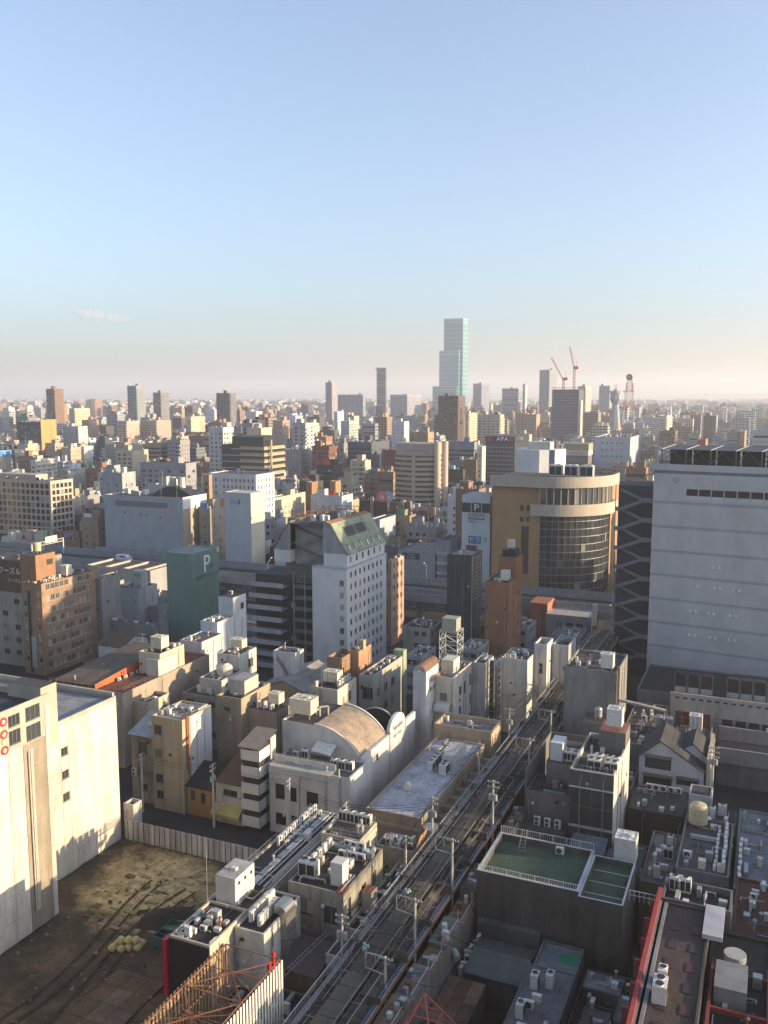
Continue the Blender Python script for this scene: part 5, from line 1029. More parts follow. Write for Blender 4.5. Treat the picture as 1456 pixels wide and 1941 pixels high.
S4 = P(380, 1218, 340, 396, 18.); rs4 = hb('white_angle_block', 'white angular block with dark tiled roof and small windows', [S4[0], S4[1], S4[2], S4[2] + 9, 18.], (.58, .59, .6), N=[(1.2, 2.2, 12.6, 13.8), (3.6, 4.6, 12.2, 13.4)], par=.2, rm=roofm((.12, .125, .13))); S5 = [S4[0] - 3.5, S4[1] - 1.2, S4[2] - 9, S4[2] - .1, 13.2]; rs5 = hb('striped_front_house', 'white house with dark window bands in front of the angular block', S5, (.55, .56, .57), N=[(.4, 5.4, 10.6, 12.), (.6, 4.6, 6.2, 8.)], par=.5, sash=4); clutter(S5, 12.7, 77, 'outdoor unit on the white banded house', 4)
# --- steel scrap scaffold and roofs in front of the brown apartments
hb('grey_low_hall', 'low dark grey hall with small window in front of the green parking tower', [*P(290, 1185, 207, 300, 12.)[:2], *P(290, 1185, 207, 300, 12.)[2:]], (.20, .21, .21), N=[(8, 10, 6, 7.4)], par=.4)
m_ = P(275, 1248, 245, 290, 13.); rsx = hb('tin_clad_shed', 'rusty tin clad roof shed tangled with aerials', [m_[0], m_[1], m_[2], m_[2] + 8, 13.], corr((.36, .35, .33), .3, 0, 'tin_cladding'), par=.3); mast(m_[0] + 2.4, m_[2] + 2, 12.7, 5.5, 'bent television aerial on the tin clad shed', 3); mast(m_[0] + 4.8, m_[2] + 3, 12.7, 4., 'short television aerial on the tin clad shed', 2)
lw = P(232, 1222, 186, 240, 12.); rl = gable_shed('white_gabled_roof', 'white gabled rooftop with brown sheet roof by the brown apartments', [lw[0], lw[1], lw[2], lw[2] + 10, 11.4], wall((.6, .6, .58)), roofm((.13, .09, .06)), 13.4); 
# --- white slab, green parking tower, brown apartments
V1 = P(412, 1180, 380, 467, 20.); rv = hb('blank_white_slab', 'blank white slab building with long bare side beside the green parking tower', V1, wall((.60, .63, .66), .3, .8, .7), par=.5); part_box(rv, 'stair_tower', V1[0] + .6, V1[1] - .02, V1[3] - 6, V1[3] - .02, 19.4, 24.6, wall((.60, .63, .66), .3), mROOF); prop('acw', V1[1] - 2.6, V1[3] - 3, 24.6, 0, 'pale box unit on top of the blank white slab'); clutter([V1[0] + .4, V1[1], V1[2] + .4, V1[3] - 6.5], 19.5, 81, 'outdoor unit on the blank white slab', 4); part_box(rv, 'window', V1[1] - .05, V1[1] + .03, V1[3] - 2.6, V1[3] - 1.2, 21., 22.6, mFRAMED)
U1 = P(363, 1050, 315, 414, 30.); mGRN = wall((.14, .235, .195), .2, .6, .4, 'green_cladding'); ru = hb('green_parking_tower', 'windowless green parking tower with a white letter P near its top', U1, mGRN, par=.3, rm=roofm((.30, .31, .33)), cap=flat((.4, .45, .43), .5))
text(ru, 'P', U1[1] + .03, U1[2] + 7.2, 25.8, 7.2, 'W', flat((.8, .82, .82), .5)); part_box(ru, 'blue_patch', U1[1] + .01, U1[1] + .05, U1[2] + 8.8, U1[2] + 11., 24.3, 25.6, flat((.08, .13, .2), .6)); text(ru, '駐車パーキング', U1[1] + .03, U1[2] + 7.4, 22.4, 1.5, 'W', flat((.16, .07, .06), .8)); part_box(ru, 'corner_light', U1[1] - .3, U1[1] + .06, U1[3] - .9, U1[3] + .05, 28.6, 29.9, flat((.6, .57, .4), .5))
T1 = P(78, 1107, 40, 180, 25.); rt1 = hb('brown_apartment_block', 'brown tiled apartment block with banded rows of bright windows', T1, wall((.30, .19, .125), .3, .75), N=[(.6, 1.7, 3.2 + 3.05 * k, 4.8 + 3.05 * k) for k in range(7)] + [(5.2, 6.3, 3.2 + 3.05 * k, 4.8 + 3.05 * k) for k in range(7)], W=[(1.6 + 1.72 * c, 2.9 + 1.72 * c, 1.6 + 3.05 * r, 3.2 + 3.05 * r) for c in range(int((T1[3] - T1[2] - 2) / 1.72)) for r in range(8)], par=.5, gm=glassm((.05, .05, .05), .55), fm=flat((.5, .47, .4), .5)); L_ = T1[3] - T1[2]
for r in range(8): m = MB(); m.box(T1[1] + .02, T1[1] + .14, T1[2] + .4, T1[3] - .4, .3 + 3.05 * r, 1.5 + 3.05 * r); m.build('balcony_band', wall((.32, .21, .14), .3), rt1)
part_box(rt1, 'stair_tower', T1[0] - 2., T1[0] + 3.4, T1[2] + 2, T1[2] + 9.2, 20, 32., wall((.34, .19, .11), .25), mROOF); part_box(rt1, 'stair_window', T1[0] + 3.38, T1[0] + 3.44, T1[2] + 6., T1[2] + 8.2, 28.8, 30.3, mFRAMED); prop('rtank', T1[0] + .6, T1[2] + 5.6, 32., 0, 'pale round tank on the brown apartment stair tower'); prop('tankW', T1[1] - 2.6, T1[2] + 12, 24.5, 0, 'white cube tank on the brown apartment roof', scale=1.1); clutter([T1[0] + 3.6, T1[1], T1[2] + 2, T1[2] + 9], 24.5, 83, 'outdoor unit beside the brown stair tower', 5)
part_box(rt1, 'vertical_sign', T1[0] + 3., T1[0] + 4.6, T1[2] - .35, T1[2] - .02, 2., 10.5, flat((.34, .34, .35), .5)); part_box(rt1, 'dark_recess', T1[0] + 2., T1[0] + 3.2, T1[2] - .02, T1[2] + .1, .4, 22.8, mDK)
Z1 = [T1[0] - 34, T1[0] - 2.6, T1[2] + 4, T1[2] + 18, 29.5]; rz = hb('brown_sign_building', 'grey building with brown upper cladding and white lettering beside the brown apartments', Z1, (.36, .34, .31), N=[(31.4 - 4.4 * (c + 1), 31.4 - 4.4 * (c + 1) + 1.9, 3. + 3.6 * r, 4.5 + 3.6 * r) for c in range(6) for r in range(5)], par=.5); part_box(rz, 'brown_cladding', Z1[0], Z1[1] - .02, Z1[2] - .2, Z1[2] - .02, 20.8, 29.6, wall((.14, .095, .07), .3)); text(rz, 'フーズ＆ぐるめ', Z1[1] - 2.2, Z1[2] - .22, 26.6, 2.1, 'N', flat((.75, .75, .72), .5)); text(rz, 'フーズ＆ぐるめ', Z1[1] - 1.9, Z1[2] - .22, 24., 1.2, 'N', flat((.7, .7, .68), .5))
Y1_ = P(192, 1097, 177, 213, 22.5); hb('narrow_grey_tower', 'narrow grey tower with blank two tone front beside the brown apartments', [Y1_[0], Y1_[1], Y1_[2], Y1_[2] + 8, 22.5], (.30, .29, .28), W=[(2, 3, 15, 15.8)], par=.3)
B1 = P(262, 1117, 213, 274, 17.); rb1 = hb('grey_white_workshop', 'grey white workshop with faded wall lettering and a sign cube above', [B1[0], B1[1], B1[2], B1[2] + 9, 17.], (.46, .48, .5), N=[(1., 2.4, 12, 13.6)], par=.5); part_box(rb1, 'sign_cube', B1[1] - 3.4, B1[1] - .4, B1[2] + 2, B1[2] + 5, 16.5, 22., wall((.5, .5, .5))); text(rb1, '大丸', B1[1] - 1.9, B1[2] + 1.98, 20.6, 1.3, 'N', flat((.12, .12, .13)))
B2 = P(285, 1082, 165, 318, 15.); rb2 = hb('long_brown_roof_hall', 'long grey hall with dark brown roof in front of the expressway', [B2[0], B2[1], B2[2], B2[2] + 14, 15.], (.38, .38, .38), N=[(20, 22.5, 8, 11)], par=.6, rm=roofm((.09, .075, .06)))
for k in range(4): part_box(rb2, 'roof_beam', B2[1] - 4 - 8 * k, B2[1] - 3.2 - 8 * k, B2[2] + .3, B2[2] + 13.7, 14.4, 15.1, wall((.5, .45, .38)))
B3 = P(300, 1150, 205, 330, 11.); hb('flat_grey_roofs', 'flat grey rooftop with cluttered edge below the long brown roofed hall', [B3[0], B3[1], B3[2], B3[2] + 20, 11.], (.33, .34, .35), N=(4, 1.2, 1.2), par=.5, rm=roofm((.13, .15, .15))); clutter([B3[0], B3[1], B3[2], B3[2] + 19], 10.5, 87, 'outdoor unit on the flat grey rooftop below the brown hall', 9)
# --- white hotel with green mansard
HW = wall((.64, .64, .64), .2, .8, .4); hx0, hx1, hy0, hy1 = -109.3, -99.3, 205., 231.
rh = hb('mansard_hotel', 'white hotel with rows of small windows and a green copper mansard roof', [hx0, hx1, hy0, hy1, 30.], HW, N=[(8.0, 9.2, 3.2 + 3.15 * k, 4.7 + 3.15 * k) for k in range(8)], W=[(2.2 + 2.8 * c, 3.25 + 2.8 * c, 2.0 + 3.15 * r, 3.5 + 3.15 * r) for c in range(8) for r in range(9)], par=.3)
part_box(rh, 'sill_course', hx0 - .05, hx1 + .15, hy0 - .15, hy1 + .05, 29.7, 30.05, wall((.5, .5, .5)))
bld('', '', [-106.6, -99.8, 206.4, 230.8, 33.4], HW, W=[(1.6 + 3.8 * c, 2.7 + 3.8 * c, 3.3, 4.9) for c in range(6)], root=rh, z0=27.7, par=.1); bld('', '', [-121.5, -116.6, 206.4, 230.8, 33.4], HW, root=rh, z0=30.2, par=.1); part_box(rh, 'rear_shaft', -121.3, -116.7, 212.2, 230.6, 25.2, 30.2, wall((.2, .2, .2), .4)); bld('', '', [-116.55, -106.65, 209.6, 230.8, 33.2], wall((.17, .175, .18), .4), root=rh, z0=24., par=.1)
mGC = roofm((.37, .42, .30), 'copper_green', .5); mz0, mz1 = 33.4, 41.2; xa, xb, ya, yb = -121.9, -99.5, 206.2, 231.; xc, xd = -117., -104.4
m = MB(); m.quad((xb, ya, mz0), (xb, yb, mz0), (xd, yb, mz1), (xd, ya, mz1)); m.build('mansard_slope', mGC, rh); m = MB(); m.quad((xa, yb, mz0), (xa, ya, mz0), (xc, ya, mz1), (xc, yb, mz1)); m.build('mansard_slope', mGC, rh); m = MB(); m.box(xb - .3, xb + .15, ya, yb, mz0 - .25, mz0 + .02); m.build('eave', mGC, rh)
m = MB(); m.quad((xd, ya, mz1), (xd, yb, mz1), (xd - 1.6, yb, mz1 + .5), (xd - 1.6, ya, mz1 + .5)); m.build('copper_ridge', roofm((.36, .20, .08), 'copper_tan'), rh); m = MB(); m.quad((xc, ya, mz1 - .6), (xd, ya, mz1 - .6), (xd, yb, mz1 - .6), (xc, yb, mz1 - .6)); m.build('flat_roof', mROOF, rh)
m = MB(); m.poly([(xa + .4, ya + .3, mz0), (-116.5, ya + .3, mz0), (-116.5, ya + .3, mz1), (xc, ya + .3, mz1)]); m.poly([(-106.8, ya + .3, mz0), (xb - .4, ya + .3, mz0), (xd - .2, ya + .3, mz1), (-106.8, ya + .3, mz1)]); m.poly([(-116.5, ya + 3, mz0 - 4), (-106.8, ya + 3, mz0 - 4), (-106.8, ya + 3, mz1), (-116.5, ya + 3, mz1)]); m.poly([(xb - .4, yb - .2, mz0), (xa + .4, yb - .2, mz0), (xc, yb - .2, mz1), (xd, yb - .2, mz1)]); m.build('gable_wall', wall((.34, .35, .36), .4), rh, 'stuff')
def slope_pt(y, t, d=.06): return (xb + (xd - xb) * t + d * .83, y, mz0 + (mz1 - mz0) * t + d * .56)
for k in range(6):
    y0 = ya + 2.2 + 3.8 * k; m = MB(); a, b, c, d = slope_pt(y0, .1), slope_pt(y0 + 1.3, .1), slope_pt(y0 + 1.3, .27), slope_pt(y0, .27); m.quad(a, b, c, d, 1); e = [(p[0] + .35, p[1], p[2] + .05) for p in (d, c)]
    m.quad((a[0] + .1, a[1] - .12, a[2]), (a[0] + .1, a[1], a[2]), (e[0][0], d[1], e[0][2]), (e[0][0], d[1] - .12, e[0][2]), 0); m.quad(d, c, e[1], e[0], 0); m.bar(a, d, .1, 0); m.bar(b, c, .1, 0); m.bar(d, c, .1, 0); m.build('dormer_window', [mGC, glassm((.35, .36, .33), 0.)], rh)
for k in range(2):
    y0 = ya + 5. + 6.6 * k; m = MB(); m.quad(slope_pt(y0, .5), slope_pt(y0 + 6, .5), slope_pt(y0 + 6, .8), slope_pt(y0, .8), 0)
    for q in range(6): y = y0 + 1.0 * q; m.bar(slope_pt(y, .5, .15), slope_pt(y, .8, .15), .07, 1)
    m.bar(slope_pt(y0, .8, .15), slope_pt(y0 + 6, .8, .15), .09, 1); m.bar(slope_pt(y0, .5, .15), slope_pt(y0 + 6, .5, .15), .09, 1); m.build('roof_light', [mDK, mFRAME], rh)
m = MB()
for f in range(5):
    z0 = 29.4 + 2.6 * f; s = 1 if f % 2 == 0 else -1; xA, xB = (-115.8, -107.6) if s > 0 else (-107.6, -115.8)
    m.quad((xA, ya + 1.2, z0), (xB, ya + 1.2, z0 + 2.6), (xB, ya + 2.4, z0 + 2.6), (xA, ya + 2.4, z0)); m.quad((xA, ya + 2.4, z0 - .15), (xB, ya + 2.4, z0 + 2.45), (xB, ya + 1.2, z0 + 2.45), (xA, ya + 1.2, z0 - .15)); m.bar((xA, ya + 1.2, z0 + 1), (xB, ya + 1.2, z0 + 3.6), .06)
m.build('fire_stair', mSTEEL, rh); clutter([-114, -107, 208, 229], mz1 - .6, 91, 'outdoor unit on the flat top of the mansard hotel', 8, ('vrf', 'ac2')); rail(rh, [(-115.2, 207), (-115.2, 230), (-106., 230)], mz1 - .6, 2.4, 1.2, .07, mRUST)
hs = thing('hotel_stair_block', 'dark open gallery block with floors of balconies beside the white hotel', 'building', (-112.5, 211, 0)); FOOT.append((-116, -109.4, 208, 222)); m = MB(); m.box(-116.4, -109.5, 210, 222, 0, 27.6); m.build('core', wall((.05, .05, .052), .4), hs)
for k in range(9): m = MB(); z = 1.6 + 3.05 * k; m.box(-116.3, -109.45, 207.6, 210, z, z + .2); m.box(-116.3, -109.45, 207.5, 207.62, z, z + 1.1); m.build('gallery', wall((.13, .13, .13), .3), hs)
for x in (-116.3, -112.9, -109.6): m = MB(); m.box(x - .12, x + .12, 207.4, 207.7, 0, 27.6); m.build('column', wall((.28, .28, .28)), hs)
hp_ = thing('stepped_balcony_apartments', 'grey apartments with white balcony fronts stepping outward beside the hotel', 'building', (-123, 214, 0)); FOOT.append((-132, -116.6, 206, 224)); m = MB(); m.box(-130, -116.8, 210.5, 222, 0, 25.4); m.build('core', wall((.06, .06, .06), .4), hp_)
for k in range(8): m = MB(); z = .8 + 3.1 * k; d = .38 * (7 - k); m.box(-130 - d * .6, -119.6, 207.6 - d, 210.6, z, z + .25); m.box(-130 - d * .6, -119.6, 207.5 - d, 207.7 - d, z, z + 1.25); m.build('balcony', wall((.42, .43, .43), .3), hp_)
for k in range(8): put_window(hp_, -118.2, 210.35, 2. + 3.1 * k, 1.5, 1.6, 0., mFRAMED, mGLASS, 2)
pk = P(742, 1063, 735, 766, 26.); rpk = hb('salmon_slim_block', 'slim salmon block with warm sunlit windowed side beside the hotel', [pk[0], pk[1], pk[2], pk[3], 26.], (.48, .34, .26), W=(3, 1.3, 1.4, 3.3), par=.4); clutter([pk[0], pk[1], pk[2], pk[3]], 25.6, 93, 'outdoor unit on the slim salmon block', 3)
# --- dark tower and orange brick tower
DT = P(895, 1053, 848, 914, 31.); rdt = hb('dark_slate_tower', 'dark slate grey windowless tower with pale gridded side by the expressway', DT, wall((.075, .08, .09), .3, .6), par=.3, rm=roofm((.33, .36, .36)), W=[(.8 + 1.35 * c, 1.9 + 1.35 * c, 18 + 1.05 * r, 18.8 + 1.05 * r) for c in range(int((DT[3] - DT[2] - 1) / 1.35)) for r in range(12)], each=False, gm=flat((.5, .43, .32), .4)); part_box(rdt, 'white_pipe', DT[1] + .02, DT[1] + .14, DT[2] - .12, DT[2] + .02, 1, 31, mACW)
m = MB(); m.line([(DT[0] + 4.4, DT[2] - .08, 2), (DT[0] + 4.4, DT[2] - .08, 25)], .06); m.build('pipe', mACG, rdt)
BT = P(965, 1105, 920, 990, 27.); rbt = hb('orange_brick_tower', 'orange brick tower block with sunlit side and stepped roof by the expressway', BT, wall((.30, .15, .085), .25, .8), N=[(.3, .9, 4. + 5.2 * k, 5. + 5.2 * k) for k in range(4)], W=[(4, 4.8, 8 + 4 * k, 9.4 + 4 * k) for k in range(5)] + [(9., 9.8, 10 + 4 * k, 11.4 + 4 * k) for k in range(4)], par=.5); part_box(rbt, 'upper_block', BT[0] + 1.6, BT[1] + .02, BT[2] + 6.5, BT[3] + .02, 26, 32.5, wall((.32, .16, .09), .25), mROOF); part_box(rbt, 'dark_cap', BT[0] + 2.4, BT[1] - .6, BT[2] + 7.2, BT[3] - 1, 32.5, 34.2, mDK); prop('tankW', BT[0] + 4.4, BT[2] + 3.4, 26.5, 0, 'pale box tank on the orange brick tower'); prop('tankW', (BT[0] + BT[1]) / 2 + 1, BT[2] + 9.2, 34.2, 0, 'small box tank on the topmost roof of the orange brick tower', scale=.8); rail(rbt, [(BT[0] + .3, BT[2] + .3), (BT[1] - .3, BT[2] + .3), (BT[1] - .3, BT[2] + 6)], 26.9, 1.1, 1.1)
bw = P(1120, 1168, 1035, 1128, 11.); rbw = hb('shed_roof_garage', 'low building with ribbed metal roof and brick end before the expressway', [bw[0], bw[1], bw[2], bw[2] + 12, 10.5], (.3, .28, .26), N=[(3 + 3 * k, 5 + 3 * k, 6.2, 8.4) for k in range(6)], par=.2, rm=corr((.42, .40, .37), .5, 0, 'ribbed_metal')); part_box(rbw, 'brick_end', bw[0] - 5.5, bw[0] - .05, bw[2] + 2, bw[2] + 11, 0, 13., wall((.40, .17, .10), .3)); part_box(rbw, 'red_white_post', bw[1] + .3, bw[1] + 1.6, bw[2] + .5, bw[2] + 1.2, 2, 8., flat((.55, .04, .03), .5)); part_box(rbw, 'white_post', bw[1] + .3, bw[1] + 1.6, bw[2] + .5, bw[2] + 1.2, 8., 14.5, flat((.66, .63, .55), .5))
for i, (u, v, l, r, z, c, lab) in enumerate(((1000, 1190, 955, 1012, 12., (.34, .35, .36), 'flat grey block with small sheds beside the orange brick tower'), (1100, 1208, 1045, 1110, 10., (.3, .31, .33), 'wide grey flat roof before the ribbed metal garage'), (905, 1232, 870, 915, 12., (.36, .36, .35), 'pale flat roof block at the foot of the dark slate tower'), (815, 1192, 765, 835, 11., (.45, .43, .38), 'pale tent roofed block at the foot of the slim salmon block'), (800, 1245, 770, 822, 10., (.4, .41, .41), 'low grey lean-to roofs behind the arched tower'))):
    b = P(u, v, l, r, z); rx = hb('flat_grey_block', lab, [b[0], b[1], b[2], b[2] + 10, z], c, N=(3, 1.3, 1.2), W=(3, 1.3, 1.2), par=.5, rm=random.choice((mROOF, mROOFL))); clutter([b[0], b[1], b[2], b[2] + 9], z - .5, 100 + i, 'outdoor unit on the ' + lab.split(' block')[0].split(' roofs')[0], 4)
# --- right of the arcade
Hh = [-25.8, -19.2, 130.7, 146.8, 18.]; mTILE = wall((0.062, 0.057, 0.053), .5, .7); mLITE = wall((0.560, 0.530, 0.480), .35)
rH = hb('dark_tile_building', 'dark panelled building with pale side wall and rooftop chillers beside the arcade', Hh, mLITE, par=.9, rm=roofm((0.074, 0.074, 0.074))); wN = Hh[1] - Hh[0]
panels(rH, 'N', Hh, [0., wN * .25, wN * .5, wN * .75, wN], [.2, 3.1, 6.0, 8.9], mTILE, th=.06); panels(rH, 'N', Hh, [0., wN * .25, wN * .5, wN * .75, wN], [9.3, 12.3, 15.2], mTILE, th=.06); panels(rH, 'N', Hh, [0., wN * .25, wN * .5, wN * .75, wN], [15.4, 17.9], wall((0.099, 0.093, 0.087), .4), th=.06); part_box(rH, 'white_course', Hh[0] - .02, Hh[1], Hh[2] - .12, Hh[2] - .005, 15.2, 15.4, mACW)
for k in range(2):
    for q in range(2): prop('chil', -22.6 + 2.5 * q, 133.6 + 1.9 * k, 17.1, 0, 'white twin fan chiller on the steel deck of the dark panelled building', scale=.85)
rail(rH, [(-25.4, 137), (-25.4, 131.6), (-19.6, 131.6), (-19.6, 137.5)], 17.1, 1.3, .6, .03, mSTEEL); part_box(rH, 'stair_house', -23.4, -19.22, 141.6, 146.6, 17.1, 20.6, wall((0.161, 0.155, 0.143)), flat((.25, .10, .08), .9)); prop('tankW', -21.2, 143.4, 20.6, 0, 'tall white tank with pink top on the dark panelled building', scale=1.15)
H2 = [-33.1, -25.9, 133.2, 140, 12.2]; rH2 = hb('mauve_plaster_block', 'mauve grey plaster block with high side screen beside the arcade', H2, wall((0.186, 0.167, 0.167), .4), N=[(4.6, 5.2, 10.6, 11.3), (5.6, 6.2, 10.6, 11.3), (6.6, 7.2, 10.6, 11.3)], par=.4); part_box(rH2, 'rear_block', -31., -25.95, 137.6, 148, 0, 15.6, wall((0.186, 0.167, 0.167), .4), mROOF); part_box(rH2, 'side_screen', -33.6, -33.35, 134.2, 152, 0, 15.2, wall((0.198, 0.180, 0.167), .5)); part_box(rH2, 'back_screen', -33.5, -26, 151.8, 152, 0, 15.2, wall((0.186, 0.174, 0.149), .5))
part_box(rH2, 'plant_cabinet', -30.6, -28.6, 138.4, 141.8, 15.6, 18.6, wall((0.600, 0.600, 0.600), .15), mACW)
for k in range(4): prop('vrf', -27.9 + .95 * (k % 2) * 1.3, 139.2 + 1.1 * (k // 2), 15.6, 0, 'pale round fan condenser on the mauve plaster block', scale=.95)
for k in range(3): prop('ac2', -30.8 + 1.6 * k, 131.4, 7.6, 0, 'grey outdoor unit on the ledge below the mauve plaster block')
hb('ledge_block', 'dark low ledge block in front of the mauve plaster block', [-33.4, -26.2, 129.4, 133.1, 7.6], (0.056, 0.056, 0.056), par=.02)
hb('slate_low_roof', 'low flat slate blue roof between the arcade and the dark panelled building', [-33.1, -24.8, 119.6, 129.2, 4.6], (0.124, 0.124, 0.130), par=.1, rm=roofm((0.105, 0.112, 0.130))); prow('acw', -29.4, 122.8, -26.4, 122.8, 2, 4.5, 0, 'twin outdoor unit on the low slate blue roof'); hb('beige_cabin', 'small beige cabin with white rim roof beside the slate blue roof', [-31.2, -28., 119.2, 121., 6.4], (0.450, 0.380, 0.290), par=.3)
rg_ = hb('slate_pent_roof', 'pale slate lean-to roof behind the green roofed building', [-24.4, -19.6, 119.2, 128.6, 6.], (0.124, 0.124, 0.130), par=.05); m = MB(); m.quad((-24.6, 118.9, 7.2), (-19.4, 118.9, 7.2), (-19.4, 128.6, 9.), (-24.6, 128.6, 9.)); m.box(-24.4, -19.6, 119.2, 128.6, 5.8, 7.2); m.build('pent_roof', roofm((0.136, 0.143, 0.174), 'slate_sheet'), rg_)
mCON = wall((.125, .112, .095), .6); mTURF = roofm((.055, .095, .058), 'green_coating'); mWCAP = wall((0.500, 0.520, 0.550), .3)
I1 = [-33.1, -19.6, 107.2, 118.6, 12.]; ri = hb('green_roof_building', 'dark concrete building with green coated roof terrace and white railings', I1, mCON, par=.8, rm=mTURF, cap=mWCAP, pt=.45); I2 = [-19.55, -14., 106.2, 117.4, 12.]; bld('', '', I2, mCON, mTURF, root=ri, par=.9, cap=mWCAP, pt=.25); FOOT.append((-20, -14, 106, 118)); 
rail(ri, [(-32.9, 107.5), (-19.8, 107.5)], 11.2, 1.5, 1.7, .04, mACW, True); rail(ri, [(-32.9, 118.3), (-19.8, 118.3)], 11.9, 1.2, 1.7, .04, mACW, True)
for k in range(3): m = MB(); m.bar((-19.2, 109 + 3 * k, 11.16), (-14.4, 109 + 3 * k, 11.16), .05); m.build('pipe', mACW, ri)
t = thing('roof_ladder_frame', 'thin white folding ladder frame standing on the green roof', 'ladder', (-29, 115, 11.2)); m = MB()
for dx in (-.5, .5): m.bar((-29.2 + dx, 115.4, 11.2), (-28.9 + dx * .5, 116, 14.4), .04)
for k in range(6): m.bar((-29.6 + .04 * k, 115.45 + .08 * k, 11.5 + .45 * k), (-28.7 - .02 * k, 115.45 + .08 * k, 11.5 + .45 * k), .03)
m.build('stile', mSTEEL, t); prop('acw', -24.2, 117.2, 11.2, 0, 'white box unit beside the railing of the green roof'); part_box(ri, 'lower_wall', -32.5, -24.2, 105.9, 107.15, 0, 5.6, wall((0.136, 0.130, 0.124), .5))
# low roofs in front of it
hb('pale_flat_roof', 'small flat roof painted pale blue with a bright green patch', [-23.6, -18.4, 99.4, 105.8, 5.4], (0.161, 0.161, 0.161), par=.25, rm=roofm((0.223, 0.248, 0.273))); m = MB(); m.quad((-21., 102.2, 5.17), (-18.75, 102.2, 5.17), (-18.75, 104.6, 5.17), (-21., 104., 5.17)); o = m.build('green_patch', flat((.01, .22, .11), .6)); tag(o, 'bright green sheet lying on the pale blue flat roof', 'sheet')
gr = hb('mottled_long_roof', 'long mottled grey roof running below the green roofed building', [-23.8, -18.2, 62., 99.2, 6.2], (0.124, 0.124, 0.124), par=.1, rm=roofm((0.167, 0.167, 0.180)))
rz_ = gable_shed('ribbed_grey_shed', 'grey shed with ribbed sheet roof in front of the green roofed building', [-31.2, -24.4, 97.6, 104.8, 4.2], wall((0.099, 0.093, 0.087)), corr((0.093, 0.096, 0.093), .4, 0, 'ribbed_grey'), 5.2)
bz_ = hb('rusty_sheet_roof', 'low roof of rusty brown sheets beside the arcade', [-33.1, -28.4, 88., 96.6, 3.6], (0.099, 0.081, 0.062), par=.0, rm=mROOFD)
for i in range(3):
    for j in range(2): m = MB(); m.quad((-33.05 + 1.55 * i, 88.1 + 4.2 * j, 3.72 + .05 * i), (-31.55 + 1.55 * i, 88.1 + 4.2 * j, 3.75), (-31.55 + 1.55 * i, 92.2 + 4.2 * j, 3.9), (-33.05 + 1.55 * i, 92.2 + 4.2 * j, 3.87)); m.build('rusty_sheet', roofm(((.27, .15, .085), (.20, .11, .07), (.15, .07, .05))[(i + j) % 3], 'rusty_sheet'), bz_)
hb('dark_back_yard_block', 'dark back yard block with ducts beside the arcade', [-33.1, -31.4, 97.2, 106.6, 3.2], (0.074, 0.074, 0.074), par=.2); clutter([-33.1, -30.9, 97.4, 106], 3., 121, 'outdoor unit in the dark back yard beside the arcade', 5, ('acw', 'ac2'))
gd = thing('elbow_duct', 'fat grey elbow duct rising in the dark back yard', 'duct', (-33.6, 99.4, 3.)); m = MB(); m.line([(-33.8, 99.4, 3.), (-33.8, 99.4, 5.2), (-33.2, 98.6, 5.7), (-32.4, 97.6, 5.4)], .42, 0, 10); m.build('pipe', mACG, gd)
hb('yard_shed_row', 'row of dark patched sheds behind the red beam building', [-18., -9.8, 88, 104.6, 3.8], (0.081, 0.077, 0.074), par=.2, rm=mROOFD); clutter([-17.6, -10, 90, 104], 3.6, 123, 'outdoor unit among the dark patched sheds', 6)
for k, (x, y, w, d, z, c) in enumerate(((-17.4, 99, 4.4, 3.4, 5., (.26, .25, .27)), (-13., 94, 3.6, 4.8, 5.4, (.2, .2, .21)), (-16.6, 90.6, 3., 5.6, 4.6, (.14, .135, .13)))): part = hb('patched_shed', ('lilac grey shed roof below the green roofed building', 'plain grey shed roof beside the red beam', 'blackened shed roof beside the mottled long roof')[k], [x, x + w, y, y + d, z], (0.124, 0.118, 0.112), par=.05, rm=roofm(c), foot=False, z0=3.5)
for nm_, b_q, z_q, sd_q, n_q in (('mottled long roof', [-23.4, -18.6, 74, 98], 6.1, 301, 7), ('low slate blue roof', [-32.6, -25.4, 123.6, 128.6], 4.5, 302, 3), ('dark block behind the white tank', [-18.4, -14.2, 123.4, 129.6], 8.1, 304, 3), ('slate sheet roof', [-8.8, -2.6, 134.4, 142], 10.1, 305, 5), ('walled yard', [-32.4, -20, 153, 162.4], 6., 306, 7)):
    clutter(b_q, z_q, sd_q, 'outdoor unit on the ' + nm_, n_q, ('ac1', 'acw', 'vrf'))
# red pyramid frame by the arcade
hb('frame_base_block', 'dark low block carrying the red pyramid frame beside the arcade', [-32.9, -25.6, 64, 86., 5.], (.1, .09, .085), par=.2)
rf_ = thing('red_pyramid_frame', 'salmon red steel pyramid frame standing on a roof beside the arcade', 'frame', (-29.6, 77.5, 5)); ap_ = (-30.2, 80.4, 12.6); fb_ = [(-32.3, 74., 8.), (-26.6, 74., 8.), (-26.6, 81.4, 9.), (-32.3, 81.4, 9.)]
for k in range(4):
    a, b = fb_[k], fb_[(k + 1) % 4]; m = MB(); m.bar(a, ap_, .13); m.build('rafter', flat((.36, .10, .08), .7, 0, 'salmon_steel'), rf_); m = MB(); m.bar(a, b, .12); m.build('ring_beam', flat((.36, .10, .08), .7), rf_); m = MB(); m.bar(a, (a[0], a[1], 4.8), .12); m.build('leg', flat((.36, .10, .08), .7), rf_)
    m = MB(); c = tuple((a[i] + ap_[i]) / 2 for i in range(3)); d = tuple((b[i] + ap_[i]) / 2 for i in range(3)); m.bar(c, d, .08); m.bar(a, d, .07); m.build('brace', flat((.36, .10, .08), .7), rf_)
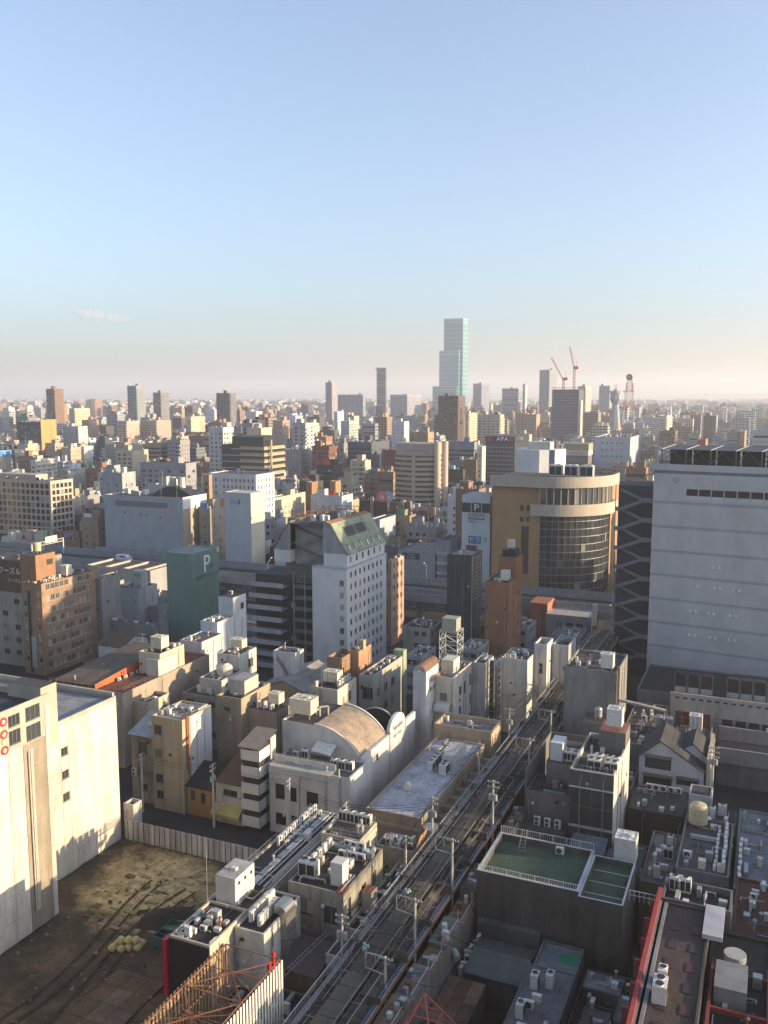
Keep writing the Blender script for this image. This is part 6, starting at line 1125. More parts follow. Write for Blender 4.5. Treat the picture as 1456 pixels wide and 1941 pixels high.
# red beam building
J1 = [-8.8, -3.6, 58., 99.6, 17.6]; rj = hb('red_beam_building', 'long brick red roof deck edged by a red steel beam and pale gutters', J1, wall((0.074, 0.065, 0.062), .4), par=.25, rm=roofm((0.084, 0.059, 0.053), 'deck_tiles', .5)); part_box(rj, 'red_beam', -9.5, -9.05, 58., 101.6, 17.2, 18., flat((.30, .045, .04), .7)); part_box(rj, 'pale_gutter', -9.04, -8.2, 58, 99.5, 17.36, 17.6, wall((0.223, 0.236, 0.260), .4))
for k in range(11): m = MB(); m.box(-10.1 - .2 * (k % 2), -9.5, 60 + 3.9 * k, 60.3 + 3.9 * k, 14.2, 17.6); m.build('red_bracket', flat((.24, .04, .035), .7), rj)
for k in range(7):
    for x in (-7.4, -5.3): part_box(rj, 'deck_hatch', x, x + .9, 74 + 3.4 * k, 75.6 + 3.4 * k, 17.32, 17.42, flat((.06, .02, .018), .7) if (k + int(x)) % 2 else mDK)
prop('chil', -7.2, 82.4, 17.36, PI / 2, 'tall white grilled unit standing alone on the red deck', scale=.85); prop('vrf', -7.2, 84.8, 17.36, PI / 2, 'white fan unit behind the tall grilled unit on the red deck')
rjn = hb('grey_cross_wing', 'grey cross wing with parapets at the end of the red deck', [-9., -1.6, 99.8, 104.6, 17.8], wall((0.136, 0.136, 0.143), .4), par=.8, rm=mROOFD); part_box(rjn, 'white_panel', -4.2, -2.2, 93.6, 99.7, 17.7, 18.2, wall((0.500, 0.500, 0.530), .3)); prow('vrf', -8.4, 103.4, -6.2, 103.4, 2, 17.05, 0, 'round fan unit at the corner of the grey cross wing'); rail(rjn, [(-12.5, 99.9), (-9.2, 99.9)], 16.6, 1.2, .5, .035, mACW)
rjs = hb('steel_frame_side', 'open red steel frame wing with dark pits beside the red deck', [-3.4, 2.6, 58, 99.4, 15.6], wall((0.050, 0.050, 0.050), .4), par=.3, rm=mROOFD); m = MB()
for x in (-3.1, 2.2): m.box(x, x + .3, 58, 93, 15.8, 16.3)
for k in range(6): m.box(-3.1, 2.5, 60 + 6.2 * k, 60.3 + 6.2 * k, 15.8, 16.25)
m.build('red_frame', flat((.20, .035, .03), .7), rjs); rail(rjs, [(-2.6, 78.6), (1.2, 78.6), (1.2, 74.)], 15.4, 1.3, 1.2, .05, mACW); part_box(rjs, 'arched_hood', -2.6, .4, 86.4, 91., 15.4, 17.4, wall((0.223, 0.229, 0.236), .4)); m = MB(); m.cyl(-.9, 93.2, 15.4, 17.1, 1.1, 0, 16); m.build('round_vent', mACG, rjs)
o1 = hb('rust_red_roof', 'rust red flat roof with white vent caps behind the grey cross wing', [-1.4, 4.4, 99.6, 116., 13.6], wall((0.124, 0.056, 0.037), .4), par=.3, rm=roofm((0.118, 0.046, 0.031), 'red_roof')); clutter([-1.2, 4.2, 106, 115.6], 13.3, 131, 'outdoor unit on the rust red flat roof', 6)
o2 = hb('white_rail_roof', 'pale roof ringed by tall white railings at the right border', [5.2, 12, 88., 112, 16.], (0.186, 0.192, 0.205), par=.3); rail(o2, [(5.5, 111.5), (5.5, 88.5), (11.5, 88.5)], 15.9, 2., 1.5, .06, mACW); rail(o2, [(5.5, 104.), (11.5, 104.)], 15.9, 2., 1.5, .06, mACW)
kx = hb('unit_row_building', 'flat roof with two long rows of outdoor units and a yellow tank', [-9., -2.4, 117.6, 133.6, 12.4], wall((0.186, 0.180, 0.174), .4), N=[(1.6, 5., 7.6, 10.6)], par=.4, rm=roofm((0.105, 0.105, 0.112))); prow('ac1', -4.2, 119, -4.2, 132, 10, 12., -PI / 2, 'small white unit in the left row beside the yellow tank'); prow('ac2', -3.2, 119, -3.2, 132, 9, 12., -PI / 2, 'tall white unit in the right row beside the yellow tank'); prop('rtank', -7.2, 131.6, 12., 0, 'round yellow tank on the unit row building', scale=1.2); prop('acw', -7.8, 121.6, 12., 0, 'pale box unit at the front of the unit row building')
k2 = hb('pale_blue_roof', 'pale blue flat roof edged with outdoor units', [-1.8, 4.2, 117., 141.5, 11.4], (0.186, 0.186, 0.192), par=.3, rm=roofm((0.186, 0.205, 0.229))); prow('ac2', -1.2, 118, -1.2, 130, 7, 11.1, PI / 2, 'white unit along the left edge of the pale blue roof'); prow('ac1', 3.4, 119, 3.4, 140, 12, 11.1, -PI / 2, 'white unit along the right edge of the pale blue roof')
k3 = hb('slate_sheet_roof', 'dark slate sheet roof between the yellow tank and the gabled house', [-9.2, -2.2, 134., 142.6, 10.2], (0.124, 0.124, 0.124), par=.1, rm=roofm((0.056, 0.059, 0.068))); k4 = hb('border_unit_roof', 'narrow roof with a file of outdoor units at the right border', [5., 10, 114, 140, 12.], (0.186, 0.180, 0.174), par=.3); prow('ac2', 5.8, 116, 5.8, 138, 9, 11.7, PI / 2, 'white unit in the file on the narrow border roof')
k5 = hb('ribbed_black_roof', 'dark building with ribbed black roof below the gabled white house', [-18.6, -10., 143.2, 152.6, 7.6], (0.062, 0.062, 0.062), par=.05, rm=corr((0.031, 0.032, 0.034), .5, 0, 'ribbed_black')); prow('acw', -17, 152, -11, 152, 5, 7.5, 0, 'white unit in the row under the gabled white house'); k6 = hb('white_hut', 'small white hut with two dark windows below the gabled white house', [-9.4, -6., 143.4, 147.4, 11.6], (0.460, 0.470, 0.480), N=[(.6, 1.2, 9, 9.7), (1.9, 2.6, 9, 9.7)], par=.1)
k7 = hb('greenish_hut_roof', 'narrow stepped roof with tan units behind the red deck', [-13.6, -9.6, 118.6, 134., 9.], (0.161, 0.149, 0.130), par=.3, rm=mROOFL); clutter([-13.4, -9.8, 120, 133], 8.7, 137, 'outdoor unit on the narrow stepped roof', 6, ('acw', 'vrf')); prop('tankW', -15.6, 119.4, 10.6, 0, 'white ribbed tank standing behind the green roofed building', scale=1.35); hb('tank_plinth', 'dark plinth block carrying the white ribbed tank', [-18.4, -13.8, 117.6, 122.6, 10.6], (0.074, 0.074, 0.074), par=.0); hb('rear_dark_block', 'dark block behind the white ribbed tank', [-18.8, -13.9, 123, 130., 8.4], (0.062, 0.062, 0.062), par=.3)
# gabled white house
gw = thing('gabled_white_house', 'white house with two gables and dark window bands on the right', 'house', (-13, 161, 0)); FOOT.append((-18.8, -7.6, 156, 166)); mGW = wall((0.600, 0.610, 0.640), .2)
def gable_front(xl, xr, y0, y1, ze, zr, sk):
    c = xl + (xr - xl) * sk; m = MB(); m.poly([(xl, y0, 0), (xr, y0, 0), (xr, y0, ze), (c, y0, zr), (xl, y0, ze + (zr - ze) * .3)]); m.quad((xr, y0, 0), (xr, y1, 0), (xr, y1, ze), (xr, y0, ze)); m.quad((xl, y1, 0), (xl, y0, 0), (xl, y0, ze), (xl, y1, ze)); m.build('wall', mGW, gw)
    for a, b, za, zb in ((xl - .2, c, ze + (zr - ze) * .25, zr), (c, xr + .2, zr, ze - .15)):
        m = MB(); m.quad((a, y0 - .3, za + .1), (b, y0 - .3, zb + .1), (b, y1, zb + .1), (a, y1, za + .1)); m.quad((a, y0 - .3, za - .12), (b, y0 - .3, zb - .12), (b, y0 - .3, zb + .1), (a, y0 - .3, za + .1)); m.build('roof_slope', roofm((0.062, 0.062, 0.068)), gw)
gable_front(-18.8, -8., 156.6, 166, 10.2, 14.6, .32); gable_front(-12.6, -7.7, 160.2, 168, 11.4, 13.6, .5)
for x0, x1, z0, z1 in ((-17.8, -13.4, 9.4, 11.4), (-18., -13.2, 6.2, 8.), (-12.4, -8.8, 7.2, 8.3), (-12.4, -8.8, 4.4, 5.6)):
    m = MB(); m.box(x0 - .1, x1 + .1, 156.2, 156.58, z1, z1 + .5); m.build('shade_hood', flat((.16, .16, .17), .5), gw); m = MB(); m.quad((x0, 156.57, z0), (x1, 156.57, z0), (x1, 156.57, z1), (x0, 156.57, z1)); m.build('window', mGLASS, gw)
m = MB(); m.box(-7.65, -7.0, 157, 170, 0, 12.4); m.build('sunlit_side_pipe', wall((0.620, 0.550, 0.420)), gw); prop('tankW', -10.6, 171.2, 11.8, 0, 'cream cube tank behind the gabled white house', scale=1.1); kk = hb('red_screen_roof', 'flat roof with rust red screen and grey vessels behind the gabled house', [-18.8, -7.8, 168.2, 175.6, 11.8], (0.124, 0.124, 0.118), par=.2); part_box(kk, 'red_screen', -14.6, -8.2, 174.6, 174.9, 11.5, 14.2, corr((0.124, 0.043, 0.031), .3, 0, 'red_sheet'))
for k in range(2): prop('stank', -17.2 + 1.9 * k, 171.4, 11.6, 0, 'grey round vessel on the roof with the rust red screen')
utility_pole(-6.4, 152.5, 0, 16.5, 'sunlit concrete pole with many cables beside the gabled white house', 3, True)
for k in range(4): wire([(-6.4, 152.5, 15.5 - .5 * k), (-6.6 - .3 * k, 176., 15.5 - .5 * k)], 'cable running from the sunlit pole past the gabled house')
# terraces right
mTB = wall((.40, .38, .34), .4); tr = thing('stepped_terraces', 'long stepped concrete terraces with pale parapet walls below the grey store', 'building', (2, 186, 0)); FOOT.append((-17, 40, 176, 214))
for b, c in (((-16.8, 40, 188, 204.6, 0, 8.4), mTB), ((-6.8, 40, 182, 187.9, 0, 7.8), wall((.26, .25, .24), .4)), ((-6.8, 40, 176.5, 181.9, 0, 5.), wall((.2, .195, .185), .5))): part_box(tr, 'terrace', *b, c, mROOF)
part_box(tr, 'upper_parapet', -16.8, 6., 187.6, 187.98, 9.3, 13.6, wall((.48, .45, .40), .3)); part_box(tr, 'middle_parapet', -6.9, 40, 181.5, 181.88, 7.2, 9.9, wall((.34, .335, .33), .3)); part_box(tr, 'lower_parapet', -6.9, 40, 176., 176.4, 4.6, 7.6, wall((.32, .315, .31), .3))
for k in range(14): part_box(tr, 'slot', -15.8 + 1.55 * k, -15. + 1.55 * k, 187.5, 187.62, 12.5, 12.8, mDK)
for k in range(9): put_window(tr, -5.6 + 2.5 * k, 187.7, 8.55, 2.0, 1.2, 0., mFRAMED, glassm((.02, .03, .05), .1), 2)
part_box(tr, 'small_vent', 1.6, 2.4, 181.75, 181.9, 9.7, 10.6, mACW)
# store podium and the great grey store
pod = hb('store_podium', 'dark podium roof carrying caged units in front of the grey store', [-25.6, 42, 204.8, 226, 7.8], (.2, .2, .21), par=.4, rm=mROOFD)
for i in range(15):
    if i % 5 == 3: continue
    x = -17.6 + 2.75 * i; t = thing('caged_unit', 'pale base unit in a dark steel cage on the store podium', 'condenser', (x, 207, 7.4), 'caged units on the podium'); m = MB(); m.box(x, x + 2.5, 206., 208.6, 7.4, 9.2); m.build('base', wall((.6, .59, .5), .3), t); m = MB(); m.box(x + .05, x + 2.45, 206.1, 208.5, 9.2, 12.2); m.build('cage', flat((.03, .03, .032), .6), t)
    for xx in (x, x + 2.42): m = MB(); m.box(xx, xx + .1, 205.9, 206., 7.4, 12.3); m.build('post', mSTEEL, t)
mST = wall((.53, .52, .515), .15, .7, .3); BR = math.radians(-6.5); st_ = thing('grey_store', 'huge windowless pale grey department store with faint horizontal bands', 'building', (-27.6, 238., 0), None, BR); FOOT.append((-40, 75, 226, 266)); SW, SD, SZ = 100., 22., 57.
def sp_(name, mbx, mat):
    if not isinstance(mat, (list, tuple)): mat = [mat]
    o = bpy.data.objects.new(name, mbx.mesh(name, mat)); COL.objects.link(o); o.parent = st_; return o
zb = [0, 9.8, 16.1, 22.4, 28.7, 35., 41.3, 47.6, 57.]
m = MB(); m.box(0, SW, .2, SD, 0, SZ - .9, 0, 1); sp_('core', m, [wall((.2, .21, .23), .2), mROOFD])
for a, b in zip(zb, zb[1:]):
    if b < 50:
        m = MB(); m.box(0, SW, 0, .2, a, b - .75); sp_('wall_band', m, mST); m = MB(); m.box(0, SW, .06, .2, b - .75, b); sp_('groove', m, wall((.41, .405, .41), .2))
m = MB(); m.box(0, 8.2, 0, .2, 47.6, 54.6); m.box(8.2, SW, 0, .2, 50.9, 54.6); m.box(8.2, SW, 0, .2, 47.6, 48.3); sp_('wall_band', m, mST); m = MB(); m.box(0, SW, -.1, .2, 55.4, SZ); sp_('roof_fascia', m, mST)
for k in range(30):
    x = 8.3 + 3.05 * k; m = MB(); m.box(x, x + 2.85, .1, .2, 49.2, 50.85, 0); m.box(x, x + 2.85, .04, .2, 48.3, 49.2, 1); sp_('louvre_window', m, [mDK, wall((.6, .61, .63), .2)])
    m = MB(); m.box(x - .3, x - .08, -.04, .2, 47.9, 50.9); sp_('mullion', m, mST)
m = MB(); m.disc((5.6, -.05, 53.), (0, -1, 0), .9, 0, 18); m.disc((5.6, -.07, 53.), (0, -1, 0), .6, 1, 16); sp_('round_vent', m, [mACG, wall((.5, .48, .45))])
for r, (z, xs) in enumerate(((31.2, (15.5, 17.)), (26., (12, 16, 17.4, 20.6, 22.)), (19.4, (10.4, 11.8, 15, 16.2, 20., 21.4)), (13.2, (10.4, 11.8, 15.4, 16.8, 20., 21.4)))):
    for x in xs + (40., 41.4): m = MB(); m.cyl(x, -.1, z, z + .6, .42, 0, 10, .16); sp_('wall_lamp', m, mACW)
for k in range(17):
    x = 1. + 6. * k; m = MB(); m.box(x, x + .3, 3., 3.3, SZ - 1, SZ + 3.6); m.bar((x, 3., SZ), (x + 3, 3., SZ + 3.4), .1); m.bar((x + 6, 3., SZ), (x + 3, 3., SZ + 3.4), .08); sp_('screen_frame', m, flat((.12, .125, .13), .6))
    m = MB(); m.quad((x + .1, 3.2, SZ + 3.6), (x + 5.9, 3.2, SZ + 3.6), (x + 7.4, 12, SZ + 4.4), (x + 1.6, 12, SZ + 4.4)); m.box(x + .3, x + 5.9, 12, 12.3, SZ - .8, SZ + 4.3); sp_('dark_canopy', m, flat((.035, .038, .04), .5))
    m = MB(); m.bar((x + .1, 3.1, SZ + 3.65), (x + 1.6, 12., SZ + 4.5), .1); sp_('canopy_rib', m, mACG)
m = MB(); m.box(-10.4, -.05, 5.5, SD, 0, 50.6, 0, 1); sp_('stair_core', m, [flat((.05, .055, .065), .7), mROOF])
for f in range(9):
    z0 = 2.5 + 5.2 * f; m = MB()
    for xA, xB, za, zb_ in ((-9.4, -3.2, z0, z0 + 2.6), (-3.2, -9.4, z0 + 2.6, z0 + 5.2)):
        yA = 2.2 if xA < xB else 3.9; m.quad((xA, yA, za), (xB, yA, zb_), (xB, yA + 1.5, zb_), (xA, yA + 1.5, za)); m.quad((xA, yA + 1.5, za - .2), (xB, yA + 1.5, zb_ - .2), (xB, yA, zb_ - .2), (xA, yA, za - .2)); m.quad((xA, yA, za - .2), (xB, yA, zb_ - .2), (xB, yA, zb_ + .7), (xA, yA, za + .7)); m.quad((xB, yA + .05, zb_ - .2), (xA, yA + .05, za - .2), (xA, yA + .05, za + .7), (xB, yA + .05, zb_ + .7))
    sp_('stair_flight', m, flat((.15, .158, .17), .6)); m = MB(); m.box(-3.2, -.1, 2.1, 5.5, z0 + 2.45, z0 + 2.65); m.box(-3.2, -.1, 2.0, 2.12, z0 + 2.45, z0 + 3.7); m.box(-10.3, -9.4, 2.1, 5.5, z0 - .15, z0 + .05); m.box(-10.3, -9.4, 2., 2.1, z0 - .15, z0 + 1.); sp_('landing', m, flat((.16, .168, .18), .6))
m = MB()
for x in (-10.3, -.35): m.box(x, x + .2, 2., 2.2, 0, 51)
sp_('stair_post', m, mSTEEL)
# grey concrete block between arcade and store
Mx = P(1170, 1275, 1070, 1190, 22.); rmx = hb('bare_concrete_block', 'bare stained concrete block with a white tank in front of the grey store', Mx, wall((.25, .245, .235), .5), par=.4, rm=mROOF); prop('tankW', Mx[1] - 2.2, Mx[2] + 2.4, 21.6, 0, 'white cube tank on the bare stained concrete block', scale=1.1); prop('stank', Mx[1] - 2.8, Mx[2] - 3, 13.4, 0, 'steel barrel tank on the ledge of the bare concrete block'); part_box(rmx, 'front_ledge', Mx[0] + 4.6, Mx[1] + 1., Mx[2] - 5.6, Mx[2] - .02, 0, 13.4, wall((.2, .2, .19), .4), mROOF); part_box(rmx, 'rust_flue', Mx[1] + .2, Mx[1] + .7, Mx[2] - 1, Mx[2] - .5, 8, 23.4, flat((.36, .26, .18), .9)); pipes(rmx, [[(Mx[1] + .6, Mx[2] - .8, 17), (Mx[1] + 9, Mx[2] + 1., 15.4)]], .35, wall((.42, .37, .3)))
hb('shaded_link_block', 'dark flat roofs between the bare concrete block and the terraces', [Mx[1] + 1.2, -17.2, 164, 188, 10.4], (.16, .16, .16), par=.4); clutter([Mx[1] + 2, -18, 166, 186], 10., 151, 'outdoor unit on the dark flat roofs by the terraces', 8); hb('wall_yard', 'low walled yard behind the dark panelled building', [-33., -19.4, 152.4, 163., 6.8], (.2, .19, .17), par=.8)
# unseen office slabs added right of the frame to shade this corner
mOF = wall((.4, .39, .37), .2)
hb('west_office_slab', 'plain office slab standing beyond the right border roofs', [46, 66, 92, 158, 25.5], mOF, E=(20, 2., 1.6, 3.6), N=(5, 2., 1.6, 3.6), each=False, par=.8); hb('west_office_annex', 'plain lower office annex beyond the right border roofs', [52, 70, 160, 186, 22.], mOF, E=(5, 2., 1.6, 3.6), N=(5, 2., 1.6, 3.6), each=False, par=.8)

# the unseen high-rise the view is taken from, added to block sky light behind
hb('viewpoint_hotel', 'tall hotel slab standing behind the viewpoint', [-42, 40, -26, -2.5, 104.], wall((.34, .32, .30), .2), E=(5, 2., 1.6, 3.6), each=False, par=.8)
# ------------------------------------------------------------------ beyond the expressway: landmarks
KEEP = []
mTANW = wall((.40, .255, .135), .18, .75, .3); mCRM = wall((.47, .41, .34), .15, .7)
tb = thing('curved_glass_tower', 'tan office tower with curved glass corner and cream crown bands', 'building', (-80, 318, 0)); FOOT.append((-94, -48, 302, 350)); TX0, TX1, TY, TZ = -90.1, -72.8, 304.5, 46.4; TR = 20.
m = MB(); rc_ = facade(m, (TX0, TY), (1, 0), TX1 - TX0, 0, TZ - 3.2, [(10.2, 11.4, 34.5, 36.4), (12.4, 13.6, 34.5, 36.4), (10.2, 11.4, 30.6, 32.4), (12.4, 13.6, 30.6, 32.4), (10.6, 13.4, 12., 29.)], .3); m.box(TX0, TX1, TY + .4, 345, 0, TZ - 3.2, skip='n'); m.build('tan_slab', mTANW, tb)
for a, b, c, d in rc_: m = MB(); m.quad((TX0 + a, TY + .28, c), (TX0 + b, TY + .28, c), (TX0 + b, TY + .28, d), (TX0 + a, TY + .28, d)); m.build('window', glassm((.05, .04, .03), .0), tb)
ac = (TX1, TY + TR); NA = 15
def arcp(a, r): return ac[0] + r * math.sin(a), ac[1] - r * math.cos(a)
mCUR = glassm((.03, .035, .04), 0., .05, 'curtain_wall')
for k in range(NA):
    a0, a1 = PI / 2 * k / NA, PI / 2 * (k + 1) / NA
    for j in range(12):
        z0 = 1.5 + 2.7 * j; p0, p1 = arcp(a0 + .006, TR), arcp(a1 - .006, TR); m = MB(); q_ = [random.uniform(-.09, .09) for _ in range(3)]; m.quad((p0[0], p0[1] + q_[0], z0 + .12), (p1[0] + q_[2], p1[1], z0 + .12), (p1[0] + q_[2], p1[1] + q_[1], z0 + 2.6), (p0[0], p0[1] + q_[0] + q_[1], z0 + 2.6)); m.build('glass_pane', mCUR, tb)
m = MB()
for j in range(13):
    z0 = 1.5 + 2.7 * j
    for k in range(NA): p0, p1 = arcp(PI / 2 * k / NA, TR + .12), arcp(PI / 2 * (k + 1) / NA, TR + .12); m.bar((*p0, z0), (*p1, z0), .1)
m.build('transom', mSTEEL, tb); m = MB()
for k in range(NA + 1): p0 = arcp(PI / 2 * k / NA, TR + .1); m.bar((*p0, 1.), (*p0, 34), .09)
m.build('mullion', mFRAME, tb)
m = MB()
for k in range(NA): p0, p1 = arcp(PI / 2 * k / NA, TR - .3), arcp(PI / 2 * (k + 1) / NA, TR - .3); m.quad((*p0, 0), (*p1, 0), (*p1, TZ - 3), (*p0, TZ - 3))
m.build('inner_wall', mDK, tb)
def crown(z0, z1, r, mat, name, nx=7.):
    m = MB(); pts = [(TX1 - nx, TY + TR - r)] + [arcp(PI / 2 * k / 24, r) for k in range(25)] + [(ac[0] + r, ac[1] + 7)]
    for p0, p1 in zip(pts, pts[1:]): m.quad((*p0, z0), (*p1, z0), (*p1, z1), (*p0, z1))
    inn = [(ac[0] + (p[0] - ac[0]) * (r - .5) / r if p[0] > ac[0] else p[0], ac[1] + (p[1] - ac[1]) * (r - .5) / r) for p in pts]
    for p0, p1, q0, q1 in zip(pts, pts[1:], inn, inn[1:]): m.quad((*p0, z1), (*p1, z1), (*q1, z1), (*q0, z1)); m.quad((*q1, z0), (*q0, z0), (*q0, z1), (*q1, z1)); m.quad((*q0, z0), (*q1, z0), (*p1, z0), (*p0, z0))
    m.build(name, mat, tb); m = MB(); m.poly([(*p, z1 - 1.1) for p in inn] + [(TX1 - nx, ac[1] + 7, z1 - 1.1)]); return m.build('crown_deck', mROOF, tb)
crown(33.2, 37.2, TR + 2.2, mCRM, 'lower_crown', 3.); crown(TZ - 3.4, TZ + .4, TR + 2.4, mCRM, 'upper_crown', TX1 - TX0 + 0.2)
for k in range(14):
    p0, p1 = arcp(PI / 2 * k / 14 + .012, TR + 1.2), arcp(PI / 2 * (k + 1) / 14 - .012, TR + 1.2); m = MB(); m.quad((*p0, 37.2), (*p1, 37.2), (*p1, TZ - 3.4), (*p0, TZ - 3.4)); m.build('sky_lounge_window', glassm((.05, .055, .06), .25), tb); pm = arcp(PI / 2 * k / 14, TR + 1.35); m = MB(); m.bar((*pm, 37.2), (*pm, TZ - 3.4), .22); m.build('lounge_column', mCRM, tb)
part_box(tb, 'west_pier', ac[0] + TR - 4, ac[0] + TR + .6, ac[1] + .3, ac[1] + 9, 0, TZ - 3.4, mTANW); part_box(tb, 'rear_wing', TX1, ac[0] + TR + .2, ac[1] + 9, ac[1] + 21, 0, TZ - 4, mTANW, mROOF)
for k in range(7): part_box(tb, 'slit_window', ac[0] + TR + .58, ac[0] + TR + .64, ac[1] + 4, ac[1] + 5, 12 + 4 * k, 13.6 + 4 * k, mDK)
for k in range(3): prop('chil', -71 + 5.5 * k, 320, TZ - .75, 0, 'large cubic cooling unit on the crown of the curved glass tower', scale=1.9)
hx = thing('white_hexagon_tower', 'faceted white service tower rising behind the curved glass tower', 'tower', (-94, 352, 0)); FOOT.append((-108, -82, 346, 366)); X_ = [solveX(u, 350, 55) for u in (978, 1030, 1041, 1061)]; zt = onY(1030, 853, 350)[2]
m = MB(); pts = [(X_[0], 351), (X_[1] - 1, 348), (X_[2], 350.5), (X_[3] - 2, 351.), (X_[3], 362), (X_[0], 362)]
for i in range(6): a, b = pts[i], pts[(i + 1) % 6]; m.quad((*a, 0), (*b, 0), (*b, zt), (*a, zt), 1 if i == 2 else 0)
m.poly([(*p, zt) for p in pts]); m.build('shaft', [wall((.62, .64, .66), .12), flat((.12, .18, .26), .3)], hx); part_box(hx, 'top_house', X_[0] + 4, X_[1] + 2, 353, 360, zt, zt + 3, wall((.6, .58, .5)))
DS = PY(930, 940, 876, 935, 306.); rds = hb('daisho_parking_tower', 'white parking tower with dark banner and block lettering beside the tan tower', [DS[0], DS[1], DS[2], DS[2] + 12, DS[4]], wall((.52, .57, .60), .15), par=.3, rm=roofm((.5, .48, .45))); dz = DS[4]; cxd = (DS[0] + DS[1]) / 2
part_box(rds, 'dark_banner', DS[0] + .1, DS[1] - .1, DS[2] - .12, DS[2] - .01, dz - 6.2, dz - 2.8, flat((.02, .03, .035), .5)); text(rds, 'P', cxd + .2, DS[2] - .14, dz - 4.5, 3.3, 'N', flat((.7, .72, .72), .4), sx=1.2); text(rds, 'DAISHO', cxd + .2, DS[2] - .02, dz - 7.2, 1.75, 'N', flat((.03, .04, .05), .5), sx=1.)
m = MB()
for x in (cxd - 1.9, cxd + 2.): m.box(x, x + .18, DS[2] - .16, DS[2] - .13, dz - 6.2, dz - 2.8)
m.build('banner_rule', mACW, rds); part_box(rds, 'tower_parking_strip', cxd - 2.8, cxd + 3.2, DS[2] - .08, DS[2] - .01, dz - 8.8, dz - 8.1, flat((.03, .04, .05), .5)); text(rds, 'TOWER PARKING', cxd + .2, DS[2] - .1, dz - 8.45, .62, 'N', flat((.7, .7, .7), .5)); text(rds, '道頓堀パーキング', cxd + .2, DS[2] - .02, dz - 9.7, .8, 'N', flat((.2, .21, .2), .5)); part_box(rds, 'blue_panel', cxd - 2.7, cxd + 2., DS[2] - .1, DS[2] - .01, dz - 17.6, dz - 14.8, flat((.05, .16, .36), .5)); text(rds, 'ドラ', cxd - .4, DS[2] - .12, dz - 16.2, 2.3, 'N', flat((.62, .66, .7), .5)); text(rds, 'フ', cxd + 3.4, DS[2] - .02, dz - 16.2, 2.3, 'N', flat((.03, .03, .035), .5)); part_box(rds, 'maroon_sign', cxd - 3.4, cxd + .4, DS[2] - .5, DS[2] - .02, dz - 20.6, dz - 18.2, flat((.15, .04, .045), .5))
sg = PY(825, 1047, 755, 832, 306.); rsg = hb('grey_hall_building', 'plain grey hall with a dark nameboard beyond the expressway', [sg[0], sg[1], sg[2], sg[2] + 22, sg[4]], wall((.32, .335, .35), .25), par=.4, rm=roofm((.25, .25, .24))); part_box(rsg, 'nameboard', sg[0] + 2, sg[0] + 8.6, sg[2] - .12, sg[2] - .01, sg[4] - 3.2, sg[4] - .9, flat((.03, .032, .035), .5)); text(rsg, 'Rachel', sg[0] + 5.3, sg[2] - .14, sg[4] - 1.5, 1.1, 'N', flat((.5, .5, .5))); text(rsg, 'ROSSET', sg[0] + 5.3, sg[2] - .14, sg[4] - 2.6, 1.1, 'N', flat((.5, .5, .5)))
sb = PY(852, 1025, 829, 858, 306.); rsb = hb('balcony_strip_block', 'narrow grey block with white balcony strips beside the nameboard hall', [sb[0], sb[1], sb[2], sb[2] + 14, sb[4]], (.27, .28, .29), par=.4)
for k in range(5): part_box(rsb, 'balcony', sb[0], sb[1], sb[2] - 1., sb[2] - .01, 2 + 3.6 * k, 3.2 + 3.6 * k, wall((.42, .44, .45)))
GB = PY(345, 945, 197, 385, 306.); mGB = wall((.36, .385, .42), .15, .7); rgb_ = hb('grey_box_hall', 'large windowless blue grey hall with a dark letter strip near its top', [GB[0], GB[1], GB[2], GB[3], GB[4]], mGB, N=[(10.5, 11.3, 24.4, 25.1), (19, 19.8, 23.8, 24.5), (22, 22.8, 23.8, 24.5), (29, 29.9, 23.2, 23.9), (31.8, 32.8, 23.2, 23.9)], par=.6); part_box(rgb_, 'letter_strip', GB[0] + 6, GB[1] - 7.5, GB[2] - .1, GB[2] - .01, GB[4] - 4.6, GB[4] - 2.2, flat((.17, .165, .16), .6)); part_box(rgb_, 'sunlit_signboard', GB[1] + .05, GB[1] + .35, GB[2] + .2, GB[3] + 2, GB[4] - 4.6, GB[4] + .4, flat((.72, .72, .7), .5)); part_box(rgb_, 'west_cladding', GB[1] + .02, GB[1] + .1, GB[2] + .3, GB[3] - .2, 1, GB[4] - 5.2, wall((.45, .37, .28), .2))
for k in range(4): part_box(rgb_, 'slit_window', GB[1] + .1, GB[1] + .16, GB[2] + 7, GB[2] + 7.8, 8 + 5 * k, 9.8 + 5 * k, mDK)
m = MB(); a = [(GB[0] + 17 + 22 * k / 16, GB[4] - .6 + 4.2 * math.sin(PI * k / 16)) for k in range(17)]
for p, q in zip(a, a[1:]): m.quad((p[0], GB[3] - 5, p[1]), (q[0], GB[3] - 5, q[1]), (q[0], GB[3] - .4, q[1]), (p[0], GB[3] - .4, p[1]))
m.poly([(x, GB[3] - 5, z) for x, z in a[::-1]][::-1][::-1]); m.build('black_arched_roof', flat((.03, .033, .036), .5), rgb_)
for k in range(2): m = MB(); m.cyl(GB[0] + 26 + 4.6 * k, GB[3] - 1, GB[4] - .5, GB[4] + 7.4, 1.7, 0, 14, 1.5); m.build('flue', wall((.55, .52, .45)), rgb_)
for k in range(5): mast(GB[0] + 4 + 8 * k, GB[2] + 3, GB[4] - .6, 4 + (k * 7) % 5, 'thin flag mast along the roof of the blue grey hall', 0)['group'] = 'flag masts on the blue grey hall'
clutter([GB[0] + 2, GB[0] + 16, GB[2] + 2, GB[3] - 2], GB[4] - .6, 161, 'condenser on the blue grey hall', 6, ('vrf2', 'chil'))
fx = PY(292, 1040, 160, 298, 300.5); hb('low_canopy_strip', 'long low dark roofed canopy at the foot of the blue grey hall', [GB[0] - 4, GB[1] - 12, 304.2, 305.8, 9.], (.4, .4, .4), par=.2)
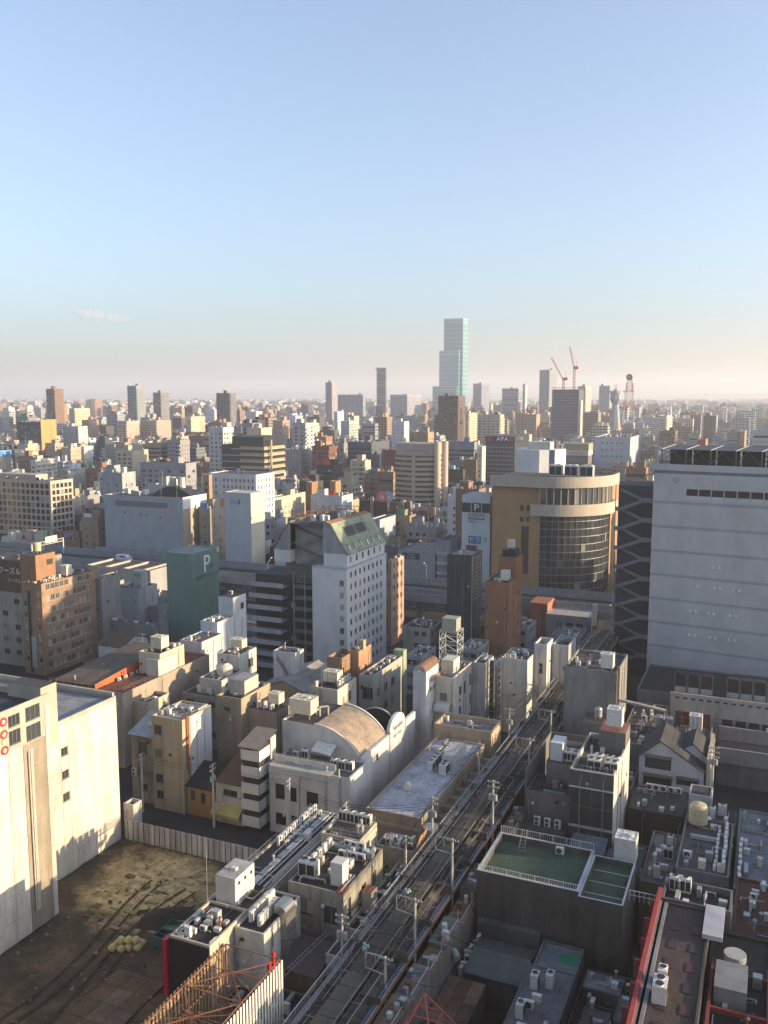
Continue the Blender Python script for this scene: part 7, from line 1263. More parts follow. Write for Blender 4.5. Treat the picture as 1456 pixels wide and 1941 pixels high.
DA = PY(475, 935, 425, 496, 306.); rda = hb('dai_white_tower', 'blank pale tower with small blue letters near its top', [DA[0], DA[1], DA[2], DA[3] + 2, DA[4]], wall((.48, .50, .51), .15), par=.2, rm=roofm((.6, .58, .55))); text(rda, 'DAI', DA[0] + 5.1, DA[2] - .02, DA[4] - 4., 2.2, 'N', flat((.10, .22, .42), .5)); part_box(rda, 'blue_block', DA[0] + 6.9, DA[0] + 7.5, DA[2] - .06, DA[2] - .01, DA[4] - 4.8, DA[4] - 2.6, flat((.05, .14, .36), .5)); part_box(rda, 'sun_tinted_side', DA[1] + .01, DA[1] + .06, DA[2], DA[3] + 1.9, 0, DA[4] - .3, wall((.62, .57, .47), .15))  # right side sheet coloured lighter and warmer than the front to look sunlit
GO = P(95, 912, -25, 138, 30.); rgo = hb('grid_office', 'pale concrete office with a deep grid of square windows', [GO[0] - 20, GO[1], GO[2], GO[3], 30.], wall((.52, .47, .39), .2), N=grid(GO[1] - GO[0] + 20, 19, 8, 2.3, 2.3, 2.2, 3.4, .8), W=grid(GO[3] - GO[2], 5, 8, 2.3, 2.3, 2.2, 3.4, .8), par=.8, depth=.6, sash=1, gm=glassm((.03, .028, .026), .15), fm=mFRAMED)
part_box(rgo, 'roof_house', GO[0] + 2, GO[0] + 30, GO[2] + 5, GO[3] - 3, 29.2, 32.4, wall((.5, .46, .4))); clutter([GO[0] + 4, GO[1] - 2, GO[2] + 1, GO[2] + 5], 29.2, 171, 'condenser on the grid windowed office', 6, ('vrf2', 'chil'))
SH = P(485, 900, 395, 520, 35.); rsh = hb('super_hotel', 'white hotel with small slit windows and a roof name in katakana', [SH[0], SH[1], SH[2], SH[3], 35.], wall((.60, .60, .62), .12), N=grid(SH[1] - SH[0], 11, 9, .9, 1.7, 3.6, 3.4, .8, lambda c, r: c in (2,)), W=grid(SH[3] - SH[2], 6, 9, .9, 1.7, 3.6, 3.4, 1.), par=.4, each=False, gm=glassm((.05, .05, .05), .1)); text(rsh, 'スーパーホテル', SH[0] + 8, SH[2] + .3, 36.4, 2.4, 'N', flat((.06, .055, .05), .5)); m = MB(); m.disc((SH[0] + 18.2, SH[2] + .25, 36.6), (0, -1, 0), 1.9, 0, 18); m.disc((SH[0] + 18.2, SH[2] + .22, 36.6), (0, -1, 0), 1.45, 1, 18); m.build('oval_logo', [flat((.07, .07, .09), .5), flat((.4, .4, .42), .5)], rsh); KEEP.append((395, 880, 520, 930, SH[2]))
BB = P(500, 843, 418, 532, 43.); rbb = thing('black_banded_building', 'black glass building with gold cream floors and bright ledges', 'building', ((BB[0] + BB[1]) / 2, BB[2] + 10, 0)); FOOT.append((BB[0], BB[1], BB[2], BB[3] + 6)); part_box(rbb, 'core', BB[0] + .5, BB[1] - .5, BB[2] + .5, BB[3] + 5, 0, 42.6, flat((.03, .033, .04), .25), mROOFD); part_box(rbb, 'top_box', BB[0] + 9, BB[1] - .3, BB[2] + .3, BB[3] + 5.2, 42.6, 48., flat((.025, .03, .035), .3), mROOFD); KEEP.append((418, 828, 532, 900, BB[2]))
for k in range(10): part_box(rbb, 'ledge', BB[0] + (0 if k < 9 else 8), BB[1] + .6, BB[2] - .2, BB[3] + 5.6, 4.2 * k + 1.8, 4.2 * k + 2.2, wall((.55, .52, .46), .1)); part_box(rbb, 'spandrel', BB[0] + 15, BB[1] + .2, BB[2] + .1, BB[3] + 5.3, 4.2 * k + 2.2, 4.2 * k + 3.8, wall((.42, .32, .2), .2))
m = MB(); m.cyl(BB[1] + 2., BB[2] + 6, 0, 46, .7, 0, 10); m.build('sunlit_pipe_shaft', wall((.6, .45, .28)), rbb)
CYB = P(822, 846, 748, 845, 44.); rcy = thing('round_fronted_office', 'beige office with bowed front, dark window bands and pale pilasters', 'building', ((CYB[0] + CYB[1]) / 2, CYB[2] + 12, 0)); FOOT.append((CYB[0], CYB[1] + 4, CYB[2] - 6, CYB[2] + 24)); KEEP.append((745, 828, 840, 965, CYB[2])); cw = CYB[1] - CYB[0]
def bow(z0, z1, off, mat, name):
    m = MB(); pts = [(CYB[0] - off * .3 + (cw + off * .6) * k / 12, CYB[2] + 1.5 - off - 5. * math.sin(PI * k / 12)) for k in range(13)]
    for p, q in zip(pts, pts[1:]): m.quad((*p, z0), (*q, z0), (*q, z1), (*p, z1))
    m.poly([(*p, z1) for p in pts] + [(CYB[1], CYB[2] + 20, z1), (CYB[0], CYB[2] + 20, z1)]); m.poly([(*p, z0) for p in pts][::-1]); m.quad((CYB[1] + off * .3, CYB[2] + 1.5 - off, z0), (CYB[1] + off * .3, CYB[2] + 20, z0), (CYB[1] + off * .3, CYB[2] + 20, z1), (CYB[1] + off * .3, CYB[2] + 1.5 - off, z1)); m.build(name, mat, rcy)
bow(0, 38, 0, glassm((.035, .032, .03), .1), 'window_band'); mBE = wall((.40, .33, .26), .2)
for k in range(12): bow(1.2 + 3.1 * k, 2.9 + 3.1 * k, .45, mBE, 'spandrel')
part_box(rcy, 'sign_storey', CYB[0] + .4, CYB[1] - 1, CYB[2] + 1., CYB[2] + 18, 38, 45.5, wall((.40, .36, .32), .2)); text(rcy, 'PREZO', (CYB[0] + CYB[1]) / 2 + 3, CYB[2] + .98, 43.3, 2.6, 'N', flat((.36, .12, .13), .5)); part_box(rcy, 'green_rule', CYB[0] + 8, CYB[1] - 8, CYB[2] + .9, CYB[2] + .99, 40.6, 41.2, flat((.12, .17, .14), .5))
for k in range(2): m = MB(); m.cyl(CYB[1] + 2.2 + 3.4 * k, CYB[2] + 1. + 4 * k, 0, 47., 2.0, 0, 18); m.build('round_pilaster', wall((.55, .45, .36), .12), rcy)
AP = P(976, 829, 921, 1003, 46.); rap = hb('apa_hotel', 'black gridded hotel tower with bright dot windows and a white name board', [AP[0], AP[1], AP[2], AP[3], 46.], flat((.028, .034, .042), .35), N=grid(AP[1] - AP[0], 9, 13, 1.5, .9, 2.5, 3., .6), W=grid(AP[3] - AP[2], 8, 13, 1.5, .9, 2.5, 3., .6), par=.4, each=False, gm=flat((.30, .34, .38), .2)); KEEP.append((921, 818, 1003, 920, AP[2]))
for k in range(14): part_box(rap, 'floor_line', AP[0] - .1, AP[1] + .1, AP[2] - .1, AP[3] + .1, 1.6 + 3. * k, 1.75 + 3. * k, mFRAME)
part_box(rap, 'name_band', AP[0] - .2, AP[1] + .2, AP[2] - .25, AP[3] + .2, 42.6, 46.6, flat((.02, .022, .026), .5)); text(rap, 'APA', (AP[0] + AP[1]) / 2 + 1.6, AP[2] - .27, 44.6, 3.9, 'N', flat((.8, .8, .78), .4), sx=1.2)
for x in (AP[0] + .6, AP[1] - 4.6): part_box(rap, 'red_panel', x, x + 4., AP[2] - .32, AP[2] - .24, 43., 46.2, flat((.28, .04, .035), .5))
text(rap, 'HOTEL', AP[1] + .22, (AP[2] + AP[3]) / 2 - 2, 44.5, 2.4, 'W', flat((.3, .42, .36), .5))
WD = P(1195, 829, 1127, 1216, 38.); rwd = hb('dotted_white_store', 'broad pale blue grey store wall dotted with tiny square windows', [WD[0], WD[1], WD[2], WD[3], 38.], wall((.40, .44, .50), .12), N=grid(WD[1] - WD[0], 5, 3, 1.3, 1.3, 20, 6., 5.), par=.8, each=False); KEEP.append((1127, 826, 1216, 880, WD[2])); clutter([WD[0] + 2, WD[1] - 2, WD[2] + 3, WD[3] - 3], 37.2, 181, 'cooling unit on the dotted white store', 8, ('chil',))
NB = P(1115, 852, 1072, 1123, 34.); rnb = hb('namco_building', 'dark striped building carrying a yellow green board over a white name board', [NB[0], NB[1], NB[2], NB[3], 30.], wall((.17, .15, .15), .3), N=grid(NB[1] - NB[0], 1, 7, 12., .8, 4, 3.6, 1.), par=.4, each=False); part_box(rnb, 'green_board', NB[0] - .3, NB[1] + .4, NB[2] - .4, NB[3], 33.2, 38.4, wall((.33, .33, .2), .15)); part_box(rnb, 'white_board', NB[0] - .3, NB[1] + .4, NB[2] - .4, NB[3], 29.2, 33.1, wall((.55, .54, .55), .1)); text(rnb, 'namco', (NB[0] + NB[1]) / 2, NB[2] - .42, 31.2, 3.2, 'N', flat((.20, .06, .10), .5), sx=1.25); text(rnb, 'ラウンドワン', (NB[0] + NB[1]) / 2, NB[2] - .42, 35.8, 2.2, 'N', flat((.2, .22, .1), .5)); KEEP.append((1070, 840, 1125, 880, NB[2]))
PB = P(668, 962, 590, 690, 19.); rpb = hb('brown_louvre_building', 'dark brown building with round topped pier and pink ring sign', [at(735, 950, 20.)[0] - 14, at(735, 950, 20.)[0], at(735, 950, 20.)[1], at(735, 950, 20.)[1] + 12, 20.], (.10, .065, .05), par=.4); bx_, by_ = at(735, 950, 20.); 
for k, (c, dx) in enumerate((((.62, .13, .18), -3.2), ((.2, .38, .55), .4))):
    m = MB(); m.disc((bx_ + dx, by_ - .3 + .2 * k, 22.4), (0, -1, 0), 3., 0, 22); m.disc((bx_ + dx + .2, by_ - .34 + .2 * k, 22.0), (0, -1, 0), 1.1, 1, 16); m.disc((bx_ + dx, by_ - .28 + .2 * k, 22.4), (0, 1, 0), 3., 0, 22); m.build('ring_sign', [flat(c, .5), flat((.6, .5, .42), .5)], rpb)
part_box(rpb, 'round_topped_pier', bx_ - 9.6, bx_ - 8., by_ - .8, by_ - .02, 6, 22., wall((.38, .30, .2))); KEEP.append((705, 925, 745, 975, by_))
# ------------------------------------------------------------------ middle distance blocks read one by one
def style_rects(st, Wd, z, rd):
    if st == 'grid': return grid(Wd, max(1, int(Wd / 3.2)), max(1, int((z - 3) / 3.2)), 1.5, 1.5, 2., 3.2, .6)
    if st == 'slit': return grid(Wd, max(1, int(Wd / 4.)), max(1, int((z - 3) / 3.3)), .8, 1.4, 2., 3.3, .8)
    if st == 'band': return grid(Wd, 1, max(1, int((z - 3) / 3.4)), max(.6, Wd - 1.6), 1.5, 2., 3.4, .6)
    if st == 'pair': return grid(Wd, max(1, int(Wd / 5.)), max(1, int((z - 3) / 3.1)), 2.6, 1.6, 1.8, 3.1, .6)
    return []
def block(name, label, b, col, sN, sW, group=None, gear=True, seed=0, dirt=.25, gm=None):
    rd = random.Random(seed); X0, X1, Y0, Y1, z = b; wm = wall(col, dirt)
    nb = 'balc' in (sN, sW)
    r = bld(name, label, b, wm, rd.choice((mROOF, mROOFL, mROOF)), N=style_rects(sN if sN != 'balc' else 'pair', X1 - X0, z, rd), W=style_rects(sW if sW != 'balc' else 'pair', Y1 - Y0, z, rd), par=.6, each=False, group=group, gm=gm)
    if nb:
        m = MB()
        for k in range(int((z - 2) / 3.1)):
            zz = 1.3 + 3.1 * k
            if sN == 'balc': m.box(X0 + .3, X1 - .3, Y0 - 1.1, Y0 - .02, zz, zz + 1.15)
            if sW == 'balc': m.box(X1 + .02, X1 + 1.1, Y0 + .3, Y1 - .3, zz, zz + 1.15)
        m.build('balconies', wall(tuple(min(.7, c * 1.25) for c in col), .15), r, 'stuff')
    if gear and X1 - X0 > 4 and Y1 - Y0 > 4:
        w = min(4.5, (X1 - X0) * .4); x = rd.uniform(X0 + .5, X1 - w - .5); y = rd.uniform(Y0 + .8, max(Y0 + .9, Y1 - 5)); y2 = min(Y1 - .4, y + rd.uniform(3, 6)); h = rd.uniform(2.4, 4.2)
        part_box(r, 'roof_house', x, x + w, y, y2, z - .7, z + h, wm, mROOF)
        if rd.random() < .6:
            x2 = rd.uniform(X0 + .6, X1 - 2.8); y3 = rd.uniform(Y0 + .6, Y1 - 2.6)
            if x2 + 2.2 < x or x2 > x + w: part_box(r, 'roof_tank', x2, x2 + 2.2, y3, min(Y1 - .3, y3 + 2), z - .7, z + 2.3, rd.choice((mACW, mTANK, mSTEEL)))
        m = MB()
        for _ in range(rd.randint(2, 7)): xx = rd.uniform(X0 + .5, X1 - 1.5); yy = rd.uniform(Y0 + .5, Y1 - 1.2); m.box(xx, xx + rd.uniform(.6, 1.4), yy, yy + .7, z - .61, z + rd.uniform(.2, 1.1))
        m.build('roof_units', rd.choice((mACW, mACG)), r, 'stuff')
        if rd.random() < .22: xx = rd.uniform(X0 + .3, max(X0 + .4, X1 - 6)); c_ = rd.choice(((.5, .05, .04), (.06, .16, .4), (.6, .6, .58), (.05, .26, .14), (.55, .4, .05), (.02, .02, .025))); part_box(r, 'roof_sign', xx, min(X1 - .2, xx + rd.uniform(3, 6)), Y0 + .4, Y0 + .8, z - .6, z + rd.uniform(1.6, 3.6), flat(c_, .5))
        if rd.random() < .4: m = MB(); xx, yy = rd.uniform(X0 + .5, X1 - .5), rd.uniform(Y0 + .5, Y1 - .5); m.bar((xx, yy, z - .7), (xx, yy, z + rd.uniform(3, 7)), .09); m.build('aerial', mSTEEL, r)
    return r
MID = [  # left u, corner u, back u, roof v, height or (distance), wall colour, front, side, words
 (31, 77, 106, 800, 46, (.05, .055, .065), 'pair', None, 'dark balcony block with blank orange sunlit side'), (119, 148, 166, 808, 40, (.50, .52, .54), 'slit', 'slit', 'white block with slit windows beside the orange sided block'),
 (155, 167, 187, 796, 43, (.42, .27, .20), None, 'balc', 'salmon block with white balcony bands'), (222, 240, 264, 798, 44, (.48, .40, .33), 'balc', 'slit', 'beige twin tower with pale stair strip, left one'), (266, 297, 324, 797, 44, (.46, .37, .30), 'balc', 'slit', 'beige twin tower with dark front, right one'),
 (353, 362, 388, 790, 47, (.60, .52, .38), 'grid', 'slit', 'cream tower catching full sun left of the round tower'), (101, 110, 127, 766, 60, (.36, .22, .15), None, 'balc', 'brown striped apartment tower under the skyline pair'), (131, 141, 170, 774, 58, (.56, .48, .36), None, 'balc', 'wide cream striped apartment slab'), (165, 172, 194, 758, 64, (.38, .22, .14), 'grid', 'grid', 'reddish brown apartment tower by the cream striped slab'),
 (265, 352, 372, 878, 33, (.30, .31, .34), 'pair', 'pair', 'long grey office slab with paired windows'), (198, 217, 219, 842, 36, (.36, .34, .31), 'slit', None, 'narrow grey slab beside the cream lit wall'), (220, 251, 281, 854, 34, (.58, .50, .36), 'pair', None, 'cream block with bright blank side wall'), (58, 67, 107, 872, 27, (.52, .49, .44), 'pair', 'balc', 'white balcony block near the grid windowed office'), (-12, 0, 21, 855, 28, (.62, .56, .42), None, None, 'cream wall block carrying a blue board'),
 (127, 131, 161, 894, 20, (.64, .62, .54), None, None, 'bright white sloping roof block'), (155, 159, 177, 846, 30, (.66, .64, .58), 'grid', None, 'bright white narrow block'), (517, 536, 549, 797, 48, (.46, .30, .24), 'pair', 'grid', 'pink brown apartment block left of centre'), (633, 640, 652, 780, 52, (.56, .58, .58), 'slit', None, 'white stair tower beside the pale green block'), (646, 662, 679, 798, 46, (.42, .48, .45), None, 'grid', 'pale green glass fronted block'),
 (686, 711, 717, 803, 44, (.30, .32, .35), 'band', 'band', 'grey banded office near the pale green block'), (534, 570, 592, 852, 34, (.30, .32, .35), None, 'slit', 'blue grey blank block with lit side windows'), (592, 624, 641, 846, 37, (.17, .08, .06), 'balc', 'pair', 'dark red block with white balconies'), (659, 704, 738, 838, 39, (.10, .11, .13), 'band', 'slit', 'dark glass block with white louvred side'), (727, 751, 754, 853, 34, (.22, .06, .05), None, None, 'maroon curved wall block'),
 (580, 591, 603, 914, 24, (.34, .20, .10), None, None, 'brown box with orange lit side'), (625, 636, 646, 912, 24, (.34, .24, .13), None, None, 'small tan box with lit side beside the brown box'), (589, 648, 669, 940, 22, (.56, .58, .60), 'slit', None, 'plain white block with one window behind the hotel roof'), (497, 515, 579, 945, 19, (.56, .50, .38), None, 'slit', 'long beige range with slit windows and tank roof'), (836, 899, 905, 838, 40, (.24, .29, .36), 'band', 'band', 'blue grey block behind the round fronted office'), (880, 903, 918, 871, 31, (.20, .13, .08), None, 'slit', 'brown blank box beside the black hotel'),
 (833, 878, 882, 890, 26, (.07, .075, .08), 'band', 'band', 'low dark banded block right of the round pilasters'), (905, 914, 921, 846, 42, (.62, .58, .48), 'slit', None, 'slim bright white block left of the black hotel'), (882, 889, 905, 783, 54, (.54, .46, .34), 'balc', 'balc', 'stepped cream apartments at the foot of the brown tower'), (905, 948, 956, 786, 54, (.50, .45, .36), 'balc', 'balc', 'cream slab with rows of balconies'), (1250, 1280, 1285, 817, 42, (.17, .12, .10), 'grid', 'grid', 'dark brown block behind the grey store'), (1248, 1264, 1290, 788, 52, (.54, .50, .42), 'balc', 'balc', 'white balcony slab behind the dark brown block'),
 (1130, 1140, 1165, 905, 12, (.3, .33, .3), None, None, 'low green roofed shed behind the curved glass tower'), (1378, 1400, 1418, 822, 40, (.20, .23, .27), 'band', 'band', 'blue grey office with dark windows at far right'), (1402, 1412, 1422, 818, 42, (.42, .26, .17), 'slit', None, 'slim salmon block at far right'), (1322, 1338, 1342, 833, 38, (.45, .2, .18), None, None, 'white block with red chevron sign at far right'), (700, 720, 750, 985, 14, (.42, .46, .52), None, None, 'white blue low hall by the ring sign'), (770, 826, 850, 1000, 13, (.4, .36, .34), 'grid', 'grid', 'market building with round signs by the expressway'),
 (435, 455, 470, 1028, 15, (.40, .30, .22), 'grid', 'grid', 'small pinkish house at the foot of the blank pale tower'), (500, 524, 545, 985, 19, (.34, .36, .39), 'grid', None, 'grey stair block between the pale tower and hotel'), (545, 560, 578, 995, 17, (.46, .36, .26), None, 'grid', 'tan low block beside the hotel roof'), (377, 398, 425, 965, 27, (.34, .30, .25), 'slit', 'slit', 'dark taupe tower beside the blank pale tower'), (385, 396, 402, 900, 36, (.40, .26, .16), 'grid', None, 'orange brown slim block beside the white slit hotel'),
]
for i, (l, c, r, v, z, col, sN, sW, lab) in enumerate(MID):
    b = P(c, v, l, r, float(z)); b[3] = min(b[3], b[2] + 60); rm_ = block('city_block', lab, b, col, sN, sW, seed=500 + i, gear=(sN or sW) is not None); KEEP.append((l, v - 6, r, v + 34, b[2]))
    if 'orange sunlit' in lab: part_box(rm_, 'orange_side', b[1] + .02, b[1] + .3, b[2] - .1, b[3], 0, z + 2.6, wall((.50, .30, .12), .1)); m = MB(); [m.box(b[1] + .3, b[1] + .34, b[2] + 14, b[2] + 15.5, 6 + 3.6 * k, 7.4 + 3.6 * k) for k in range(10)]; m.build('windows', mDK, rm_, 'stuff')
    if 'blue board' in lab: part_box(rm_, 'blue_board', b[1] + .03, b[1] + .4, b[2], b[3], 22.5, 28.5, flat((.10, .28, .55), .5))
    if 'chevron' in lab: part_box(rm_, 'red_board', b[0], b[1], b[2] - .2, b[2] - .02, 33, 38, flat((.35, .04, .03), .5))
SKY = [  # towers against the sky: left, corner, back, top v, distance
 (87, 103, 120, 737, 1050, (.20, .13, .11), 'pair', 'slit', 'brown pair tower rising over the left skyline'), (241, 258, 275, 731, 1150, (.24, .27, .30), 'pair', 'balc', 'blue grey tower with white crown on the left skyline'), (290, 304, 320, 744, 1250, (.20, .19, .21), 'pair', 'balc', 'dark balcony tower right of the white crowned tower'), (410, 436, 447, 745, 1000, (.17, .16, .18), 'balc', 'balc', 'wide dark apartment tower with tan side'), (617, 629, 640, 725, 1500, (.33, .31, .34), 'slit', 'slit', 'rounded pale apartment tower near the centre skyline'), (714, 731, 733, 700, 2000, (.12, .15, .20), 'band', 'band', 'slim dark blue tower with overhanging cap'), (640, 688, 693, 748, 1750, (.27, .30, .36), 'grid', 'grid', 'long blue grey slab left of the slim dark tower'),
 (831, 869, 882, 750, 900, (.13, .095, .09), 'balc', 'slit', 'tall dark brown apartment tower in front of the glass skyscraper'), (897, 913, 928, 727, 2250, (.26, .29, .36), 'grid', 'grid', 'blue grey tower right of the glass skyscraper'), (952, 983, 991, 736, 2000, (.32, .36, .42), 'band', 'band', 'wide pale glass block right of the skyscraper'), (991, 996, 1000, 729, 2050, (.5, .5, .5), None, None, 'slim white slab beside the wide pale glass block'), (1023, 1042, 1056, 701, 1900, (.27, .28, .32), 'slit', 'slit', 'tall grey tower with tan side left of the cranes'), (1096, 1110, 1121, 732, 1500, (.5, .42, .38), 'grid', 'balc', 'white striped tower right of the cranes'), (1136, 1156, 1165, 731, 2000, (.28, .31, .36), 'slit', 'slit', 'grey blue tower left of the observation tower'), (740, 772, 812, 748, 1900, (.34, .36, .41), 'grid', 'grid', 'wide low slab between the slim tower and skyscraper')]
for i, (l, c, r, v, Y, col, sN, sW, lab) in enumerate(SKY):
    b = PY(c, v, l, r, float(Y)); b[3] = min(b[3], b[2] + 90); rm_ = block('skyline_tower', lab, b, col, sN, sW, seed=600 + i); KEEP.append((l, v - 4, r, v + 40, b[2]))
    if 'overhanging' in lab: part_box(rm_, 'cap', b[0] - 2, b[1] + 2, b[2] - 2, b[3] + 2, b[4] + .3, b[4] + 4, flat((.2, .22, .25)))
# glass skyscraper in three tiers
YH = 2500.; xs = lambda u: onY(u, 700, YH)[0]; zH = lambda v: onY(860, v, YH)[2]; hk = thing('glass_skyscraper', 'very tall pale green glass skyscraper in three stepped tiers', 'skyscraper', (xs(862), YH + 30, 0)); mHK = glassm((.07, .19, .215), 0., .12, 'skyscraper_glass'); KEEP.append((820, 600, 890, 745, YH)); FOOT.append((xs(819), xs(890), YH, YH + 80))
for nm, u0, u1, v1, off in (('lower_tier', 833, 870, 665, 0.), ('upper_tier', 842, 878, 604, 10.), ('base_tier', 820, 866, 733, -6.)):
    y0 = YH + off; zt_ = onY(u1, v1, y0)[2]; X0, X1 = solveX(u0, y0, zt_), solveX(u1, y0, zt_); d = min(110., solveY(887, X1, zt_) - y0); m = MB(); m.box(X0, X1, y0, y0 + d, 0, zt_); t_ = m.build(nm, mHK, hk); m = MB(); n_ = int(zt_ / 13)
    for k in range(n_): m.box(X0 - .3, X1 + .3, y0 - .3, y0 + d + .3, 13 * k + 10., 13 * k + 12.)
    m.build('floor_bands', flat((.24, .35, .36), .35), t_, 'stuff'); m = MB(); m.box(X0 - .4, X1 + .4, y0 - .4, y0 + d + .4, zt_ - 9, zt_ - 6.5); m.box(X0 - .4, X1 + .4, y0 - .4, y0 + d + .4, zt_ - 1, zt_ + 1.5); m.build('crown_frame', flat((.36, .45, .45), .3), t_)
# tower under construction, cranes, lattice mast, observation tower
cb_ = PY(1098, 738, 1047, 1107, 1150.); rcb = hb('tower_under_construction', 'dark netted tower under construction with cranes on top', [cb_[0], cb_[1], cb_[2], cb_[3], cb_[4]], wall((.10, .115, .14), .3), par=.0); KEEP.append((1047, 735, 1107, 800, 1150)); part_box(rcb, 'sunlit_hoist_shaft', cb_[1] + .1, cb_[1] + 3.5, cb_[2] - 4, cb_[2] + 8, 0, cb_[4] - 14, wall((.62, .57, .48)))
for k in range(22): part_box(rcb, 'net_band', cb_[0] - .3, cb_[1] + .3, cb_[2] - .3, cb_[2] - .05, 4 * k + 1, 4 * k + 1.6, flat((.17, .19, .22), .7))
mCR = flat((.5, .12, .10), .6, 0, 'crane_red')
def lattice(m, p, q, w, n, r=.25):
    p, q = Vector(p), Vector(q); d = (q - p).normalized(); a = d.cross(Vector((0, 1, 0))); a = (a if a.length > .1 else Vector((1, 0, 0))).normalized() * w; b = d.cross(a).normalized() * w
    cs = [a + b, a - b, -a - b, -a + b]
    for c in cs: m.bar(p + c, q + c, r)
    for k in range(n):
        s, e = p.lerp(q, k / n), p.lerp(q, (k + 1) / n)
        for j in range(4): m.bar(s + cs[j], e + cs[(j + 1) % 4], r * .7)
for u, (ju, jv), hh_, lab in ((1068, (1045, 678), 12, 'red luffing crane with jib leaning left on the construction tower'), (1088, (1080, 657), 26, 'taller red luffing crane with steep jib on the construction tower')):
    X, _, z0 = onY(u, 738, 1160.); jx, _, jz = onY(ju, jv, 1160.); t = thing('tower_crane', lab, 'crane', (X, 1160, z0)); m = MB(); lattice(m, (X, 1160, z0 - 2), (X, 1160, z0 + hh_), 1.1, 6); m.build('mast', mCR, t); m = MB(); lattice(m, (X, 1160, z0 + hh_), (jx, 1160, jz), .7, 10, .2); m.build('jib', mCR, t); m = MB(); m.box(X - 1, X + 5, 1158, 1162, z0 + hh_ - .5, z0 + hh_ + 3); m.build('machinery_deck', mCR, t); m = MB(); m.bar((X + 4, 1160, z0 + hh_ + 2), (X + 2, 1160, z0 + hh_ + 10), .3); m.bar((X + 2, 1160, z0 + hh_ + 10), (jx, 1160, jz), .12); m.build('back_stay', mCR, t)
LX, _, lz0 = onY(1191, 805, 950.); lzt = onY(1191, 715, 950.)[2]; t = thing('radio_mast_tower', 'red and white lattice radio tower with round antenna on top', 'tower', (LX, 950, lz0 - 20)); zl = [0, lz0, lz0 + (lzt - lz0) * .3, lz0 + (lzt - lz0) * .5, lz0 + (lzt - lz0) * .7, lzt - 6, lzt]; KEEP.append((1178, 712, 1204, 812, 950))
for k in range(6): w0, w1 = 6.4 - .75 * k, 6.4 - .75 * (k + 1); m = MB(); lattice(m, (LX, 950, zl[k]), (LX, 950, zl[k + 1]), (w0 + w1) / 2, 5, .3); m.build('lattice_section', mCR if k % 2 == 0 else mACW, t)
m = MB(); m.box(LX - 6, LX + 6, 945, 955, zl[4], zl[4] + .8); m.build('gallery', mACW, t); m = MB(); m.disc((LX, 946, lzt), (0, -1, 0), 3.2, 0, 18); m.disc((LX, 945.9, lzt), (0, -1, 0), 1.6, 1, 14); m.build('round_antenna', [mCR, mACG], t)
OX, _, oz = onY(1168, 728, 1450.); t = thing('observation_tower', 'grey steel observation tower with flared deck far beyond the lattice mast', 'tower', (OX, 1450, 0)); m = MB()
for z0, z1, w0, w1 in ((0, 62, 12, 5), (62, 70, 5, 9), (70, 80, 9, 8), (80, oz - 8, 4, 3.4), (oz - 8, oz, 1, .4)): m.cyl(OX, 1450, z0, z1, w0, 0, 8, w1)
m.build('shaft', flat((.22, .24, .26), .6), t); m = MB(); m.cyl(OX, 1450, 79, 83, 10, 0, 10); m.build('deck', flat((.3, .31, .32), .6), t); KEEP.append((1160, 726, 1176, 790, 1450))
# ------------------------------------------------------------------ ordinary city: 280 buildings one by one, the rest as one mass
COLS = [((.55, .48, .37), 'beige'), ((.68, .67, .64), 'white'), ((.64, .64, .65), 'white'), ((.36, .36, .36), 'grey'), ((.40, .27, .18), 'brown'), ((.44, .34, .24), 'tan'), ((.26, .28, .31), 'slate'), ((.60, .52, .40), 'cream'), ((.07, .068, .068), 'dark'), ((.34, .19, .12), 'brick'), ((.45, .48, .50), 'pale blue')]
STY = [('grid', 'grid', 'with a grid of small windows'), ('balc', 'slit', 'with balconies across its front'), ('slit', 'slit', 'with a few slit windows'), ('pair', 'balc', 'with balconies along its sunny side'), ('band', 'band', 'with long window bands')]
KEEP += [(-20, 900, 140, 1005, GO[2]), (195, 930, 390, 1050, 306), (423, 928, 500, 1045, 306), (872, 930, 940, 1040, 306), (930, 835, 1180, 1120, 304), (975, 840, 1064, 900, 350), (755, 1030, 850, 1090, 306)]
rd = random.Random(11); cells = []
def hit(x0, x1, y0, y1, pad=1.2): return any(x0 < b + pad and x1 > a - pad and y0 < d + pad and y1 > c - pad for a, b, c, d in FOOT)
def scatter(d0, d1, cell, hmed, tall):
    out = []; n = int(d1 / cell) + 2
    for i in range(-n, n):
        for j in range(0, n):
            cx, cy = (i + .5) * cell, (j + .5) * cell; d = math.hypot(cx, cy)
            if d < d0 or d >= d1 or cy < 40: continue
            fx, fy = -sp * cx + cp * cy, cp * cx + sp * cy
            if fx <= 0 or abs(fy / fx) > .50: continue
            if cell < 30 and (i % 4 == 0 and rd.random() < .75 or j % 5 == 0 and rd.random() < .7): continue
            w, dp = cell * rd.uniform(.62, .94), cell * rd.uniform(.62, .94); x0 = i * cell + rd.uniform(0, cell - w); y0 = j * cell + rd.uniform(0, cell - dp)
            z = hmed * math.exp(rd.gauss(0, .42))
            if rd.random() < tall: z = rd.uniform(30, 56)
            z = max(6., min(62., z))
            if hit(x0, x0 + w, y0, y0 + dp): continue
            u0 = proj(x0, y0, z)[0]; u1 = proj(x0 + w, y0 + dp, z)[0]; u0, u1 = min(u0, proj(x0, y0 + dp, z)[0]), max(u1, proj(x0 + w, y0, z)[0])
            for a, v0, b, v1, Y in KEEP:
                if y0 < Y - 2 and u1 > a and u0 < b:
                    r_ = ray(CX, v1); zl_ = H + r_[2] / math.hypot(r_[0], r_[1]) * math.hypot(cx, cy)
                    z = min(z, zl_)
            if z < 5: continue
            out.append((x0, x0 + w, y0, y0 + dp, z, d))
    return out
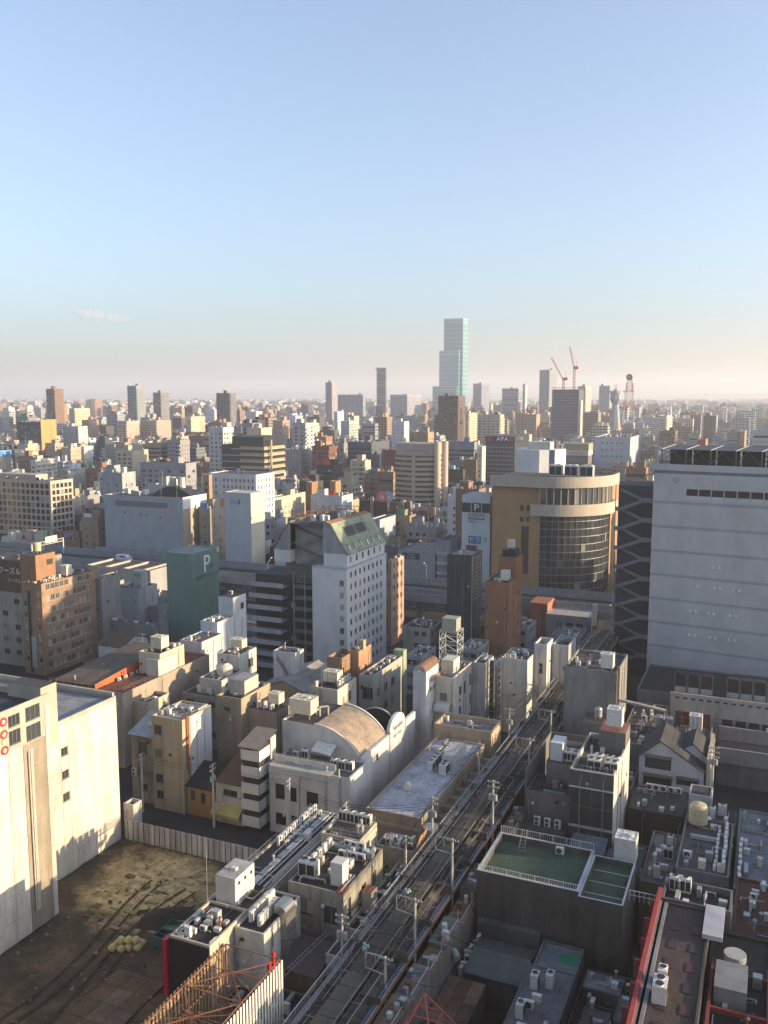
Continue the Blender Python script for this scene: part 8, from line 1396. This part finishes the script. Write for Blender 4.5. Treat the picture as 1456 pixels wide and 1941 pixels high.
near = scatter(150, 640, 14., 12.5, .08) + scatter(640, 1000, 17., 14., .10); mid_ = scatter(1000, 3200, 24., 13., .09); far = scatter(3200, 9500, 50., 16., .10)
near = [c for c in near if c[2] > 303 or c[4] < 14 and c[2] < 240]
near.sort(key=lambda c: -(c[4] + 10) / c[5])
SINGLE = near[:280]; REST = near[280:] + mid_ + far
for i, (x0, x1, y0, y1, z, d) in enumerate(SINGLE):
    r2 = random.Random(900 + i); col, cn = r2.choice(COLS); sN, sW, sd_ = r2.choice(STY); k_ = r2.uniform(.68, 1.0); u = proj((x0 + x1) / 2, y0, z)[0]
    zone = 'before the expressway' if y0 < 250 else ('beyond the blue grey hall' if u < 420 else 'beyond the mansard hotel' if u < 760 else 'beyond the glass tower'); size = 'low' if z < 12 else 'mid-rise' if z < 28 else 'tall'
    lab = '%s %s building %s %s' % (size, cn, sd_, zone); block('city_building', lab, [x0, x1, y0, y1, z], tuple(c * k_ for c in col), sN, sW, group=lab, seed=2000 + i)
# mass of the distant city
V, C_, U = [], [], []
def addbox(x0, x1, y0, y1, z0, z1, col, plain=False):
    w, d, h = x1 - x0, y1 - y0, z1 - z0
    for q, L in (([(x0, y0, z0), (x1, y0, z0), (x1, y0, z1), (x0, y0, z1)], w), ([(x1, y0, z0), (x1, y1, z0), (x1, y1, z1), (x1, y0, z1)], d), ([(x0, y1, z0), (x0, y0, z0), (x0, y0, z1), (x0, y1, z1)], d), ([(x1, y1, z0), (x0, y1, z0), (x0, y1, z1), (x1, y1, z1)], w)):
        V.extend(q); C_.append(col); U.extend([(0, -5), (0, -5), (0, -5), (0, -5)] if plain else [(0, 0), (L, 0), (L, h), (0, h)])
    V.extend([(x0, y0, z1), (x1, y0, z1), (x1, y1, z1), (x0, y1, z1)]); C_.append(tuple(.45 * c + .08 for c in col)); U.extend([(0, -5)] * 4)
for (x0, x1, y0, y1, z, d) in REST:
    col, cn = rd.choice(COLS + COLS[3:5] + COLS[6:7] + COLS[8:9]); k_ = rd.uniform(.5, .98); col = tuple(c * k_ for c in col); addbox(x0, x1, y0, y1, 0, z, col)
    for _ in range(rd.choice((3, 4, 6)) if d < 1300 else rd.choice((1, 1, 2, 3)) if d < 4000 else rd.choice((0, 1))):
        w = (x1 - x0) * rd.uniform(.15, .4); e = (y1 - y0) * rd.uniform(.15, .4); xx = rd.uniform(x0, x1 - w); yy = rd.uniform(y0, y1 - e); addbox(xx, xx + w, yy, yy + e, z, z + rd.uniform(1.5, 5), tuple(min(.65, c * rd.uniform(.8, 1.4)) for c in col), True)
    if d < 2500 and rd.random() < .16: xx = x0 + (x1 - x0) * rd.uniform(0, .4); addbox(xx, xx + (x1 - x0) * .5, y0 + .3, y0 + .9, z, z + rd.uniform(1.5, 4.5), rd.choice(((.45, .05, .04), (.06, .16, .38), (.62, .62, .6), (.05, .24, .13), (.5, .36, .05))), True)
    if d < 2200 and rd.random() < .35: xx, yy = x0 + (x1 - x0) * .5, y0 + (y1 - y0) * .5; addbox(xx, xx + .35, yy, yy + .35, z, z + rd.uniform(4, 10), (.3, .3, .3), True)
nf = len(V) // 4; me = bpy.data.meshes.new('distant_city'); me.vertices.add(len(V)); me.vertices.foreach_set('co', np.array(V, 'f').ravel()); me.loops.add(len(V)); me.loops.foreach_set('vertex_index', np.arange(len(V), dtype='i')); me.polygons.add(nf); me.polygons.foreach_set('loop_start', np.arange(0, len(V), 4, dtype='i'))
uv = me.uv_layers.new(name='UVMap'); uv.data.foreach_set('uv', np.array(U, 'f').ravel()); ca = me.attributes.new('Col', 'FLOAT_COLOR', 'CORNER'); ca.data.foreach_set('color', np.repeat(np.c_[np.array(C_, 'f'), np.ones(nf, 'f')], 4, axis=0).ravel()); me.update(); me.validate()
mC, nt_, b_ = _mat('distant_facades'); at_ = N(nt_, 'ShaderNodeAttribute', attribute_name='Col'); uvn = N(nt_, 'ShaderNodeUVMap'); sx_ = N(nt_, 'ShaderNodeSeparateXYZ'); nt_.links.new(uvn.outputs[0], sx_.inputs[0]); gi = N(nt_, 'ShaderNodeNewGeometry')
def mth(op, a, b=None):
    n = N(nt_, 'ShaderNodeMath', operation=op)
    for i, v in enumerate((a, b)):
        if v is None: continue
        if isinstance(v, (int, float)): n.inputs[i].default_value = v
        else: nt_.links.new(v, n.inputs[i])
    return n.outputs[0]
rnd_ = gi.outputs['Random Per Island']; pu = mth('ADD', 2.4, mth('MULTIPLY', rnd_, 2.2)); fu = mth('FRACT', mth('DIVIDE', sx_.outputs[0], pu)); fv = mth('FRACT', mth('DIVIDE', sx_.outputs[1], 3.2)); wu = mth('ADD', .35, mth('MULTIPLY', mth('FRACT', mth('MULTIPLY', rnd_, 7.3)), .62))
mask = mth('MULTIPLY', mth('MULTIPLY', mth('LESS_THAN', fu, wu), mth('GREATER_THAN', fv, .42)), mth('MULTIPLY', mth('LESS_THAN', fv, .88), mth('GREATER_THAN', sx_.outputs[1], 1.)))
nt_.links.new(mix(nt_, mask, at_.outputs['Color'], (.05, .055, .065)), b_.inputs['Base Color']); b_.inputs['Roughness'].default_value = .7
me.materials.append(mC); o = bpy.data.objects.new('distant_city', me); COL.objects.link(o); o['kind'] = 'stuff'; tag(o, 'sprawl of distant city blocks fading towards the horizon', 'city')
# low hills on the horizon
m = MB(); n_ = 60
pts = [(-13500 + 27000 * k / n_, 60 + 90 * abs(math.sin(k * .37)) * abs(math.sin(k * .11 + .5)) + 30 * math.sin(k * 1.3) ** 2) for k in range(n_ + 1)]
for p, q in zip(pts, pts[1:]): m.quad((p[0], 11800, 0), (q[0], 11800, 0), (q[0], 13200, q[1]), (p[0], 13200, p[1])); m.quad((p[0], 13200, p[1]), (q[0], 13200, q[1]), (q[0], 13900, 0), (p[0], 13900, 0))
struct('hills', m, roofm((.05, .065, .05), 'wooded_hill'))
# small cloud low over the left horizon
bm = bmesh.new(); rc3 = random.Random(5); ux_, uy_, uz_ = ray(197, 600); k_ = 11000.
for (u, v, s_) in ((160, 600, 1.), (178, 596, 1.3), (196, 601, 1.2), (214, 603, 1.1), (232, 606, .8), (150, 592, .7), (188, 604, 1.)):
    r_ = ray(u, v); g_ = bmesh.ops.create_icosphere(bm, subdivisions=3, radius=1.)
    for q in g_['verts']:
        n_ = 1 + .25 * math.sin(q.co.x * 5 + u) * math.sin(q.co.y * 4 + v) ; q.co = Vector((r_[0] * k_ + q.co.x * 110 * s_ * n_, r_[1] * k_ + q.co.y * 90 * s_ * n_, H + r_[2] * k_ + q.co.z * 42 * s_ * n_))
me = bpy.data.meshes.new('cloud'); bm.to_mesh(me); bm.free(); o = bpy.data.objects.new('cloud', me); COL.objects.link(o); o['kind'] = 'stuff'; tag(o, 'small thin pale cloud floating low over the left skyline', 'cloud')
mh = bpy.data.materials.new('cloud_vapour'); mh.use_nodes = True; nt_ = mh.node_tree; nt_.nodes.remove(nt_.nodes['Principled BSDF']); pv = N(nt_, 'ShaderNodeVolumePrincipled'); pv.inputs['Color'].default_value = (1, 1, 1, 1); pv.inputs['Anisotropy'].default_value = .4
nt_.links.new((lambda n: (nt_.links.new(ramp(nt_, noise(nt_, .008, detail=5.), [(.38, g3(0.)), (.66, g3(1.))]), n.inputs[0]), setattr(n.inputs[1], 'default_value', .012), n.outputs[0])[2])(N(nt_, 'ShaderNodeMath', operation='MULTIPLY')), pv.inputs['Density']); nt_.links.new(pv.outputs[0], nt_.nodes['Material Output'].inputs['Volume']); me.materials.append(mh)
# ------------------------------------------------------------------ hazy air
m = MB(); m.box(-14500, 14500, -4500, 14500, -1.5, 330); hz_ = m.build('haze', []); hz_['kind'] = 'stuff'
mh = bpy.data.materials.new('hazy_air'); mh.use_nodes = True; nt_ = mh.node_tree; nt_.nodes.remove(nt_.nodes['Principled BSDF']); pv = N(nt_, 'ShaderNodeVolumePrincipled'); pv.inputs['Color'].default_value = (.89, .90, .94, 1); pv.inputs['Density'].default_value = .00015; pv.inputs['Anisotropy'].default_value = .3
nt_.links.new(pv.outputs[0], nt_.nodes['Material Output'].inputs['Volume']); hz_.data.materials.append(mh)
